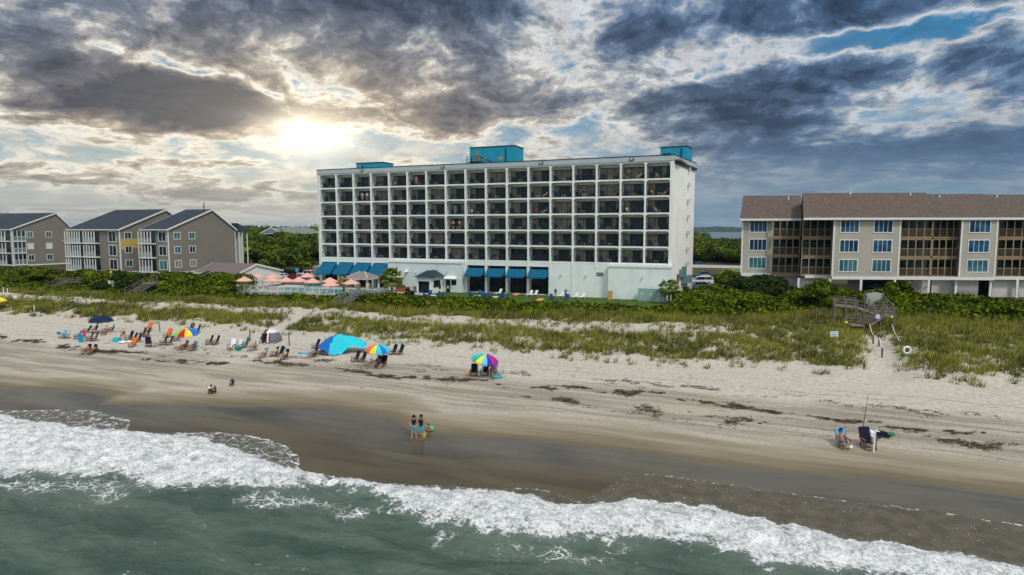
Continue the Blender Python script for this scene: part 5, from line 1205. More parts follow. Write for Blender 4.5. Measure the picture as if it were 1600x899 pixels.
chair(362, 546.5, LF + 35, 'leftmost chair covered with a white towel', 'white', 1.12); chair(372, 545.5, LF + 20, 'second chair covered with a white towel', 'white'); chair(382, 543.5, LF, 'teal chair between the white towel chairs', 'teal', 1.1); chair(397, 548, LF + 10, 'white towel chair with a sunbather near the dome tent', 'white')
chair(411, 559.5, LF, 'light blue chair under the sunbather in pink trunks', 'sky'); chair(428, 557.5, LF, 'navy chair with a yellow towel below the dome tent'); chair(437, 557, LF + 10, 'empty navy chair below the dome tent'); chair(444, 562, LF + 10, 'navy chair under the person with a blue hat')
chair(493, 545, LF, 'navy chair just left of the blue and turquoise canopy'); chair(489, 559, LF, 'navy chair under the sunbather before the blue canopy')
chair(555, 565, LF, 'left navy chair of the pair left of the rainbow umbrella'); chair(565.5, 566, LF, 'right navy chair of the pair left of the rainbow umbrella'); chair(598, 573, -20, 'navy chair in front of the rainbow umbrella'); chair(588.5, 573, -30, 'navy chair of the adult under the rainbow umbrella')
chair(613.5, 554, LF, 'left navy chair of the pair behind the rainbow umbrella'); chair(624, 554.5, LF, 'right navy chair of the pair behind the rainbow umbrella')
chair(740.5, 587, -5, 'navy chair left of the pole of the purple and green umbrella'); chair(757.5, 586.5, -12, 'navy chair right of the pole of the purple and green umbrella'); chair(770, 588, -15, 'light blue chair under the purple and green umbrella', 'sky')
chair(1317, 700.5, -2, 'blue and white patterned chair with a sunbather by the fishing rod', 'sky', 1.05, 'chairs of the anglers'); chair(1355.5, 701, 0, 'tall empty navy chair beside the fishing rod', 'navy', 1.18, 'chairs of the anglers')
chair(98, 528.5, -20, 'small light blue chair left of two at the far left', 'sky', .95); chair(104.5, 529, -60, 'small light blue chair right of two at the far left', 'sky', .95)

def umbrella(px, py, rad, colors, label, h=2.1, tilt=(0, 0), dome=.42, scallop=True):
    P = at(px, py); root = empty('beach_umbrella', P, 0, label, 'umbrella'); root.rotation_euler = (R(tilt[0]), R(tilt[1]), 0); n = len(colors)
    MB().tube([(0, 0, -.3), (0, 0, h + .05)], .022, 8).build('pole', M_wplastic, root); c = MB(); K = 7
    prof = [(math.sin(t * 1.18) / math.sin(1.18), math.cos(t * 1.18)) for t in [k / K for k in range(K + 1)]]; base = prof[-1][1]
    for g in range(n):
        a0, a1 = 2 * math.pi * g / n, 2 * math.pi * (g + 1) / n; vv = []
        for k, (r, zz_) in enumerate(prof):
            for q in range(4): a = a0 + (a1 - a0) * q / 3; sag = .035 * math.sin(math.pi * q / 3) * r; vv.append((rad * r * math.cos(a) * (1 - sag), rad * r * math.sin(a) * (1 - sag), h - dome + dome * (zz_ - base) / (1 - base) - sag * .5))
        c.add(vv, [(4 * k + q, 4 * k + q + 1, 4 * k + q + 5, 4 * k + q + 4) for k in range(K) for q in range(3)], g)
        va = [(rad * math.cos(a0 + (a1 - a0) * q / 6), rad * math.sin(a0 + (a1 - a0) * q / 6), h - dome - .015) for q in range(7)]; vbb = [(p[0], p[1], p[2] - .10 - .03 * math.sin(math.pi * i / 6)) for i, p in enumerate(va)]
        c.add(va + vbb, [(i, i + 1, i + 8, i + 7) for i in range(6)], g)
    cols = [mat('umbrella_%d_%d_%d' % tuple(int(q * 100) for q in cc), cc, .75, .05, 3) for cc in colors]; o = c.build('canopy', cols, root, smooth=False)
    MB().lathe([(0, .10), (.03, .05), (.03, -.02), (0, -.02)], 8, (0, 0, h)).build('finial', M_wplastic, root); return root
NV = (.008, .018, .06); RD = (.50, .01, .02); OR = (.85, .25, .02); YL = (.80, .62, .03); GR = (.12, .60, .08); BL = (.01, .16, .55); TQ = (.03, .52, .62); CR = (.80, .10, .12); PU = (.28, .015, .28); MG = (.42, .02, .22); DK = (.04, .03, .25); EM = (.02, .42, .20)
umbrella(159, 520.5, 1.42, [NV] * 8, 'navy beach umbrella over the far left group', 2.3, dome=.72)
umbrella(294, 546.5, 1.32, [BL, OR, YL, OR, YL, OR, GR, RD, YL, BL], 'red yellow and green beach umbrella', 2.45, dome=.6, tilt=(6, 0))
umbrella(589.5, 573.5, 1.22, [TQ, BL, BL, YL, CR, OR, OR, CR, YL, TQ, BL, TQ], 'rainbow striped beach umbrella in the middle of the beach', 2.25, dome=.6, tilt=(4, 4))
umbrella(752.5, 588.5, 1.28, [MG, PU, DK, TQ, YL, EM, TQ, TQ, EM, YL, (.1, .5, .75), DK, MG, PU], 'purple yellow and green beach umbrella nearest the hotel lawn axis'.replace(' nearest the hotel lawn axis', ' standing apart right of the others'), 2.15, dome=.52, tilt=(8, 12))
umbrella(-6, 486, 1.5, [YL] * 8, 'yellow beach umbrella cut by the left edge', 2.2, dome=.6)

# wind canopy
P = at(528, 552); root = empty('beach_canopy', P, 0, 'blue and turquoise wind canopy arched over the sand', 'canopy'); nu_, nv_ = 28, 14; vv = []; mi_ = []
def cpt(s, t):      # s across (left to right), t from the rear edge to the front
    x = -2.35 + 5.3 * s; arch = math.sin(math.pi * min(1, s * .93 + .03)) ** .62
    z = 2.0 * arch * (1 - .30 * (2 * t - 1) ** 2) + .15 * s; y = 1.7 - 3.0 * t * (1 - .35 * s)
    if s > .5: z = z * (1 - .35 * t) + .3 * (s - .5)
    pinch = math.exp(-((s - .42) / .20) ** 2) * t ** 4; z -= 1.75 * pinch * .9; y -= .5 * pinch
    return (x, y, max(.03, z))
for i in range(nu_ + 1):
    for j in range(nv_ + 1): vv.append(cpt(i / nu_, j / nv_))
fc = []
for i in range(nu_):
    for j in range(nv_): a = i * (nv_ + 1) + j; fc.append((a, a + nv_ + 1, a + nv_ + 2, a + 1)); mi_.append(0 if i / nu_ < .36 - .16 * j / nv_ + .08 else 1)
c = MB(); c.v = vv; c.f = fc; c.m = mi_; o = c.build('canopy', [mat('canopy_blue', (.008, .11, .42), .7), mat('canopy_turquoise', (.02, .50, .60), .7)], root, smooth=True)
MB().tube([(.2, .4, -.2), (.2, .2, 1.75)], .02, 6).build('pole', M_wplastic, root)
for s, t, e in ((.99, .9, (3.5, -1.0, 0)), (.5, .98, (1.6, -2.4, 0))): p = cpt(s, t); MB().tube([p, e], .008, 4).build('guy_line', M_wplastic, root)

# dome tent
P = at(423, 533.5); root = empty('dome_tent', P, R(38), 'grey and white dome tent with red trim, open on its left', 'tent')
def tentpt(a, e, r=1.25): return (r * 1.05 * math.cos(a) * math.cos(e), r * math.sin(a) * math.cos(e), 1.5 * math.sin(e) ** .9)
def patch(a0, a1, e0, e1, m, nm, off=1.0):
    b = MB(); na, ne = 14, 8; vv = [tentpt(a0 + (a1 - a0) * i / na, e0 + (e1 - e0) * j / ne, 1.25 * off) for i in range(na + 1) for j in range(ne + 1)]
    b.add(vv, [(i * (ne + 1) + j, (i + 1) * (ne + 1) + j, (i + 1) * (ne + 1) + j + 1, i * (ne + 1) + j + 1) for i in range(na) for j in range(ne)]); return b.build(nm, m, root, smooth=True)
patch(R(-110), R(110), .02, .80, mat('tent_grey', (.14, .14, .15), .7), 'shell'); patch(R(-140), R(140), .80, 1.55, mat('tent_white', (.62, .60, .60), .7), 'roof_panel'); patch(R(-116), R(-110), .02, .80, mat('tent_red', (.30, .01, .03), .7), 'trim', 1.01); patch(R(-126), R(-117), .02, .80, mat('tent_white', (.6, .6, .6), .7), 'trim', 1.01); patch(R(110), R(116), .02, .80, M_black, 'trim', 1.01)

def lump(name, px, py, dims, m, label, cat, seed=1, rz=0, dz=0):
    rs = np.random.default_rng(seed); iv, if_ = ico(); v = iv * (1 + .12 * rs.normal(size=(len(iv), 1)).clip(-1.2, 1.2)); v = np.sign(v) * np.abs(v) ** .8 * np.array(dims) / 2; v[:, 2] += dims[2] / 2 - .02
    o = npmesh(name, v, if_, m, smooth=True); o.location = at(px, py) + V3((0, 0, dz)); o.rotation_euler = (0, 0, rz); return tag(o, label, cat)
def stroller(px, py, rz, label):
    root = empty('stroller', at(px, py), rz, label, 'stroller'); MB().hexa([(-.22, -.25, .45), (.22, -.25, .45), (.22, .2, .40), (-.22, .2, .40)], [(-.22, -.28, .62), (.22, -.28, .62), (.22, .34, 1.0), (-.22, .34, 1.0)]).build('seat', M_black, root)
    for x in (-.28, .28):
        MB().bar((x, -.38, .12), (x, .42, 1.05), .03).bar((x, .36, .12), (x, -.1, .62), .03).build('frame', M_black, root)
        for y in (-.38, .36):
            MB().tube([(x - .02, y, .13), (x + .02, y, .13)], .13, 12).build('wheel', M_black, root)
    MB().tube([(-.28, .42, 1.05), (.28, .42, 1.05)], .02, 6).build('handle', M_black, root)
    MB().lathe([(0, .28), (.2, .2), (.27, 0)], 10, (0, .12, .92)).build('hood', M_black, root)
stroller(416.5, 534, R(-50), 'black stroller at the left of the dome tent opening'); stroller(411.5, 536, R(-20), 'black stroller farthest left beside the dome tent'); stroller(420, 536.5, R(20), 'black stroller just inside the dome tent')
lump('towel', 425, 537.5, (1.3, .6, .12), mat('lilac_cloth', (.32, .2, .4), .9), 'lilac towel spread before the dome tent', 'towel', 2); lump('bag', 425, 535.5, (.5, .4, .55), mat('aqua_cloth', (.1, .5, .5), .8), 'aqua beach bag in the dome tent', 'bag', 3)
lump('toy', 407, 541, (.25, .2, .15), cloth((.8, .6, .03)), 'small yellow toy left on the sand below the tent', 'toy', 4)
lump('beach_bag', 373, 548, (.7, .5, .55), M_teal, 'teal beach bag between the white towel chairs', 'bag', 5); lump('beach_bag', 364.5, 547, (.35, .3, .35), cloth((.35, .55, .15)), 'small green bag by the leftmost white chair', 'bag', 6)
def bucket(px, py, r, h, m, label, cat='bucket'):
    b = MB(); b.lathe([(0, 0), (r * .75, 0), (r, h), (r * 1.08, h), (r * 1.08, h - .03), (r * .94, h - .02), (r * .7, .03), (0, .03)], 16); o = b.build('bucket', m, loc=at(px, py)); tag(o, label, cat)
    MB().tube([(-r, 0, h), (-r * .6, 0, h + r * .9), (r * .6, 0, h + r * .9), (r, 0, h)], .01, 5).build('handle', M_wplastic, o); return o
bucket(388, 549, .17, .32, cloth((.45, .6, .6)), 'pale bucket at the feet of the sunbather near the tent'); bucket(92, 523, .24, .3, cloth((.02, .25, .33)), 'round dark teal bucket left of the light blue chairs')
bucket(662, 683.5, .17, .24, cloth((.6, .55, .03)), 'yellow bucket at the feet of the couple on the wet sand')
def cooler(px, py, dims, m, ml, label, rz=0):
    root = empty('cooler', at(px, py), rz, label, 'cooler'); w, d, h = dims
    MB().hexa([(-w / 2 * .94, -d / 2 * .94, 0), (w / 2 * .94, -d / 2 * .94, 0), (w / 2 * .94, d / 2 * .94, 0), (-w / 2 * .94, d / 2 * .94, 0)], [(-w / 2, -d / 2, h * .8), (w / 2, -d / 2, h * .8), (w / 2, d / 2, h * .8), (-w / 2, d / 2, h * .8)]).build('body', m, root)
    MB().hexa([(-w / 2 * 1.03, -d / 2 * 1.03, h * .802), (w / 2 * 1.03, -d / 2 * 1.03, h * .802), (w / 2 * 1.03, d / 2 * 1.03, h * .802), (-w / 2 * 1.03, d / 2 * 1.03, h * .802)], [(-w / 2 * .95, -d / 2 * .95, h), (w / 2 * .95, -d / 2 * .95, h), (w / 2 * .95, d / 2 * .95, h), (-w / 2 * .95, d / 2 * .95, h)]).build('lid', ml, root)
    MB().tube([(-w / 2 - .02, 0, h * .6), (-w / 2 - .06, 0, h * .9), (-w / 2 - .02, 0, h * .95)], .015, 5).build('handle', M_wplastic, root); return root
cooler(183, 535, (.75, .5, .55), cloth((.02, .5, .52)), cloth((.03, .42, .46)), 'turquoise cooler beside the seated woman in red')
cooler(1365, 683.5, (.62, .42, .42), M_wplastic, M_wplastic, 'white cooler lying behind the tall navy chair')
lump('towel_pile', 777, 591.5, (1.0, .7, .28), cloth((.02, .38, .36)), 'teal and white heap of towels by the purple umbrella', 'towels', 8); lump('beach_bag', 780, 588.5, (.35, .3, .5), cloth((.4, .3, .4)), 'patterned beach bag behind the teal towels', 'bag', 9)
lump('beach_toy', 730, 588.5, (.28, .25, .55), cloth((.8, .3, .05)), 'orange sand toy left of the purple umbrella', 'toy', 10); lump('bag', 748.5, 588, (.3, .25, .4), cloth((.5, .47, .55)), 'pale bag between the two navy chairs under the purple umbrella', 'bag', 11)
lump('ball', 674, 674.5, (.38, .38, .36), cloth((.02, .55, .33)), 'green beach ball beside the child on the wet sand', 'ball', 12)
lump('dark_bag', 126, 491, (1.3, .6, .5), M_black, 'black bag alone at the foot of the dune grass', 'bag', 13); lump('dark_cloth', 373, 511, (.5, .35, .2), M_black, 'small black cloth alone on the upper sand', 'cloth', 14)
lump('float', 479, 553, (1.9, .8, .18), M_sky, 'light blue inflatable float left of the blue canopy', 'float', 15, .1); lump('towel', 1327, 703, (.4, .35, .22), M_wplastic, 'white bag at the right foot of the patterned chair', 'bag', 16)
lump('beach_bag', 191.5, 536.5, (1.0, .5, .3), M_whitecloth, 'white towels in front of the seated woman in red', 'towels', 17); lump('beach_bag', 203, 536, (.9, .4, .25), M_whitecloth, 'white towels in front of the three navy chairs', 'towels', 18)
# bodyboard standing in the sand
b = MB(); n_ = 20; ring_ = [(.30 * math.cos(2 * math.pi * k / n_) * (1 - .12 * math.sin(2 * math.pi * k / n_)), .62 * math.sin(2 * math.pi * k / n_)) for k in range(n_)]
b.add([(x, -.03, z + .6) for x, z in ring_] + [(x, .03, z + .6) for x, z in ring_], [tuple(range(n_))[::-1], tuple(range(n_, 2 * n_))] + [(k, (k + 1) % n_, n_ + (k + 1) % n_, n_ + k) for k in range(n_)])
o = b.build('bodyboard', cloth((.01, .22, .38)), loc=at(127.5, 536)); o.rotation_euler = (R(-8), R(-10), R(25)); tag(o, 'blue bodyboard standing upright in the sand by the person in pink', 'bodyboard')

# fishing rods, holder, cart
def rod(px, py, top, label, r=.012):
    root = empty('fishing_rod', at(px, py), 0, label, 'fishing rod'); MB().tube([(0, 0, 0), (.02, 0, .5)], .035, 8).build('holder', cloth((.4, .02, .02)), root)
    MB().tube([(0, 0, .3), (top[0] * .5, top[1] * .5, top[2] * .5), top], [.028, .02, .010], 6).build('rod', M_black, root); MB().lathe([(0, .06), (.05, .05), (.05, -.05), (0, -.06)], 8, (.03, -.05, .75)).build('reel', M_black, root)
rod(1344, 697, (.35, 0, 3.5), 'tall fishing rod in a red holder between the two anglers chairs')
MB_ = MB(); MB_.tube([(0, 0, 0), (0, 0, .95)], .055, 10); o = MB_.build('rod_holder', M_wplastic, loc=at(1365, 708)); tag(o, 'white plastic rod holder tube before the tall navy chair', 'rod holder')
root = empty('beach_cart', at(1377, 684), R(5), 'dark folding cart with a green handle bag on the sand', 'cart')
MB().hexa([(-.45, -.25, .12), (.35, -.2, .12), (.35, .25, .12), (-.45, .25, .12)], [(-.5, -.3, .42), (.25, -.2, .36), (.25, .25, .36), (-.5, .3, .42)]).build('basket', M_navy, root); MB().hexa([(.36, -.12, .1), (.95, -.08, .1), (.95, .1, .1), (.36, .15, .1)], [(.36, -.12, .32), (.9, -.06, .26), (.9, .08, .26), (.36, .15, .32)]).build('bag', cloth((.02, .22, .10)), root)
for x in (-.35, .3):
    for y in (-.3, .3): MB().tube([(x, y - .03, .13), (x, y + .03, .13)], .13, 12).build('wheel', M_black, root)

# posts standing in the sand
for i, (px, py, h, m, lb) in enumerate([(250, 519, 1.35, M_wood, 'weathered post between the two orange chairs'), (302, 518, 1.2, M_wood, 'weathered post between the navy chairs behind the red umbrella'), (390.5, 534, 1.45, M_tim, 'leaning post beside the dome tent'), (452.5, 541, 1.5, M_wood, 'weathered post right of the dome tent'),
      (405.5, 512, 1.2, M_wood, 'post at the left side of the sandy cut above the tent'), (416.5, 508, 1.6, M_wood, 'tall post in the middle of the sandy cut above the tent'), (440, 500, 1.6, M_wood, 'post at the right side of the sandy cut above the tent'), (378, 509.5, 1.1, M_wood, 'thin post in the dune grass left of the cut'),
      (442.5, 492, 1.3, M_wood, 'rear post at the top of the sandy cut'), (496, 476, 1.5, M_trim, 'pale post below the pool fence'), (489, 488, 1.2, M_wood, 'short post in the grass below the pool fence'), (1103 - 30, 488, 1.2, M_wood, 'bare pole in the thicket right of the utility boxes'), (54, 488, 1.0, M_trim, 'pale marker post at the left dune edge'), (72 - 66, 459, 1.2, M_trim, 'white post in the grass at the far left'), (12, 460, 1.1, M_trim, 'second white post in the grass at the far left')]):
    o = MB().hexa([(-.07, -.07, -.3), (.07, -.07, -.3), (.07, .07, -.3), (-.07, .07, -.3)], [(-.05, -.06, h), (.06, -.05, h - .03), (.05, .06, h - .02), (-.06, .05, h)]).build('wooden_post', m, loc=at(px, py)); o.rotation_euler = (R(random.uniform(-4, 4)), R(random.uniform(-4, 4)), random.random()); tag(o, lb, 'post', 'posts in the sand and dune')

# ------------------------------------------------------------------ the people on the beach
W_ = lambda px, py: at(px, py) + V3((0, 0, -.01))
person('hips', W_(647, 685.5), R(5), 'woman in a black wide hat, black top and bright blue shorts, hands on hips', M_skinL, [('tank', (.01, .01, .014)), ('shorts', (.01, .42, .62))], .96, ('sun', (.01, .01, .012)))
person('arm', W_(658.5, 687.5), R(-25), 'man in a black tank top, cap and bright blue shorts on the wet sand', M_skinM, [('tank', (.012, .012, .02)), ('shorts', (.01, .38, .60))], 1.02, ('cap', (.01, .01, .012)))
person('ground', W_(669, 677), R(150), 'small child sitting on the wet sand beside the green ball', M_skinM, [('trunks', (.6, .2, .03))], .72)
person('squat', W_(328, 616.5), R(75), 'person squatting in a white shirt and yellow shorts near the damp sand', M_skinD, [('shirt', (.70, .73, .78)), ('shorts', (.62, .36, .06))], 1.0)
person('ground', W_(337, 614.5), R(-50), 'dark haired child crouching beside the person in the white shirt', M_skinD, [('trunks', (.02, .02, .03))], .78)
person('ground', W_(363.5, 602), R(0), 'child alone sitting in a dug hole on the damp sand', M_skinD, [('shirt', (.03, .02, .04))], .78)
person('sit', W_(1317, 700), R(-2), 'sunbather with a blue cap in the patterned chair by the fishing rod', M_skinM, [('trunks', (.02, .02, .03))], 1.0, ('cap', (.01, .03, .12)))
person('sit', W_(769, 589), R(-12), 'bare chested person in the light blue chair under the purple umbrella', M_skinM, [('trunks', (.5, .25, .35))], 1.0)
person('sit', W_(588, 574), R(-30), 'person in a dark patterned top under the rainbow umbrella', M_skinL, [('tank', (.03, .08, .10)), ('trunks', (.02, .05, .06))], 1.0)
person('hips', W_(580.5, 574.5), R(10), 'small child in pink under the rainbow umbrella', M_skinL, [('swim', (.55, .15, .2))], .55)
person('ground', W_(595, 575), R(-30), 'child sitting at the foot of the rainbow umbrella chair', M_skinL, [('swim', (.4, .1, .08))], .6)
person('sit', W_(488, 559.5), R(LF), 'sunbather reclining before the blue canopy', M_skinM, [('trunks', (.05, .04, .05))], 1.0)
person('lie', W_(511, 556), R(75), 'person lying in the shade of the turquoise canopy', M_skinM, [('tank', (.02, .02, .03)), ('shorts', (.03, .03, .05))], 1.0)
person('sit', W_(410, 560.5), R(LF), 'sunbather in pink trunks reading below the dome tent', M_skinL, [('trunks', (.65, .12, .18))], 1.0)
person('sit', W_(427.5, 558), R(LF), 'person in white with a yellow hat below the dome tent', M_skinL, [('shirt', (.5, .55, .6)), ('shorts', (.5, .5, .5))], 1.0, ('sun', (.55, .6, .05)))
person('sit', W_(443, 563), R(LF + 10), 'person with a big blue hat, yellow top and blue shorts', M_skinL, [('tank', (.6, .42, .05)), ('shorts', (.01, .15, .42))], 1.0, ('sun', (.01, .18, .45)))
person('sit', W_(396, 548.5), R(LF + 10), 'tanned sunbather on the white towel chair near the tent', M_skinM, [('trunks', (.10, .03, .03))], 1.0)
person('sit', W_(287, 547.5), R(LF), 'tanned person in the amber chair under the red umbrella', M_skinM, [('trunks', (.03, .02, .02))], 1.0)
person('sit', W_(301, 548.5), R(LF + 20), 'person in a dark top in the light blue chair under the red umbrella', M_skinM, [('tank', (.02, .03, .05)), ('shorts', (.1, .15, .3))], 1.0)
person('hips', W_(190, 534.5), R(-70), 'woman with red hair standing beside the turquoise cooler', M_skinL, [('swim', (.18, .02, .03))], .82, hair=mat('red_hair', (.12, .02, .015), .6))
person('stand', W_(194, 531), R(20), 'person in black behind the woman with red hair', M_skinL, [('swim', (.02, .015, .02))], .80)
person('arm', W_(132, 534), R(-120), 'child in a pink top and trunks beside the blue bodyboard', M_skinL, [('shirt', (.70, .03, .15)), ('shorts', (.65, .05, .15))], .92, hair=M_hairb)
person('sit', W_(149, 519.5), R(-15), 'person in a navy shirt and orange hat under the navy umbrella', M_skinL, [('shirt', (.01, .02, .06)), ('shorts', (.3, .28, .3))], 1.0, ('sun', (.6, .3, .05)))
person('sit', W_(163, 521.5), R(-50), 'bare chested person in the middle under the navy umbrella', M_skinL, [('trunks', (.15, .3, .35))], 1.0)
person('sit', W_(174, 519.5), R(-70), 'person with dark hair at the right under the navy umbrella', M_skinM, [('tank', (.02, .02, .03)), ('trunks', (.05, .1, .12))], 1.0)
person('ground', W_(165, 524), R(-60), 'person sitting on the sand in front of the navy umbrella', M_skinM, [('swim', (.12, .04, .03))], .95)
person('sit', W_(134, 554), R(LF + 20), 'tanned sunbather in the left navy chair nearest the water', M_skinM, [('trunks', (.02, .02, .02))], 1.0)
person('sit', W_(143.5, 554.5), R(LF + 20), 'tanned sunbather in the right navy chair nearest the water', M_skinM, [('trunks', (.03, .02, .02))], 1.0)
# people on the balconies: (row from the bottom 0..5, bay 1..17, fraction across, pose, ...)
BP = [(5, 6, .42, 'stand', M_skinL, [('swim', (.4, .15, .12))], 'person in a coral swimsuit standing on a top row balcony'), (5, 5, .2, 'sit', M_skinL, [('shirt', (.05, .45, .42))], 'person in aqua seated on a top row balcony at the left'),
      (4, 3, .42, 'crossed', M_skinL, [('shirt', (.6, .62, .7)), ('shorts', (.4, .42, .5))], 'left person of two in white, second row, third bay'), (4, 3, .72, 'stand', M_skinL, [('shirt', (.75, .72, .72)), ('shorts', (.05, .05, .06))], 'right person of two in white, second row, third bay'),
      (3, 8, .42, 'stand', M_skinL, [('shirt', (.04, .3, .45)), ('shorts', (.04, .3, .42))], 'person wrapped in blue standing in the third row'), (3, 9, .2, 'sit', M_skinL, [('shirt', (.7, .72, .8))], 'person in white seated in the third row, ninth bay'),
      (2, 8, .28, 'crossed', M_skinL, [('shorts', (.03, .03, .04))], 'bare chested left person of two in the fourth row'), (2, 8, .66, 'crossed', M_skinL, [('bra', (.02, .02, .03)), ('shorts', (.1, .1, .12))], 'right person of two in the fourth row'),
      (4, 12, .28, 'sit', M_skinL, [('shirt', (.03, .02, .03))], 'left seated person of two, second row, twelfth bay'), (4, 12, .78, 'sit', M_skinL, [('shirt', (.6, .6, .7))], 'right seated person of two, second row, twelfth bay'),
      (4, 14, .42, 'crossed', M_skinL, [('shirt', (.01, .01, .012)), ('shorts', (.01, .01, .015))], 'person in black with folded arms, second row, fourteenth bay'), (5, 16, .25, 'arm', M_skinM, [('shorts', (.02, .02, .03))], 'bare chested person standing in the top row beside the last bay'),
      (5, 16, .12, 'sit', M_skinL, [('shirt', (.05, .4, .4))], 'seated person in aqua, top row, sixteenth bay'), (5, 16, .8, 'sit', M_skinL, [('shirt', (.65, .65, .72))], 'seated person in white, top row, sixteenth bay'), (5, 17, .42, 'sit', M_skinM, [('shirt', (.05, .45, .15))], 'seated person in green, top row, last bay'),
      (4, 17, .2, 'sit', M_skinM, [('shirt', (.65, .42, .03))], 'seated person in yellow, second row, last bay'), (4, 17, .85, 'sit', M_skinL, [('shirt', (.3, .03, .08))], 'seated person in crimson, second row, last bay'), (4, 15, .85, 'sit', M_skinM, [('shirt', (.02, .15, .45))], 'seated person in blue, second row, fifteenth bay'),
      (3, 12, .28, 'sit', M_skinM, [('shirt', (.6, .04, .2))], 'seated person in bright pink, third row'), (3, 12, .8, 'sit', M_skinL, [('shirt', (.02, .2, .5))], 'seated person in blue beside the one in pink, third row'), (3, 16, .2, 'sit', M_skinL, [('shirt', (.75, .75, .8))], 'seated person in white, third row, sixteenth bay'), (3, 17, .38, 'sit', M_skinL, [('shirt', (.03, .35, .5))], 'seated person in turquoise, third row, last bay')]
for r, bay, fr, ps, sk, cl, lb in BP:
    p = hl((bay - 1) * BW + .3 + fr * (BW - .6), .45 if ps != 'sit' else .62, z0 + r * ST + .004 + (0 if ps != 'sit' else .05)); person(ps, p, -A + (0 if ps != 'sit' else R(25 if fr < .5 else -25)), lb, sk, cl, .98)

# ------------------------------------------------------------------ timber stairs and boardwalks
def flight(b, top, bot, w, n=9, rail=.95, m_tread=0, side=True):
    """open stair between two points (centre of the upper and lower nosing); w = tread width"""
    top, bot = V3(top), V3(bot); d = bot - top; hd = V3((d.x, d.y, 0)).normalized(); sd = V3((-hd.y, hd.x, 0)) * w / 2
    for k in range(n):
        c = top + d * ((k + .5) / n); b.hexa([c - sd - hd * .15 - V3((0, 0, .04)), c + sd - hd * .15 - V3((0, 0, .04)), c + sd + hd * .15 - V3((0, 0, .04)), c - sd + hd * .15 - V3((0, 0, .04))], [c - sd - hd * .15, c + sd - hd * .15, c + sd + hd * .15, c - sd + hd * .15])
    s = MB(); r = MB()
    for q in (-1, 1):
        s.bar(top + sd * q * 1.03 - V3((0, 0, .08)), bot + sd * q * 1.03 - V3((0, 0, .08)), .06, .24)
        for hh in ((rail, .09), (rail * .5, .06)): r.bar(top + sd * q * 1.03 + V3((0, 0, hh[0])), bot + sd * q * 1.03 + V3((0, 0, hh[0])), hh[1], .05)
        for t in (0.0, .5, 1.0): p = top + d * t + sd * q * 1.03; r.bar(p - V3((0, 0, .5)), p + V3((0, 0, rail)), .09)
    return s, r
def deck(b, p, q, w, th=.10):
    p, q = V3(p), V3(q); d = (q - p); hd = V3((d.x, d.y, 0)).normalized(); sd = V3((-hd.y, hd.x, 0)) * w / 2; n = max(2, int(d.length / .16))
    for k in range(n):
        a, c = p + d * (k / n), p + d * ((k + .88) / n); b.hexa([a - sd - V3((0, 0, th)), a + sd - V3((0, 0, th)), c + sd - V3((0, 0, th)), c - sd - V3((0, 0, th))], [a - sd, a + sd, c + sd, c - sd])
def deckrail(r, p, q, w, sides=(-1, 1), h=1.0, step=1.6, ground=True):
    p, q = V3(p), V3(q); d = q - p; hd = V3((d.x, d.y, 0)).normalized(); sd = V3((-hd.y, hd.x, 0)) * w / 2; n = max(1, int(round(d.length / step)))
    for s in sides:
        a, c = p + sd * s, q + sd * s; r.bar(a + V3((0, 0, h)), c + V3((0, 0, h)), .14, .05); r.bar(a + V3((0, 0, h * .62)), c + V3((0, 0, h * .62)), .04, .10); r.bar(a + V3((0, 0, h * .30)), c + V3((0, 0, h * .30)), .04, .10)
        for k in range(n + 1):
            e = a + (c - a) * (k / n); zb_ = Hxy(e.x, e.y) - .3 if ground else e.z - .3; r.bar((e.x, e.y, min(zb_, e.z - .2)), (e.x, e.y, e.z + h), .11)
def walk(label, parts, cat='boardwalk', wood=M_wood, rwood=None, group=None):
    o0 = parts[0][1]; root = empty('beach_stair' if cat == 'stairs' else 'boardwalk', (0, 0, 0), 0, label, cat, group); T = MB()
    for kind, p, q, w, *ex in parts:
        if kind == 'flight':
            s, r = flight(T, p, q, w, *(ex[:1])); s.build('stringer', wood, root); r.build('handrail', (ex[1] if len(ex) > 1 else rwood or wood), root)
        else:
            deck(T, p, q, w); r = MB(); deckrail(r, p, q, w, ex[0] if ex else (-1, 1)); r.build('railing', rwood or wood, root)
    T.build('deck_boards', wood, root); return root
ptz = lambda px, py, z: tuple(atz(px, py, z))
tA, bA = tz(100, 441.5, 130), at(78, 452.5); tA2 = tz(138, 440.5, 131.5)
walk('grey timber beach stair farthest left, with a short railed landing', [('flight', tA, bA, 1.7, 10), ('deck', tA, tA2, 1.9)], 'stairs')
tB, bB = tz(233, 443, 119.5), at(203, 460)
walk('grey timber beach stair below the condominium nearest the hotel', [('flight', tB, bB, 2.0, 11), ('deck', tB, tz(247, 433, 126), 2.6, (-1,))], 'stairs')
M_bluewood = mat('blue_grey_timber', (.20, .26, .30), .8, .12, 4)
tC = tz(549, 463.5, 101); bC = tz(530, 478.5, 97.5); bC.z = max(bC.z, Hxy(bC.x, bC.y) + .05)
walk('blue grey timber stair from the pool terrace to the dune', [('flight', tC, bC, 1.9, 9), ('deck', tC, tz(578, 463, 102.5), 2.0), ('deck', tz(578, 463, 102.5), tz(608, 458.5, 106.5), 1.8)], 'stairs', M_wood, M_bluewood)
Ld = tz(1381, 492.5, 75.5)
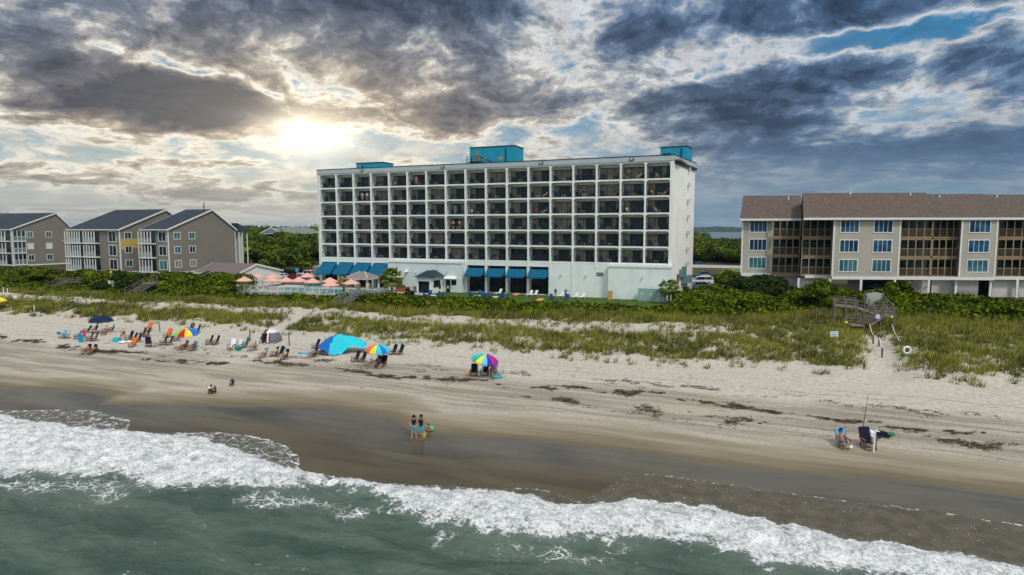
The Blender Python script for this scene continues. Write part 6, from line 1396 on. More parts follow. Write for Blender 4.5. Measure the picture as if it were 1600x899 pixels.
walk('weathered zigzag timber walkway with landings left of the sandy path', [('deck', tz(1303, 476.5, 79), tz(1338, 480, 78), 2.6), ('deck', tz(1338, 480, 78), tz(1371, 491, 76.2), 1.6, (-1,)), ('deck', tz(1370, 492.5, 75.5), tz(1391, 493, 75.3), 2.2),
      ('flight', tz(1364, 470, 85), tz(1380, 489, 77), 2.0, 8), ('flight', tz(1369, 493.5, 75.0), tz(1349, 506.5, 74.0), 1.7, 8, M_brown), ('deck', tz(1348, 507.5, 74.0), tz(1326, 507, 74.3), 1.9, (-1,))], 'boardwalk')
MB().lathe([(0, .02), (.28, .02), (.28, 0), (0, 0)], 18).build('round_sign', mat('pale_blue_sign', (.45, .6, .7), .6), loc=tz(1371.5, 495, 73.6)).rotation_euler = (R(90), 0, 0)
o = bpy.data.objects['round_sign']; tag(o, 'round pale blue sign on the landing of the zigzag walkway', 'sign')
for px, py, lb in ((1322.5, 503.5, 'yellow reflector at the lower landing of the zigzag walkway'), (1393.5, 495, 'yellow reflector on the right post of the zigzag walkway')):
    o = MB().lathe([(0, .02), (.13, .02), (.13, 0), (0, 0)], 12).build('reflector', cloth((.75, .8, .2)), loc=tz(px, py, 73.9)); o.rotation_euler = (R(90), 0, 0); tag(o, lb, 'reflector')
# fences by the path, rope rails, life ring, signs
def ropefence(label, pts, h=1.0, m=M_brown):
    root = empty('rope_fence', at(*pts[0]), 0, label, 'fence'); o_ = root.location; P = [at(*p) for p in pts]
    for p in P: MB().bar(p - o_ - V3((0, 0, .3)), p - o_ + V3((0, 0, h)), .12).build('post', m, root)
    b = MB()
    for p, q in zip(P[:-1], P[1:]): mid = (p + q) / 2 - V3((0, 0, .12)); b.tube([p - o_ + V3((0, 0, h * .95)), mid - o_ + V3((0, 0, h * .9)), q - o_ + V3((0, 0, h * .95))], .035, 6)
    b.build('rope', M_trim, root)
ropefence('rope rail on brown posts left of the sandy path', [(1358, 519), (1364, 538), (1373, 542.5), (1378, 559)]); ropefence('rope rail on brown posts right of the sandy path', [(1393, 520), (1400.5, 540), (1407.5, 549)])
ropefence('light rope rail crossing the dune at the far left', [(107, 478), (122, 472), (135, 476), (143, 470)], .8, M_wood)
p = at(1415.5, 558); root = empty('life_ring_post', p, 0, 'white life ring hanging on a post right of the sandy path', 'life ring'); MB().bar((0, 0, -.3), (0, 0, 1.35), .1).build('post', M_brown, root)
b = MB(); n_, k_ = 24, 8
for i in range(n_):
    for j in range(k_): a, c = 2 * math.pi * i / n_, 2 * math.pi * j / k_; b.v.append(((.33 + .10 * math.cos(c)) * math.cos(a), -.14 + .08 * math.sin(c), .62 + (.33 + .10 * math.cos(c)) * math.sin(a)))
b.f = [(i * k_ + j, ((i + 1) % n_) * k_ + j, ((i + 1) % n_) * k_ + (j + 1) % k_, i * k_ + (j + 1) % k_) for i in range(n_) for j in range(k_)]; b.m = [0] * len(b.f); b.build('ring', M_wplastic, root, smooth=True)
MB().box(-.2, .2, -.12, .12, .02, .2).build('base', cloth((.1, .5, .12)), root)
def sign(px, py, w, h, ph, label, rows, ang=0, mcol=(.10, .25, .55)):
    root = empty('sign', at(px, py), ang, label, 'sign'); MB().bar((0, .03, -.3), (0, .03, ph), .07).build('post', M_wood, root)
    pn = MB().box(-w / 2, w / 2, -.03, -.005, ph - h, ph).build('panel', M_wplastic, root); b = MB()
    for z, x0, x1, t in rows: b.box(-w / 2 + x0 * w, -w / 2 + x1 * w, -.036, -.031, ph - h + z * h, ph - h + (z + t) * h)
    if rows: b.build('lettering', cloth(mcol), pn)
sign(1303, 533, .85, .62, 1.05, 'small white sign with blue lettering in the dune grass left of the path', [(.68, .12, .42, .14), (.68, .48, .88, .14), (.40, .10, .30, .14), (.40, .36, .62, .14), (.40, .68, .9, .14), (.14, .2, .8, .12)])
sign(23.5, 472, .55, .6, 1.0, 'small white square sign in the grass at the far left', [])
root = empty('emergency_post', at(175, 456), 0, 'tall marker post with an amber lamp and white number panels', 'post'); MB().bar((0, 0, -.3), (0, 0, 3.45), .24).build('pole', mat('grey_green_timber', (.16, .18, .15), .8), root)
MB().lathe([(0, .42), (.20, .36), (.24, .2), (.20, .0), (0, 0)], 12, (0, 0, 3.45)).build('lamp', mat('amber_plastic', (.75, .38, .03), .4), root)
MB().box(-.52, -.14, -.16, -.13, .95, 2.05).build('panel', M_wplastic, root); MB().box(.10, .50, -.16, -.13, 1.55, 2.05).box(.10, .50, -.16, -.13, .95, 1.35).box(.32, .50, -.16, -.13, 1.351, 1.549).build('panel', M_wplastic, root)
MB().box(.12, .26, -.16, -.13, 2.3, 2.5).box(.14, .28, -.16, -.13, 2.65, 2.85).build('tag', cloth((.5, .55, .3)), root)

# ------------------------------------------------------------------ pool terrace
zd = G0 + .11
def dk(px, py): return atz(px, py, zd)
pool = uvroot('swimming_pool', -86, 92.2, zd, 'turquoise swimming pool with pale coping on the terrace', 'swimming pool')
mw2 = mat('pool_water', (.02, .36, .36), .06, .15, .8, bump=.03, bscale=3); MB().box(0, 17, 0, 5.4, .01, .04).build('water', mw2, pool)
MB().box(-.4, 17.4, -.4, -.002, .01, .09).box(-.4, 17.4, 5.402, 5.8, .01, .09).box(-.4, -.002, 0, 5.4, .01, .09).box(17.002, 17.4, 0, 5.4, .01, .09).build('coping', M_conc, pool)
pf = uvroot('pool_fence', -90.4, 87.4, zd - .4, 'white and pale green fence along the seaward side of the pool terrace', 'fence')
n_ = 15
for k in range(n_ + 1): x = k * 22.6 / n_; MB().box(x - .06, x + .06, -.06, .06, 0, 1.72).build('post', M_trim, pf)
b = MB(); b.box(0, 22.6, -.03, .03, 1.56, 1.64).box(0, 22.6, -.03, .03, .50, .56).build('rail', M_trim, pf)
b = MB(); [b.box(.1 + k * .19, .125 + k * .19, -.012, .012, .56, 1.56) for k in range(118)]; b.build('balusters', M_trim, pf)
b = MB(); b.box(-.05, .05, 0, 11, 1.5, 1.58)
MB().box(-.3, 22.8, .1, .5, -.8, .40).build('wall', M_conc, pf)
pf2 = uvroot('pool_fence', -90.45, 87.5, zd - .4, 'white railed fence at the left end of the pool terrace', 'fence'); MB().box(-.03, .03, 0, 9, 1.56, 1.64).box(-.03, .03, 0, 9, .5, .56).build('rail', M_trim, pf2)
for k in range(7): MB().box(-.06, .06, k * 1.5, k * 1.5 + .12, 0, 1.72).build('post', M_trim, pf2)
um0 = None
plab = ['leftmost salmon umbrella at the pool house end', 'salmon umbrella against the pool house wall', 'rear salmon umbrella right of the pool house', 'front salmon umbrella right of the pool house', 'third salmon umbrella of the front row', 'fourth salmon umbrella of the front row',
        'salmon umbrella in front of the white pickup', 'salmon umbrella just left of the first awning', 'rear one of the two overlapping salmon umbrellas', 'front one of the two overlapping salmon umbrellas', 'salmon umbrella right beside the timber stair']
for (px, py), lb in zip([(382.5, 457), (402, 450.5), (426, 451), (426, 457.5), (447.5, 458), (467.5, 458), (481, 449.5), (489, 460), (516, 459), (517, 466), (549, 462.5)], plab):
    if um0 is None:
        um0 = empty('pool_umbrella', dk(px, py), R(20)); MB().tube([(0, 0, 0), (0, 0, 2.75)], .04, 8).build('pole', M_wplastic, um0); b = MB(); n_ = 8; r_ = 1.42
        for k in range(n_):
            a, c = 2 * math.pi * k / n_, 2 * math.pi * (k + 1) / n_; p, q = (r_ * math.cos(a), r_ * math.sin(a)), (r_ * math.cos(c), r_ * math.sin(c)); m_ = ((p[0] + q[0]) / 2 * .97, (p[1] + q[1]) / 2 * .97)
            b.add([(0, 0, 2.86), (p[0] * .5, p[1] * .5, 2.47), (m_[0] * .5, m_[1] * .5, 2.44), (q[0] * .5, q[1] * .5, 2.47), (p[0], p[1], 2.12), (m_[0], m_[1], 2.08), (q[0], q[1], 2.12), (p[0], p[1], 2.0), (m_[0], m_[1], 1.96), (q[0], q[1], 2.0)], [(0, 1, 2), (0, 2, 3), (1, 4, 5, 2), (2, 5, 6, 3), (4, 7, 8, 5), (5, 8, 9, 6)])
        b.build('canopy', M_pink, um0); MB().lathe([(0, .0), (.25, 0), (.25, .08), (.05, .1), (0, .1)], 12).build('base', M_conc, um0); o = um0
    else: o = copy_tree(um0); o.location = dk(px, py)
    tag(o, lb, 'umbrella', 'salmon umbrellas on the pool terrace')
def group_thing(name, mesh_fn):
    return mesh_fn
def lounge(m, ms=M_trim):
    root = empty('pool_chair', (0, 0, 0)); MB().hexa([(-.3, -.9, .30), (.3, -.9, .30), (.3, .2, .30), (-.3, .2, .30)], [(-.3, -.9, .36), (.3, -.9, .36), (.3, .2, .36), (-.3, .2, .36)]).build('seat', m, root)
    MB().hexa([(-.3, .2, .31), (.3, .2, .31), (.3, .26, .30), (-.3, .26, .30)], [(-.3, .55, .98), (.3, .55, .98), (.3, .61, .97), (-.3, .61, .97)]).build('backrest', m, root)
    for x in (-.27, .27):
        for y in (-.85, .25): MB().box(x - .025, x + .025, y - .025, y + .025, 0, .298).build('leg', ms, root)
    return root
lt = lounge(mat('teal_mesh', (.0, .16, .16), .7, .15, 4)); lw = lounge(M_wplastic); first = {}
def lng(proto, P, rz, label, group, nm=None):
    o = proto if proto.name not in first else copy_tree(proto); first[proto.name] = 1; o.location = P; o.rotation_euler = (0, 0, rz)
    if nm: o.name = nm
    return tag(o, label, 'lounge chair', group)
tl = ['by the left corner post of the pool fence', 'second from the left along the pool fence', 'third from the left along the pool fence', 'fourth from the left along the pool fence', 'fifth along the fence, at the near pool edge', 'sixth along the fence, at the near pool edge', 'seventh along the fence, at the near pool edge', 'eighth along the fence, under the pool water', 'ninth along the fence, left of the overlapping umbrellas', 'tenth along the fence, near the timber stair']
for px, lb in zip((380, 388.5, 401.5, 414, 443, 454, 464, 476, 502, 513), tl): lng(lt, dk(px, 459.5 + (px - 380) * .012), -A + R(-50), 'teal lounge chair ' + lb.replace(', under the pool water', ', mid pool'), 'teal lounge chairs on the pool terrace')
for i, px in enumerate((483, 491, 499)): lng(lt, dk(px, 449.5), -A + R(10), 'teal lounge chair beyond the pool, ' + ('left', 'middle', 'right')[i] + ' one of three before the first awning', 'teal lounge chairs on the pool terrace')
for px, py, ps, sk, cl, lb in [(387, 457, 'sit', M_skinL, [('shirt', (.6, .6, .75)), ('shorts', (.4, .45, .6))], 'person in pale clothes reclining under the leftmost salmon umbrella'), (400.5, 457, 'sit', M_skinL, [('shirt', (.03, .18, .3)), ('shorts', (.03, .1, .2))], 'person in a blue shirt seated near the pool house wall'),
                               (476, 452, 'stand', M_skinM, [('shirt', (.7, .7, .75)), ('shorts', (.03, .05, .15))], 'person in white and navy at the far pool edge')]: person(ps, dk(px, py), -A + R(-30), lb, sk, cl, .98)
# gazebo
Pg = atz(567, 455, zd + .25); gz_ = empty('gazebo', Pg, -A, 'open gazebo with a grey shingle hip roof and white fringe beside the palm', 'gazebo'); w2, d2 = 2.15, 1.7
for x in (-w2, w2):
    for y in (-d2, d2): MB().box(x - .14, x + .14, y - .14, y + .14, -.2, 2.35).build('column', M_trim, gz_)
o = MB().hexa([(-w2 - .5, -d2 - .5, 2.38), (w2 + .5, -d2 - .5, 2.38), (w2 + .5, d2 + .5, 2.38), (-w2 - .5, d2 + .5, 2.38)], [(-.5, -.05, 3.45), (.5, -.05, 3.45), (.5, .05, 3.45), (-.5, .05, 3.45)]).build('roof', mat('grey_thatch', (.22, .20, .17), .9, .2, 3), gz_)
b = MB(); [b.box(-w2 - .5 + k * .22, -w2 - .37 + k * .22, -d2 - .53, -d2 - .505, 2.18, 2.40) for k in range(24)]; [b.box(w2 + .505, w2 + .53, -d2 - .5 + k * .22, -d2 - .37 + k * .22, 2.18, 2.40) for k in range(20)]; b.build('fringe', M_trim, o)
for s in (-1, 1): MB().bar((s * (w2 + .48), -d2 - .48, 2.42), (s * .5, -.05, 3.49), .09, .06).build('ridge_cap', M_trim, o)
MB().box(-w2 - .4, w2 + .4, -d2 - .3, d2 + .3, -.5, -.02).build('floor', M_conc, gz_)
for i, (px, c) in enumerate(((560, (.5, .45, .08)), (575, (.5, .42, .02)))): o = MB().box(-.4, .4, -.05, .05, .0, 1.1).box(-.35, .35, -.3, -.051, .5, .58).build('counter', cloth(c), loc=atz(px, 452, zd + .25)); tag(o, ('yellow menu board at the left', 'yellow menu board at the right')[i] + ' inside the gazebo', 'board')
# pavilion
pv = empty('pavilion', hl(24.6, -5.2), -A, 'small white pavilion with a dark blue hip roof and glass doors on the hotel lawn', 'pavilion')
MB().box(0, 2.9, .0, .25, 2.2, 2.9).box(0, .3, .0, .25, 0, 2.199).box(2.45, 2.9, .0, .25, 0, 2.199).box(0, .25, .251, 4.0, 0, 2.9).box(2.65, 2.9, .251, 4.0, 0, 1.0).box(2.65, 2.9, .251, 4.0, 2.3, 2.9).box(2.65, 2.9, .251, .7, 1.001, 2.299).box(2.65, 2.9, 3.3, 4.0, 1.001, 2.299).build('wall', M_white, pv)
o = MB().box(.3, 2.45, .08, .12, 0.02, 2.199).build('glass_door', gz if not callable(gz) else M_glassd, pv); b = MB(); [b.box(x, x + .06, .03, .079, .02, 2.19) for x in (.3, .95, 1.6, 2.38)]; b.build('door_frame', M_door, o)
MB().box(2.74, 2.78, .7, 3.3, 1.0, 2.3).build('window', M_glassd, pv)
MB().hexa([(-.45, -.5, 2.905), (3.4, -.5, 2.905), (3.4, 4.0, 2.905), (-.45, 4.0, 2.905)], [(1.2, 1.3, 4.0), (1.9, 1.3, 4.0), (1.9, 3.4, 4.0), (1.2, 3.4, 4.0)]).build('roof', mat('dark_blue_metal', (.022, .04, .058), .45, .08, 2), pv)
pm = mat('patio_paving', (.42, .45, .47), .85, .1, 1); o = MB().box(0, 8.4, 0, 3.3, 0, .16).build('patio', pm, loc=hl(19.3, -7.8), rz=-A); tag(o, kind='structure')
MB().box(-1.4, 1.2, -.3, .3, 0, .85).box(-1.5, 1.3, -.36, .36, .851, .92).build('grill_counter', mat('orange_wood', (.30, .10, .03), .6, .2, 4), loc=hl(21.6, -4.9, .16), rz=-A); tag(bpy.data.objects['grill_counter'], 'orange brown timber counter on the patio left of the pavilion', 'counter')
o = MB().box(-.9, .9, -.3, .3, .0, .3).lathe([(0, .5), (.3, .4), (.35, 0), (0, 0)], 10, (0, 0, .3)).build('grill', M_black, loc=hl(20.9, -4.9, 1.085), rz=-A); tag(o, 'black covered grill on the patio counter', 'grill')
person('sit', hl(23.9, -5.0, .16), -A + R(30), 'person seated at the left corner of the pavilion', M_skinM, [('tank', (.3, .3, .15)), ('shorts', (.05, .12, .1))], .98)
lng(lt, hl(23.9, -4.9, .16), -A + R(30), 'teal chair at the left corner of the pavilion', 'teal lounge chairs on the pool terrace')
root = empty('closed_umbrella', hl(29.0, -5.0), 0, 'closed black umbrella standing right of the pavilion', 'umbrella'); MB().tube([(0, 0, 0), (0, 0, 2.7)], .03, 8).build('pole', M_black, root); MB().lathe([(0, 2.65), (.08, 2.4), (.24, 1.3), (.20, 1.0), (0, 1.0)], 10).build('canopy', M_black, root)
palm(atz(612, 462, 4.02), 3.0, 2.3, 'tall green palm in front of the last left awning', 5, n=60); palm(atz(1045, 476, 3.9), 2.5, 1.9, 'palm with a thick trunk beside the pale green utility boxes', 6, n=40, droop=.6)
palm(atz(537, 458, zd), 2.0, 1.2, 'short yellowish palm beside the first timber stair', 7, n=26, m=leafmat('yellow_palm', (.16, .12, .03), (.28, .2, .06), (.35, .28, .1), 1.0))

# lawn furniture
am = chair_mesh('adirondack', M_adir, 1.02)
def adir(px, py, rz, lb): o = bpy.data.objects.new('adirondack_chair', am); COL.objects.link(o); o.location = atz(px, py, G0 + .06); o.rotation_euler = (0, 0, rz); tag(o, lb, 'chair', 'deep blue lawn chairs')
for px, py, rz, lb in [(672, 463, 0, 'deep blue lawn chair behind the left white table near the pavilion'), (665.5, 466, 1.2, 'deep blue lawn chair left of the left white table near the pavilion'), (683.5, 465, -.9, 'deep blue lawn chair right of the left white table near the pavilion'), (689, 465.5, -1.6, 'deep blue lawn chair farthest right near the pavilion'),
                       (737, 465, .9, 'deep blue lawn chair left of the middle white table'), (750.5, 463, .1, 'deep blue lawn chair behind the middle white table'), (754, 467, -.9, 'deep blue lawn chair right of the middle white table'), (759, 465, -1.5, 'deep blue lawn chair second to the right of the middle white table'),
                       (766.5, 468, .9, 'deep blue lawn chair left of the right white table'), (782.5, 467, -.7, 'deep blue lawn chair right of the right white table'), (761, 470, 2.0, 'deep blue lawn chair low between the middle and right tables'), (789, 466.5, -1.4, 'deep blue lawn chair farthest right before the white loungers'),
                       (863, 469, .5, 'deep blue lawn chair left of the two people on the lawn'), (885, 469.5, -.4, 'deep blue lawn chair right of the two people on the lawn')]: adir(px, py, rz, lb)
for i, (px, py) in enumerate([(677, 467.5), (746, 468), (774, 470)]):
    root = empty('lawn_table', atz(px, py, G0 + .06), 0, ('left white lawn table, near the pavilion', 'middle white lawn table before the dark windows', 'right white lawn table below the white loungers')[i], 'table', 'white lawn tables')
    MB().lathe([(0, .62), (.5, .62), (.5, .57), (0, .57)], 16).build('tabletop', M_wplastic, root); MB().hexa([(-.3, -.3, 0), (.3, -.3, 0), (.3, .3, 0), (-.3, .3, 0)], [(-.2, -.2, .568), (.2, -.2, .568), (.2, .2, .568), (-.2, .2, .568)]).build('base', M_wplastic, root)
for px, py, lb in [(771, 460.5, 'white lounger, left one of the pair before the second dark window'), (779.5, 460.5, 'white lounger, right one of the pair before the second dark window'), (827.5, 463, 'white lounger, left one of the pair before the last awning'), (835.5, 463, 'white lounger, right one of the pair before the last awning'),
                   (876, 465, 'white lounger behind the two people on the lawn'), (899, 466.5, 'white lounger, left one of the pair before the blank wall'), (909.5, 467, 'white lounger, right one of the pair before the blank wall')]: lng(lw, atz(px, py, G0 + .06), -A + R(-25), lb, 'white loungers on the hotel lawn', 'lounger')
person('stand', atz(868, 466.5, G0 + .05), R(20), 'person with long hair in a black top standing on the lawn', M_skinL, [('shirt', (.015, .015, .02)), ('shorts', (.4, .3, .25))], .97)
person('arm', atz(884, 468, G0 + .05), R(10), 'person in a teal shirt pointing right on the lawn', M_skinM, [('shirt', (.02, .18, .22)), ('shorts', (.02, .08, .12))], 1.0)
person('stand', atz(890, 468.5, G0 + .05), R(60), 'small child in orange beside the person pointing', M_skinL, [('shirt', (.6, .12, .04)), ('shorts', (.02, .02, .03))], .6)
o = MB().box(-.36, .36, -.04, .04, 0, 1.45).build('timber_board', M_tim, loc=atz(953, 469, G0 + .06), rz=-A); o.data.materials.clear(); o.data.materials.append(mat('golden_plywood', (.45, .25, .06), .7, .15, 4)); o.rotation_euler = (R(-8), 0, -A); tag(o, 'golden plywood panel standing on the lawn before the blank wall', 'panel')
for px, py, lb in ((807, 461.5, 'orange cornhole board nearer the dark windows'), (844, 470, 'orange cornhole board at the thicket edge')):
    root = empty('cornhole_board', atz(px, py, G0 + .06), -A, lb, 'game board'); MB().hexa([(-.5, -.6, .05), (.5, -.6, .05), (.5, .6, .26), (-.5, .6, .26)], [(-.5, -.6, .09), (.5, -.6, .09), (.5, .6, .30), (-.5, .6, .30)]).build('board', cloth((.62, .30, .10)), root); MB().box(-.4, -.34, .5, .56, 0, .25).build('leg', M_tim, root); MB().box(.34, .4, .5, .56, 0, .25).build('leg', M_tim, root)
# utility cabinet
cxl = onv(997, 460, 99.6)[0] + 82.26
root = empty("utility_cabinet", hl(cxl, -2.9, .03), -A, 'long pale green utility cabinet on the lawn at the hotel corner', 'cabinet'); wv = onv(1040, 460, 99.6)[0] + 82.26 - cxl
mg = mat('pale_green_metal', (.27, .42, .38), .5, .06, 1, stain=((.22, .34, .31), 1.2, .4)); MB().box(0, wv, 0, 1.3, 0, 1.95).box(-.04, wv + .04, -.04, 1.34, 1.951, 2.02).build('body', mg, root)
for k in range(6):
    x = .1 + k * (wv - .2) / 6; d = MB().box(x + .02, x + (wv - .2) / 6 - .02, -.03, -.002, .12, 1.85).build('door', mg, root); MB().box(x + .25, x + .38, -.045, -.031, 1.62, 1.75).build('latch', M_rock, d); MB().box(x + .25, x + .38, -.045, -.031, .25, .38).build('latch', M_rock, d)
    if k in (0, 2, 4): MB().box(x + .45, x + .66, -.045, -.031, 1.1, 1.35).build('notice', M_wplastic, d)
for i, (px, py, s) in enumerate([(1051.5, 470, 1.0), (1060.5, 469, 1.05), (1070, 463.5, 1.15)]):
    root = empty('waste_bin', atz(px, py, G0), -A + .3 * i, ('black wheeled bin nearest the palm', 'middle black wheeled bin with a grey lid', 'black wheeled bin nearest the end wall')[i], 'bin', 'black bins at the hotel corner'); MB().hexa([(-.42 * s, -.36, .08), (.42 * s, -.36, .08), (.42 * s, .36, .08), (-.42 * s, .36, .08)], [(-.52 * s, -.46, 1.25 * s), (.52 * s, -.46, 1.25 * s), (.52 * s, .46, 1.25 * s), (-.52 * s, .46, 1.25 * s)]).build('body', M_black, root)
    MB().hexa([(-.55 * s, -.5, 1.252 * s), (.55 * s, -.5, 1.252 * s), (.55 * s, .5, 1.252 * s), (-.55 * s, .5, 1.252 * s)], [(-.5 * s, -.3, 1.42 * s), (.5 * s, -.3, 1.42 * s), (.5 * s, .45, 1.42 * s), (-.5 * s, .45, 1.42 * s)]).build('lid', M_black if i != 1 else mat('lid_grey', (.18, .18, .19), .6), root)
    for x in (-.3, .3): MB().tube([(x - .04, .4, .12), (x + .04, .4, .12)], .12, 10).build('wheel', M_black, root)
# electric boxes fixed to the end wall
def eb(y0, y1, z0_, z1_, d=.55, m=mat('teal_grey_metal', (.13, .23, .23), .5, .08, 2)):
    MB().hexa([(endx(y0) + e_, y0, z0_), (endx(y0) + e_ + d, y0, z0_), (endx(y1) + e_ + d, y1, z0_), (endx(y1) + e_, y1, z0_)], [(endx(y0) + e_, y0, z1_), (endx(y0) + e_ + d, y0, z1_), (endx(y1) + e_ + d, y1, z1_), (endx(y1) + e_, y1, z1_)]).build('electric_box', m, hotel)
e_ = .08; eb(4.6, 6.0, 3.4, 4.7, .5); eb(6.3, 7.4, 3.6, 5.1, .6); eb(6.0, 8.6, 2.3, 3.55, .9); eb(8.7, 10.2, 2.2, 3.5, .9); eb(3.2, 3.7, 2.3, 4.0, .3, M_brown)
MB().tube([(endx(6.5) + .25, 6.5, 0), (endx(6.5) + .25, 6.5, 2.29)], .08, 8).build('conduit', M_trim, hotel)

# ------------------------------------------------------------------ vehicles
def car(P, rz, label, paint, kind='sedan', cat='car', s=1.0):
    root = empty('pickup_truck' if kind == 'pickup' else 'parked_car', P, rz, label, cat); root.scale = (s, s, s)
    Lc, Wc = (4.6, 1.85) if kind == 'sedan' else (4.9, 1.95) if kind == 'suv' else (5.5, 1.98)
    prof = {'sedan': [(-2.3, .35), (-2.28, .75), (-1.3, .92), (2.2, .98), (2.3, .80), (2.28, .35)], 'suv': [(-2.45, .4), (-2.42, .95), (-1.4, 1.08), (2.3, 1.12), (2.45, .95), (2.42, .4)], 'pickup': [(-2.75, .45), (-2.72, 1.02), (-1.5, 1.15), (2.7, 1.15), (2.75, .9), (2.72, .45)]}[kind]
    cab = {'sedan': (-1.25, -.55, 1.15, 1.95, .93, 1.43), 'suv': (-1.35, -.65, 2.0, 2.3, 1.09, 1.75), 'pickup': (-1.4, -.7, .85, 1.05, 1.15, 1.85)}[kind]
    n = len(prof); b = MB(); hw = Wc / 2
    ys = [(-hw, .93), (-hw * .97, 1.0), (hw * .97, 1.0), (hw, .93)]; vv = []
    for y, kz in ys:
        for x, z in prof: vv.append((x * (1 if abs(y) < hw else .985), y, .35 + (z - .35) * (kz if z > .5 else 1)))
    fs_ = [tuple(range(n))] + [tuple(3 * n + k for k in range(n))[::-1]]
    for j in range(3): fs_ += [(j * n + k, j * n + (k + 1) % n, (j + 1) * n + (k + 1) % n, (j + 1) * n + k) for k in range(n)]
    b.add(vv, [f[::-1] for f in fs_]); x0_, x1_, x2_, x3_, zb_, zt_ = cab; tw = hw * .78
    b.hexa([(x1_ - .02, -tw, zt_ - .06), (x2_ + .02, -tw, zt_ - .06), (x2_ + .02, tw, zt_ - .06), (x1_ - .02, tw, zt_ - .06)], [(x1_ + .12, -tw * .93, zt_), (x2_ - .1, -tw * .93, zt_), (x2_ - .1, tw * .93, zt_), (x1_ + .12, tw * .93, zt_)])
    for x_b, x_t in ((x0_, x1_), ((x0_ * .42 + x3_ * .58), (x1_ * .45 + x2_ * .55)), (x3_ - .06, x2_)):
        for s_ in (-1, 1): b.bar((x_b, s_ * hw * .93, zb_), (x_t, s_ * tw, zt_ - .03), .08, .05)
    if kind == 'pickup': b.box(1.2, 2.7, -hw * .97, -hw * .90, 1.13, 1.24); b.box(1.2, 2.7, hw * .90, hw * .97, 1.13, 1.24)
    b.build('body', paint, root)
    MB().hexa([(x0_ + .04, -hw * .92, zb_), (x3_ - .08, -hw * .92, zb_), (x3_ - .08, hw * .92, zb_), (x0_ + .04, hw * .92, zb_)], [(x1_ + .03, -tw * .98, zt_ - .061), (x2_ - .03, -tw * .98, zt_ - .061), (x2_ - .03, tw * .98, zt_ - .061), (x1_ + .03, tw * .98, zt_ - .061)]).build('window', glass('car_glass', (.01, .014, .018), (.03, .045, .055), .5), root)
    for x in (-Lc * .31, Lc * .30):
        for y in (-hw + .02, hw - .02):
            w_ = MB().tube([(x, y - .11, .34), (x, y + .11, .34)], .34, 16).build('wheel', M_black, root); MB().tube([(x, y - .125, .34), (x, y + .125, .34)], .19, 12).build('rim', mat('alloy', (.4, .4, .42), .35, metal=.8), w_)
    for y in (-hw * .75, hw * .75): MB().box(-Lc / 2 - .02, -Lc / 2 + .06, y - .16, y + .16, .62, .78).build('headlight', M_wplastic, root); MB().box(Lc / 2 - .06, Lc / 2 + .02, y - .14, y + .14, .66, .86).build('tail_light', cloth((.4, .01, .01)), root)
    return root
def paint(c, n): return mat(n, c, .3, .03, 1, coat=.6)
PW, PS, PR, PB = paint((.70, .71, .72), 'white_paint'), paint((.34, .37, .40), 'silver_paint'), paint((.20, .01, .015), 'red_paint'), paint((.01, .03, .09), 'navy_paint'); PT = paint((.03, .12, .17), 'teal_blue_paint')
gr_ = lambda px, py, dz=.06: atz(px, py, G0 + dz)
car(gr_(1091, 452), -A + R(20), 'silver car parked nearest the hotel end wall', PS); car(gr_(1094, 445.5), -A + R(20), 'white sport utility car second from the hotel end wall', PW, 'suv'); car(gr_(1100, 440.5), -A + R(20), 'white car third from the hotel end wall', PW); car(gr_(1100, 437), -A + R(20), 'dark blue pickup behind the white parked cars', PB, 'pickup', 'pickup')
car(gr_(1085, 418.5, .1), -A + R(12), 'blue sport utility car on the road beyond the verge', PT, 'suv')
car(gr_(437, 437), -A + R(15), 'white car parked behind the pool house gable', PW); car(gr_(460, 438.5), -A + R(10), 'dark red car parked behind the pool umbrellas', PR); car(gr_(484, 435), -A + R(180), 'white pickup parked behind the pool', PW, 'pickup', 'pickup')
root = empty('service_trailer', gr_(503, 437), -A, 'grey box trailer parked just left of the hotel', 'trailer'); MB().box(-1.6, 1.6, -1, 1, .5, 2.9).build('body', mat('trailer_grey', (.35, .38, .37), .6), root); MB().box(-1.65, 1.65, -1.05, 1.05, 2.901, 2.97).build('roof', M_trim, root)
for x in (-.6, .6): MB().tube([(x, -1.05, .35), (x, -.8, .35)], .34, 14).build('wheel', M_black, root)
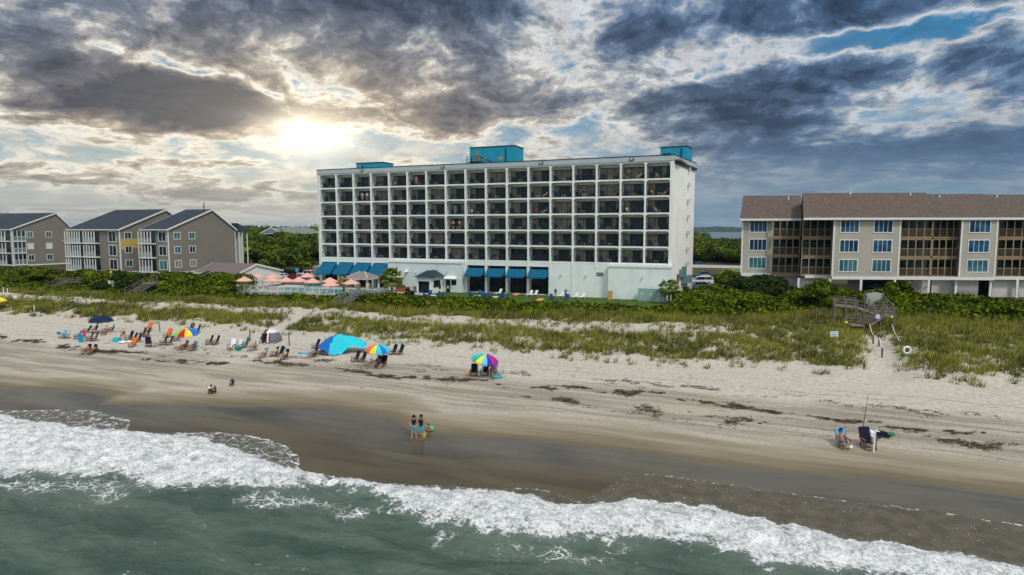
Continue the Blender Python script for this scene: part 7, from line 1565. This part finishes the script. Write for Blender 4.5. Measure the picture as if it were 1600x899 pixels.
# timber fence behind the car park and the round blue sign
fr = uvroot('timber_fence', -118, 138, G0, 'grey board fence behind the car park left of the hotel', 'fence'); b = MB(); [b.box(k * .3, k * .3 + .28, 0, .03, 0, 1.9 + .03 * (k % 3)) for k in range(118)]; b.build('boards', M_wood, fr); MB().box(0, 35.4, .031, .08, 1.4, 1.5).build('rail', M_wood, fr)
root = empty('round_sign_post', gr_(464.5, 440), 0, 'round light blue sign on a pole behind the pool', 'sign'); MB().tube([(0, 0, 0), (0, 0, 2.3)], .05, 6).build('pole', M_trim, root); MB().tube([(0, -.06, 2.45), (0, -.01, 2.45)], .36, 18).build('disc', cloth((.05, .42, .62)), root)
fr = empty('picket_gate', tz(1366, 468, 86) + V3((0, 0, -1.3)), -B2, 'pale vertical board gate at the top of the zigzag walkway', 'gate'); b = MB(); [b.box(-.95 + k * .2, -.95 + k * .2 + .17, 0, .04, 0, 2.3 - .04 * abs(k - 4.5)) for k in range(10)]; b.build('boards', mat('pale_timber', (.42, .45, .42), .8, .1, 4), fr); MB().box(-1.05, -.96, -.03, .07, 0, 2.4).build('post', M_wood, fr); MB().box(1.05, 1.14, -.03, .07, 0, 2.4).build('post', M_wood, fr)
o = MB().lathe([(0, .75), (1.2, .1), (1.2, 0), (0, 0)], 8).build('canopy', cloth((.03, .10, .10))); root = empty('patio_umbrella', tz(1368, 448, 96) + V3((0, 0, -2.3)), 0, 'dark green umbrella under the brown roofed condominium', 'umbrella'); o.parent = root; o.location = (0, 0, 2.2); MB().tube([(0, 0, 0), (0, 0, 2.9)], .03, 6).build('pole', M_trim, root)

# ------------------------------------------------------------------ sea air
hz = MB().box(-7200, 9200, -420, 8800, -7.0, 62.0).build('haze', []); tag(hz, 'thin pale sea haze', 'haze', kind='stuff')
hm = bpy.data.materials.new('haze_air'); hm.use_nodes = True; hn_ = hm.node_tree; hn_.nodes.clear(); ho = hn_.nodes.new('ShaderNodeOutputMaterial'); hv = hn_.nodes.new('ShaderNodeVolumePrincipled')
hv.inputs['Color'].default_value = (.45, .68, .90, 1); hv.inputs['Density'].default_value = .00006; hn_.links.new(hv.outputs[0], ho.inputs['Volume']); hz.data.materials.append(hm)
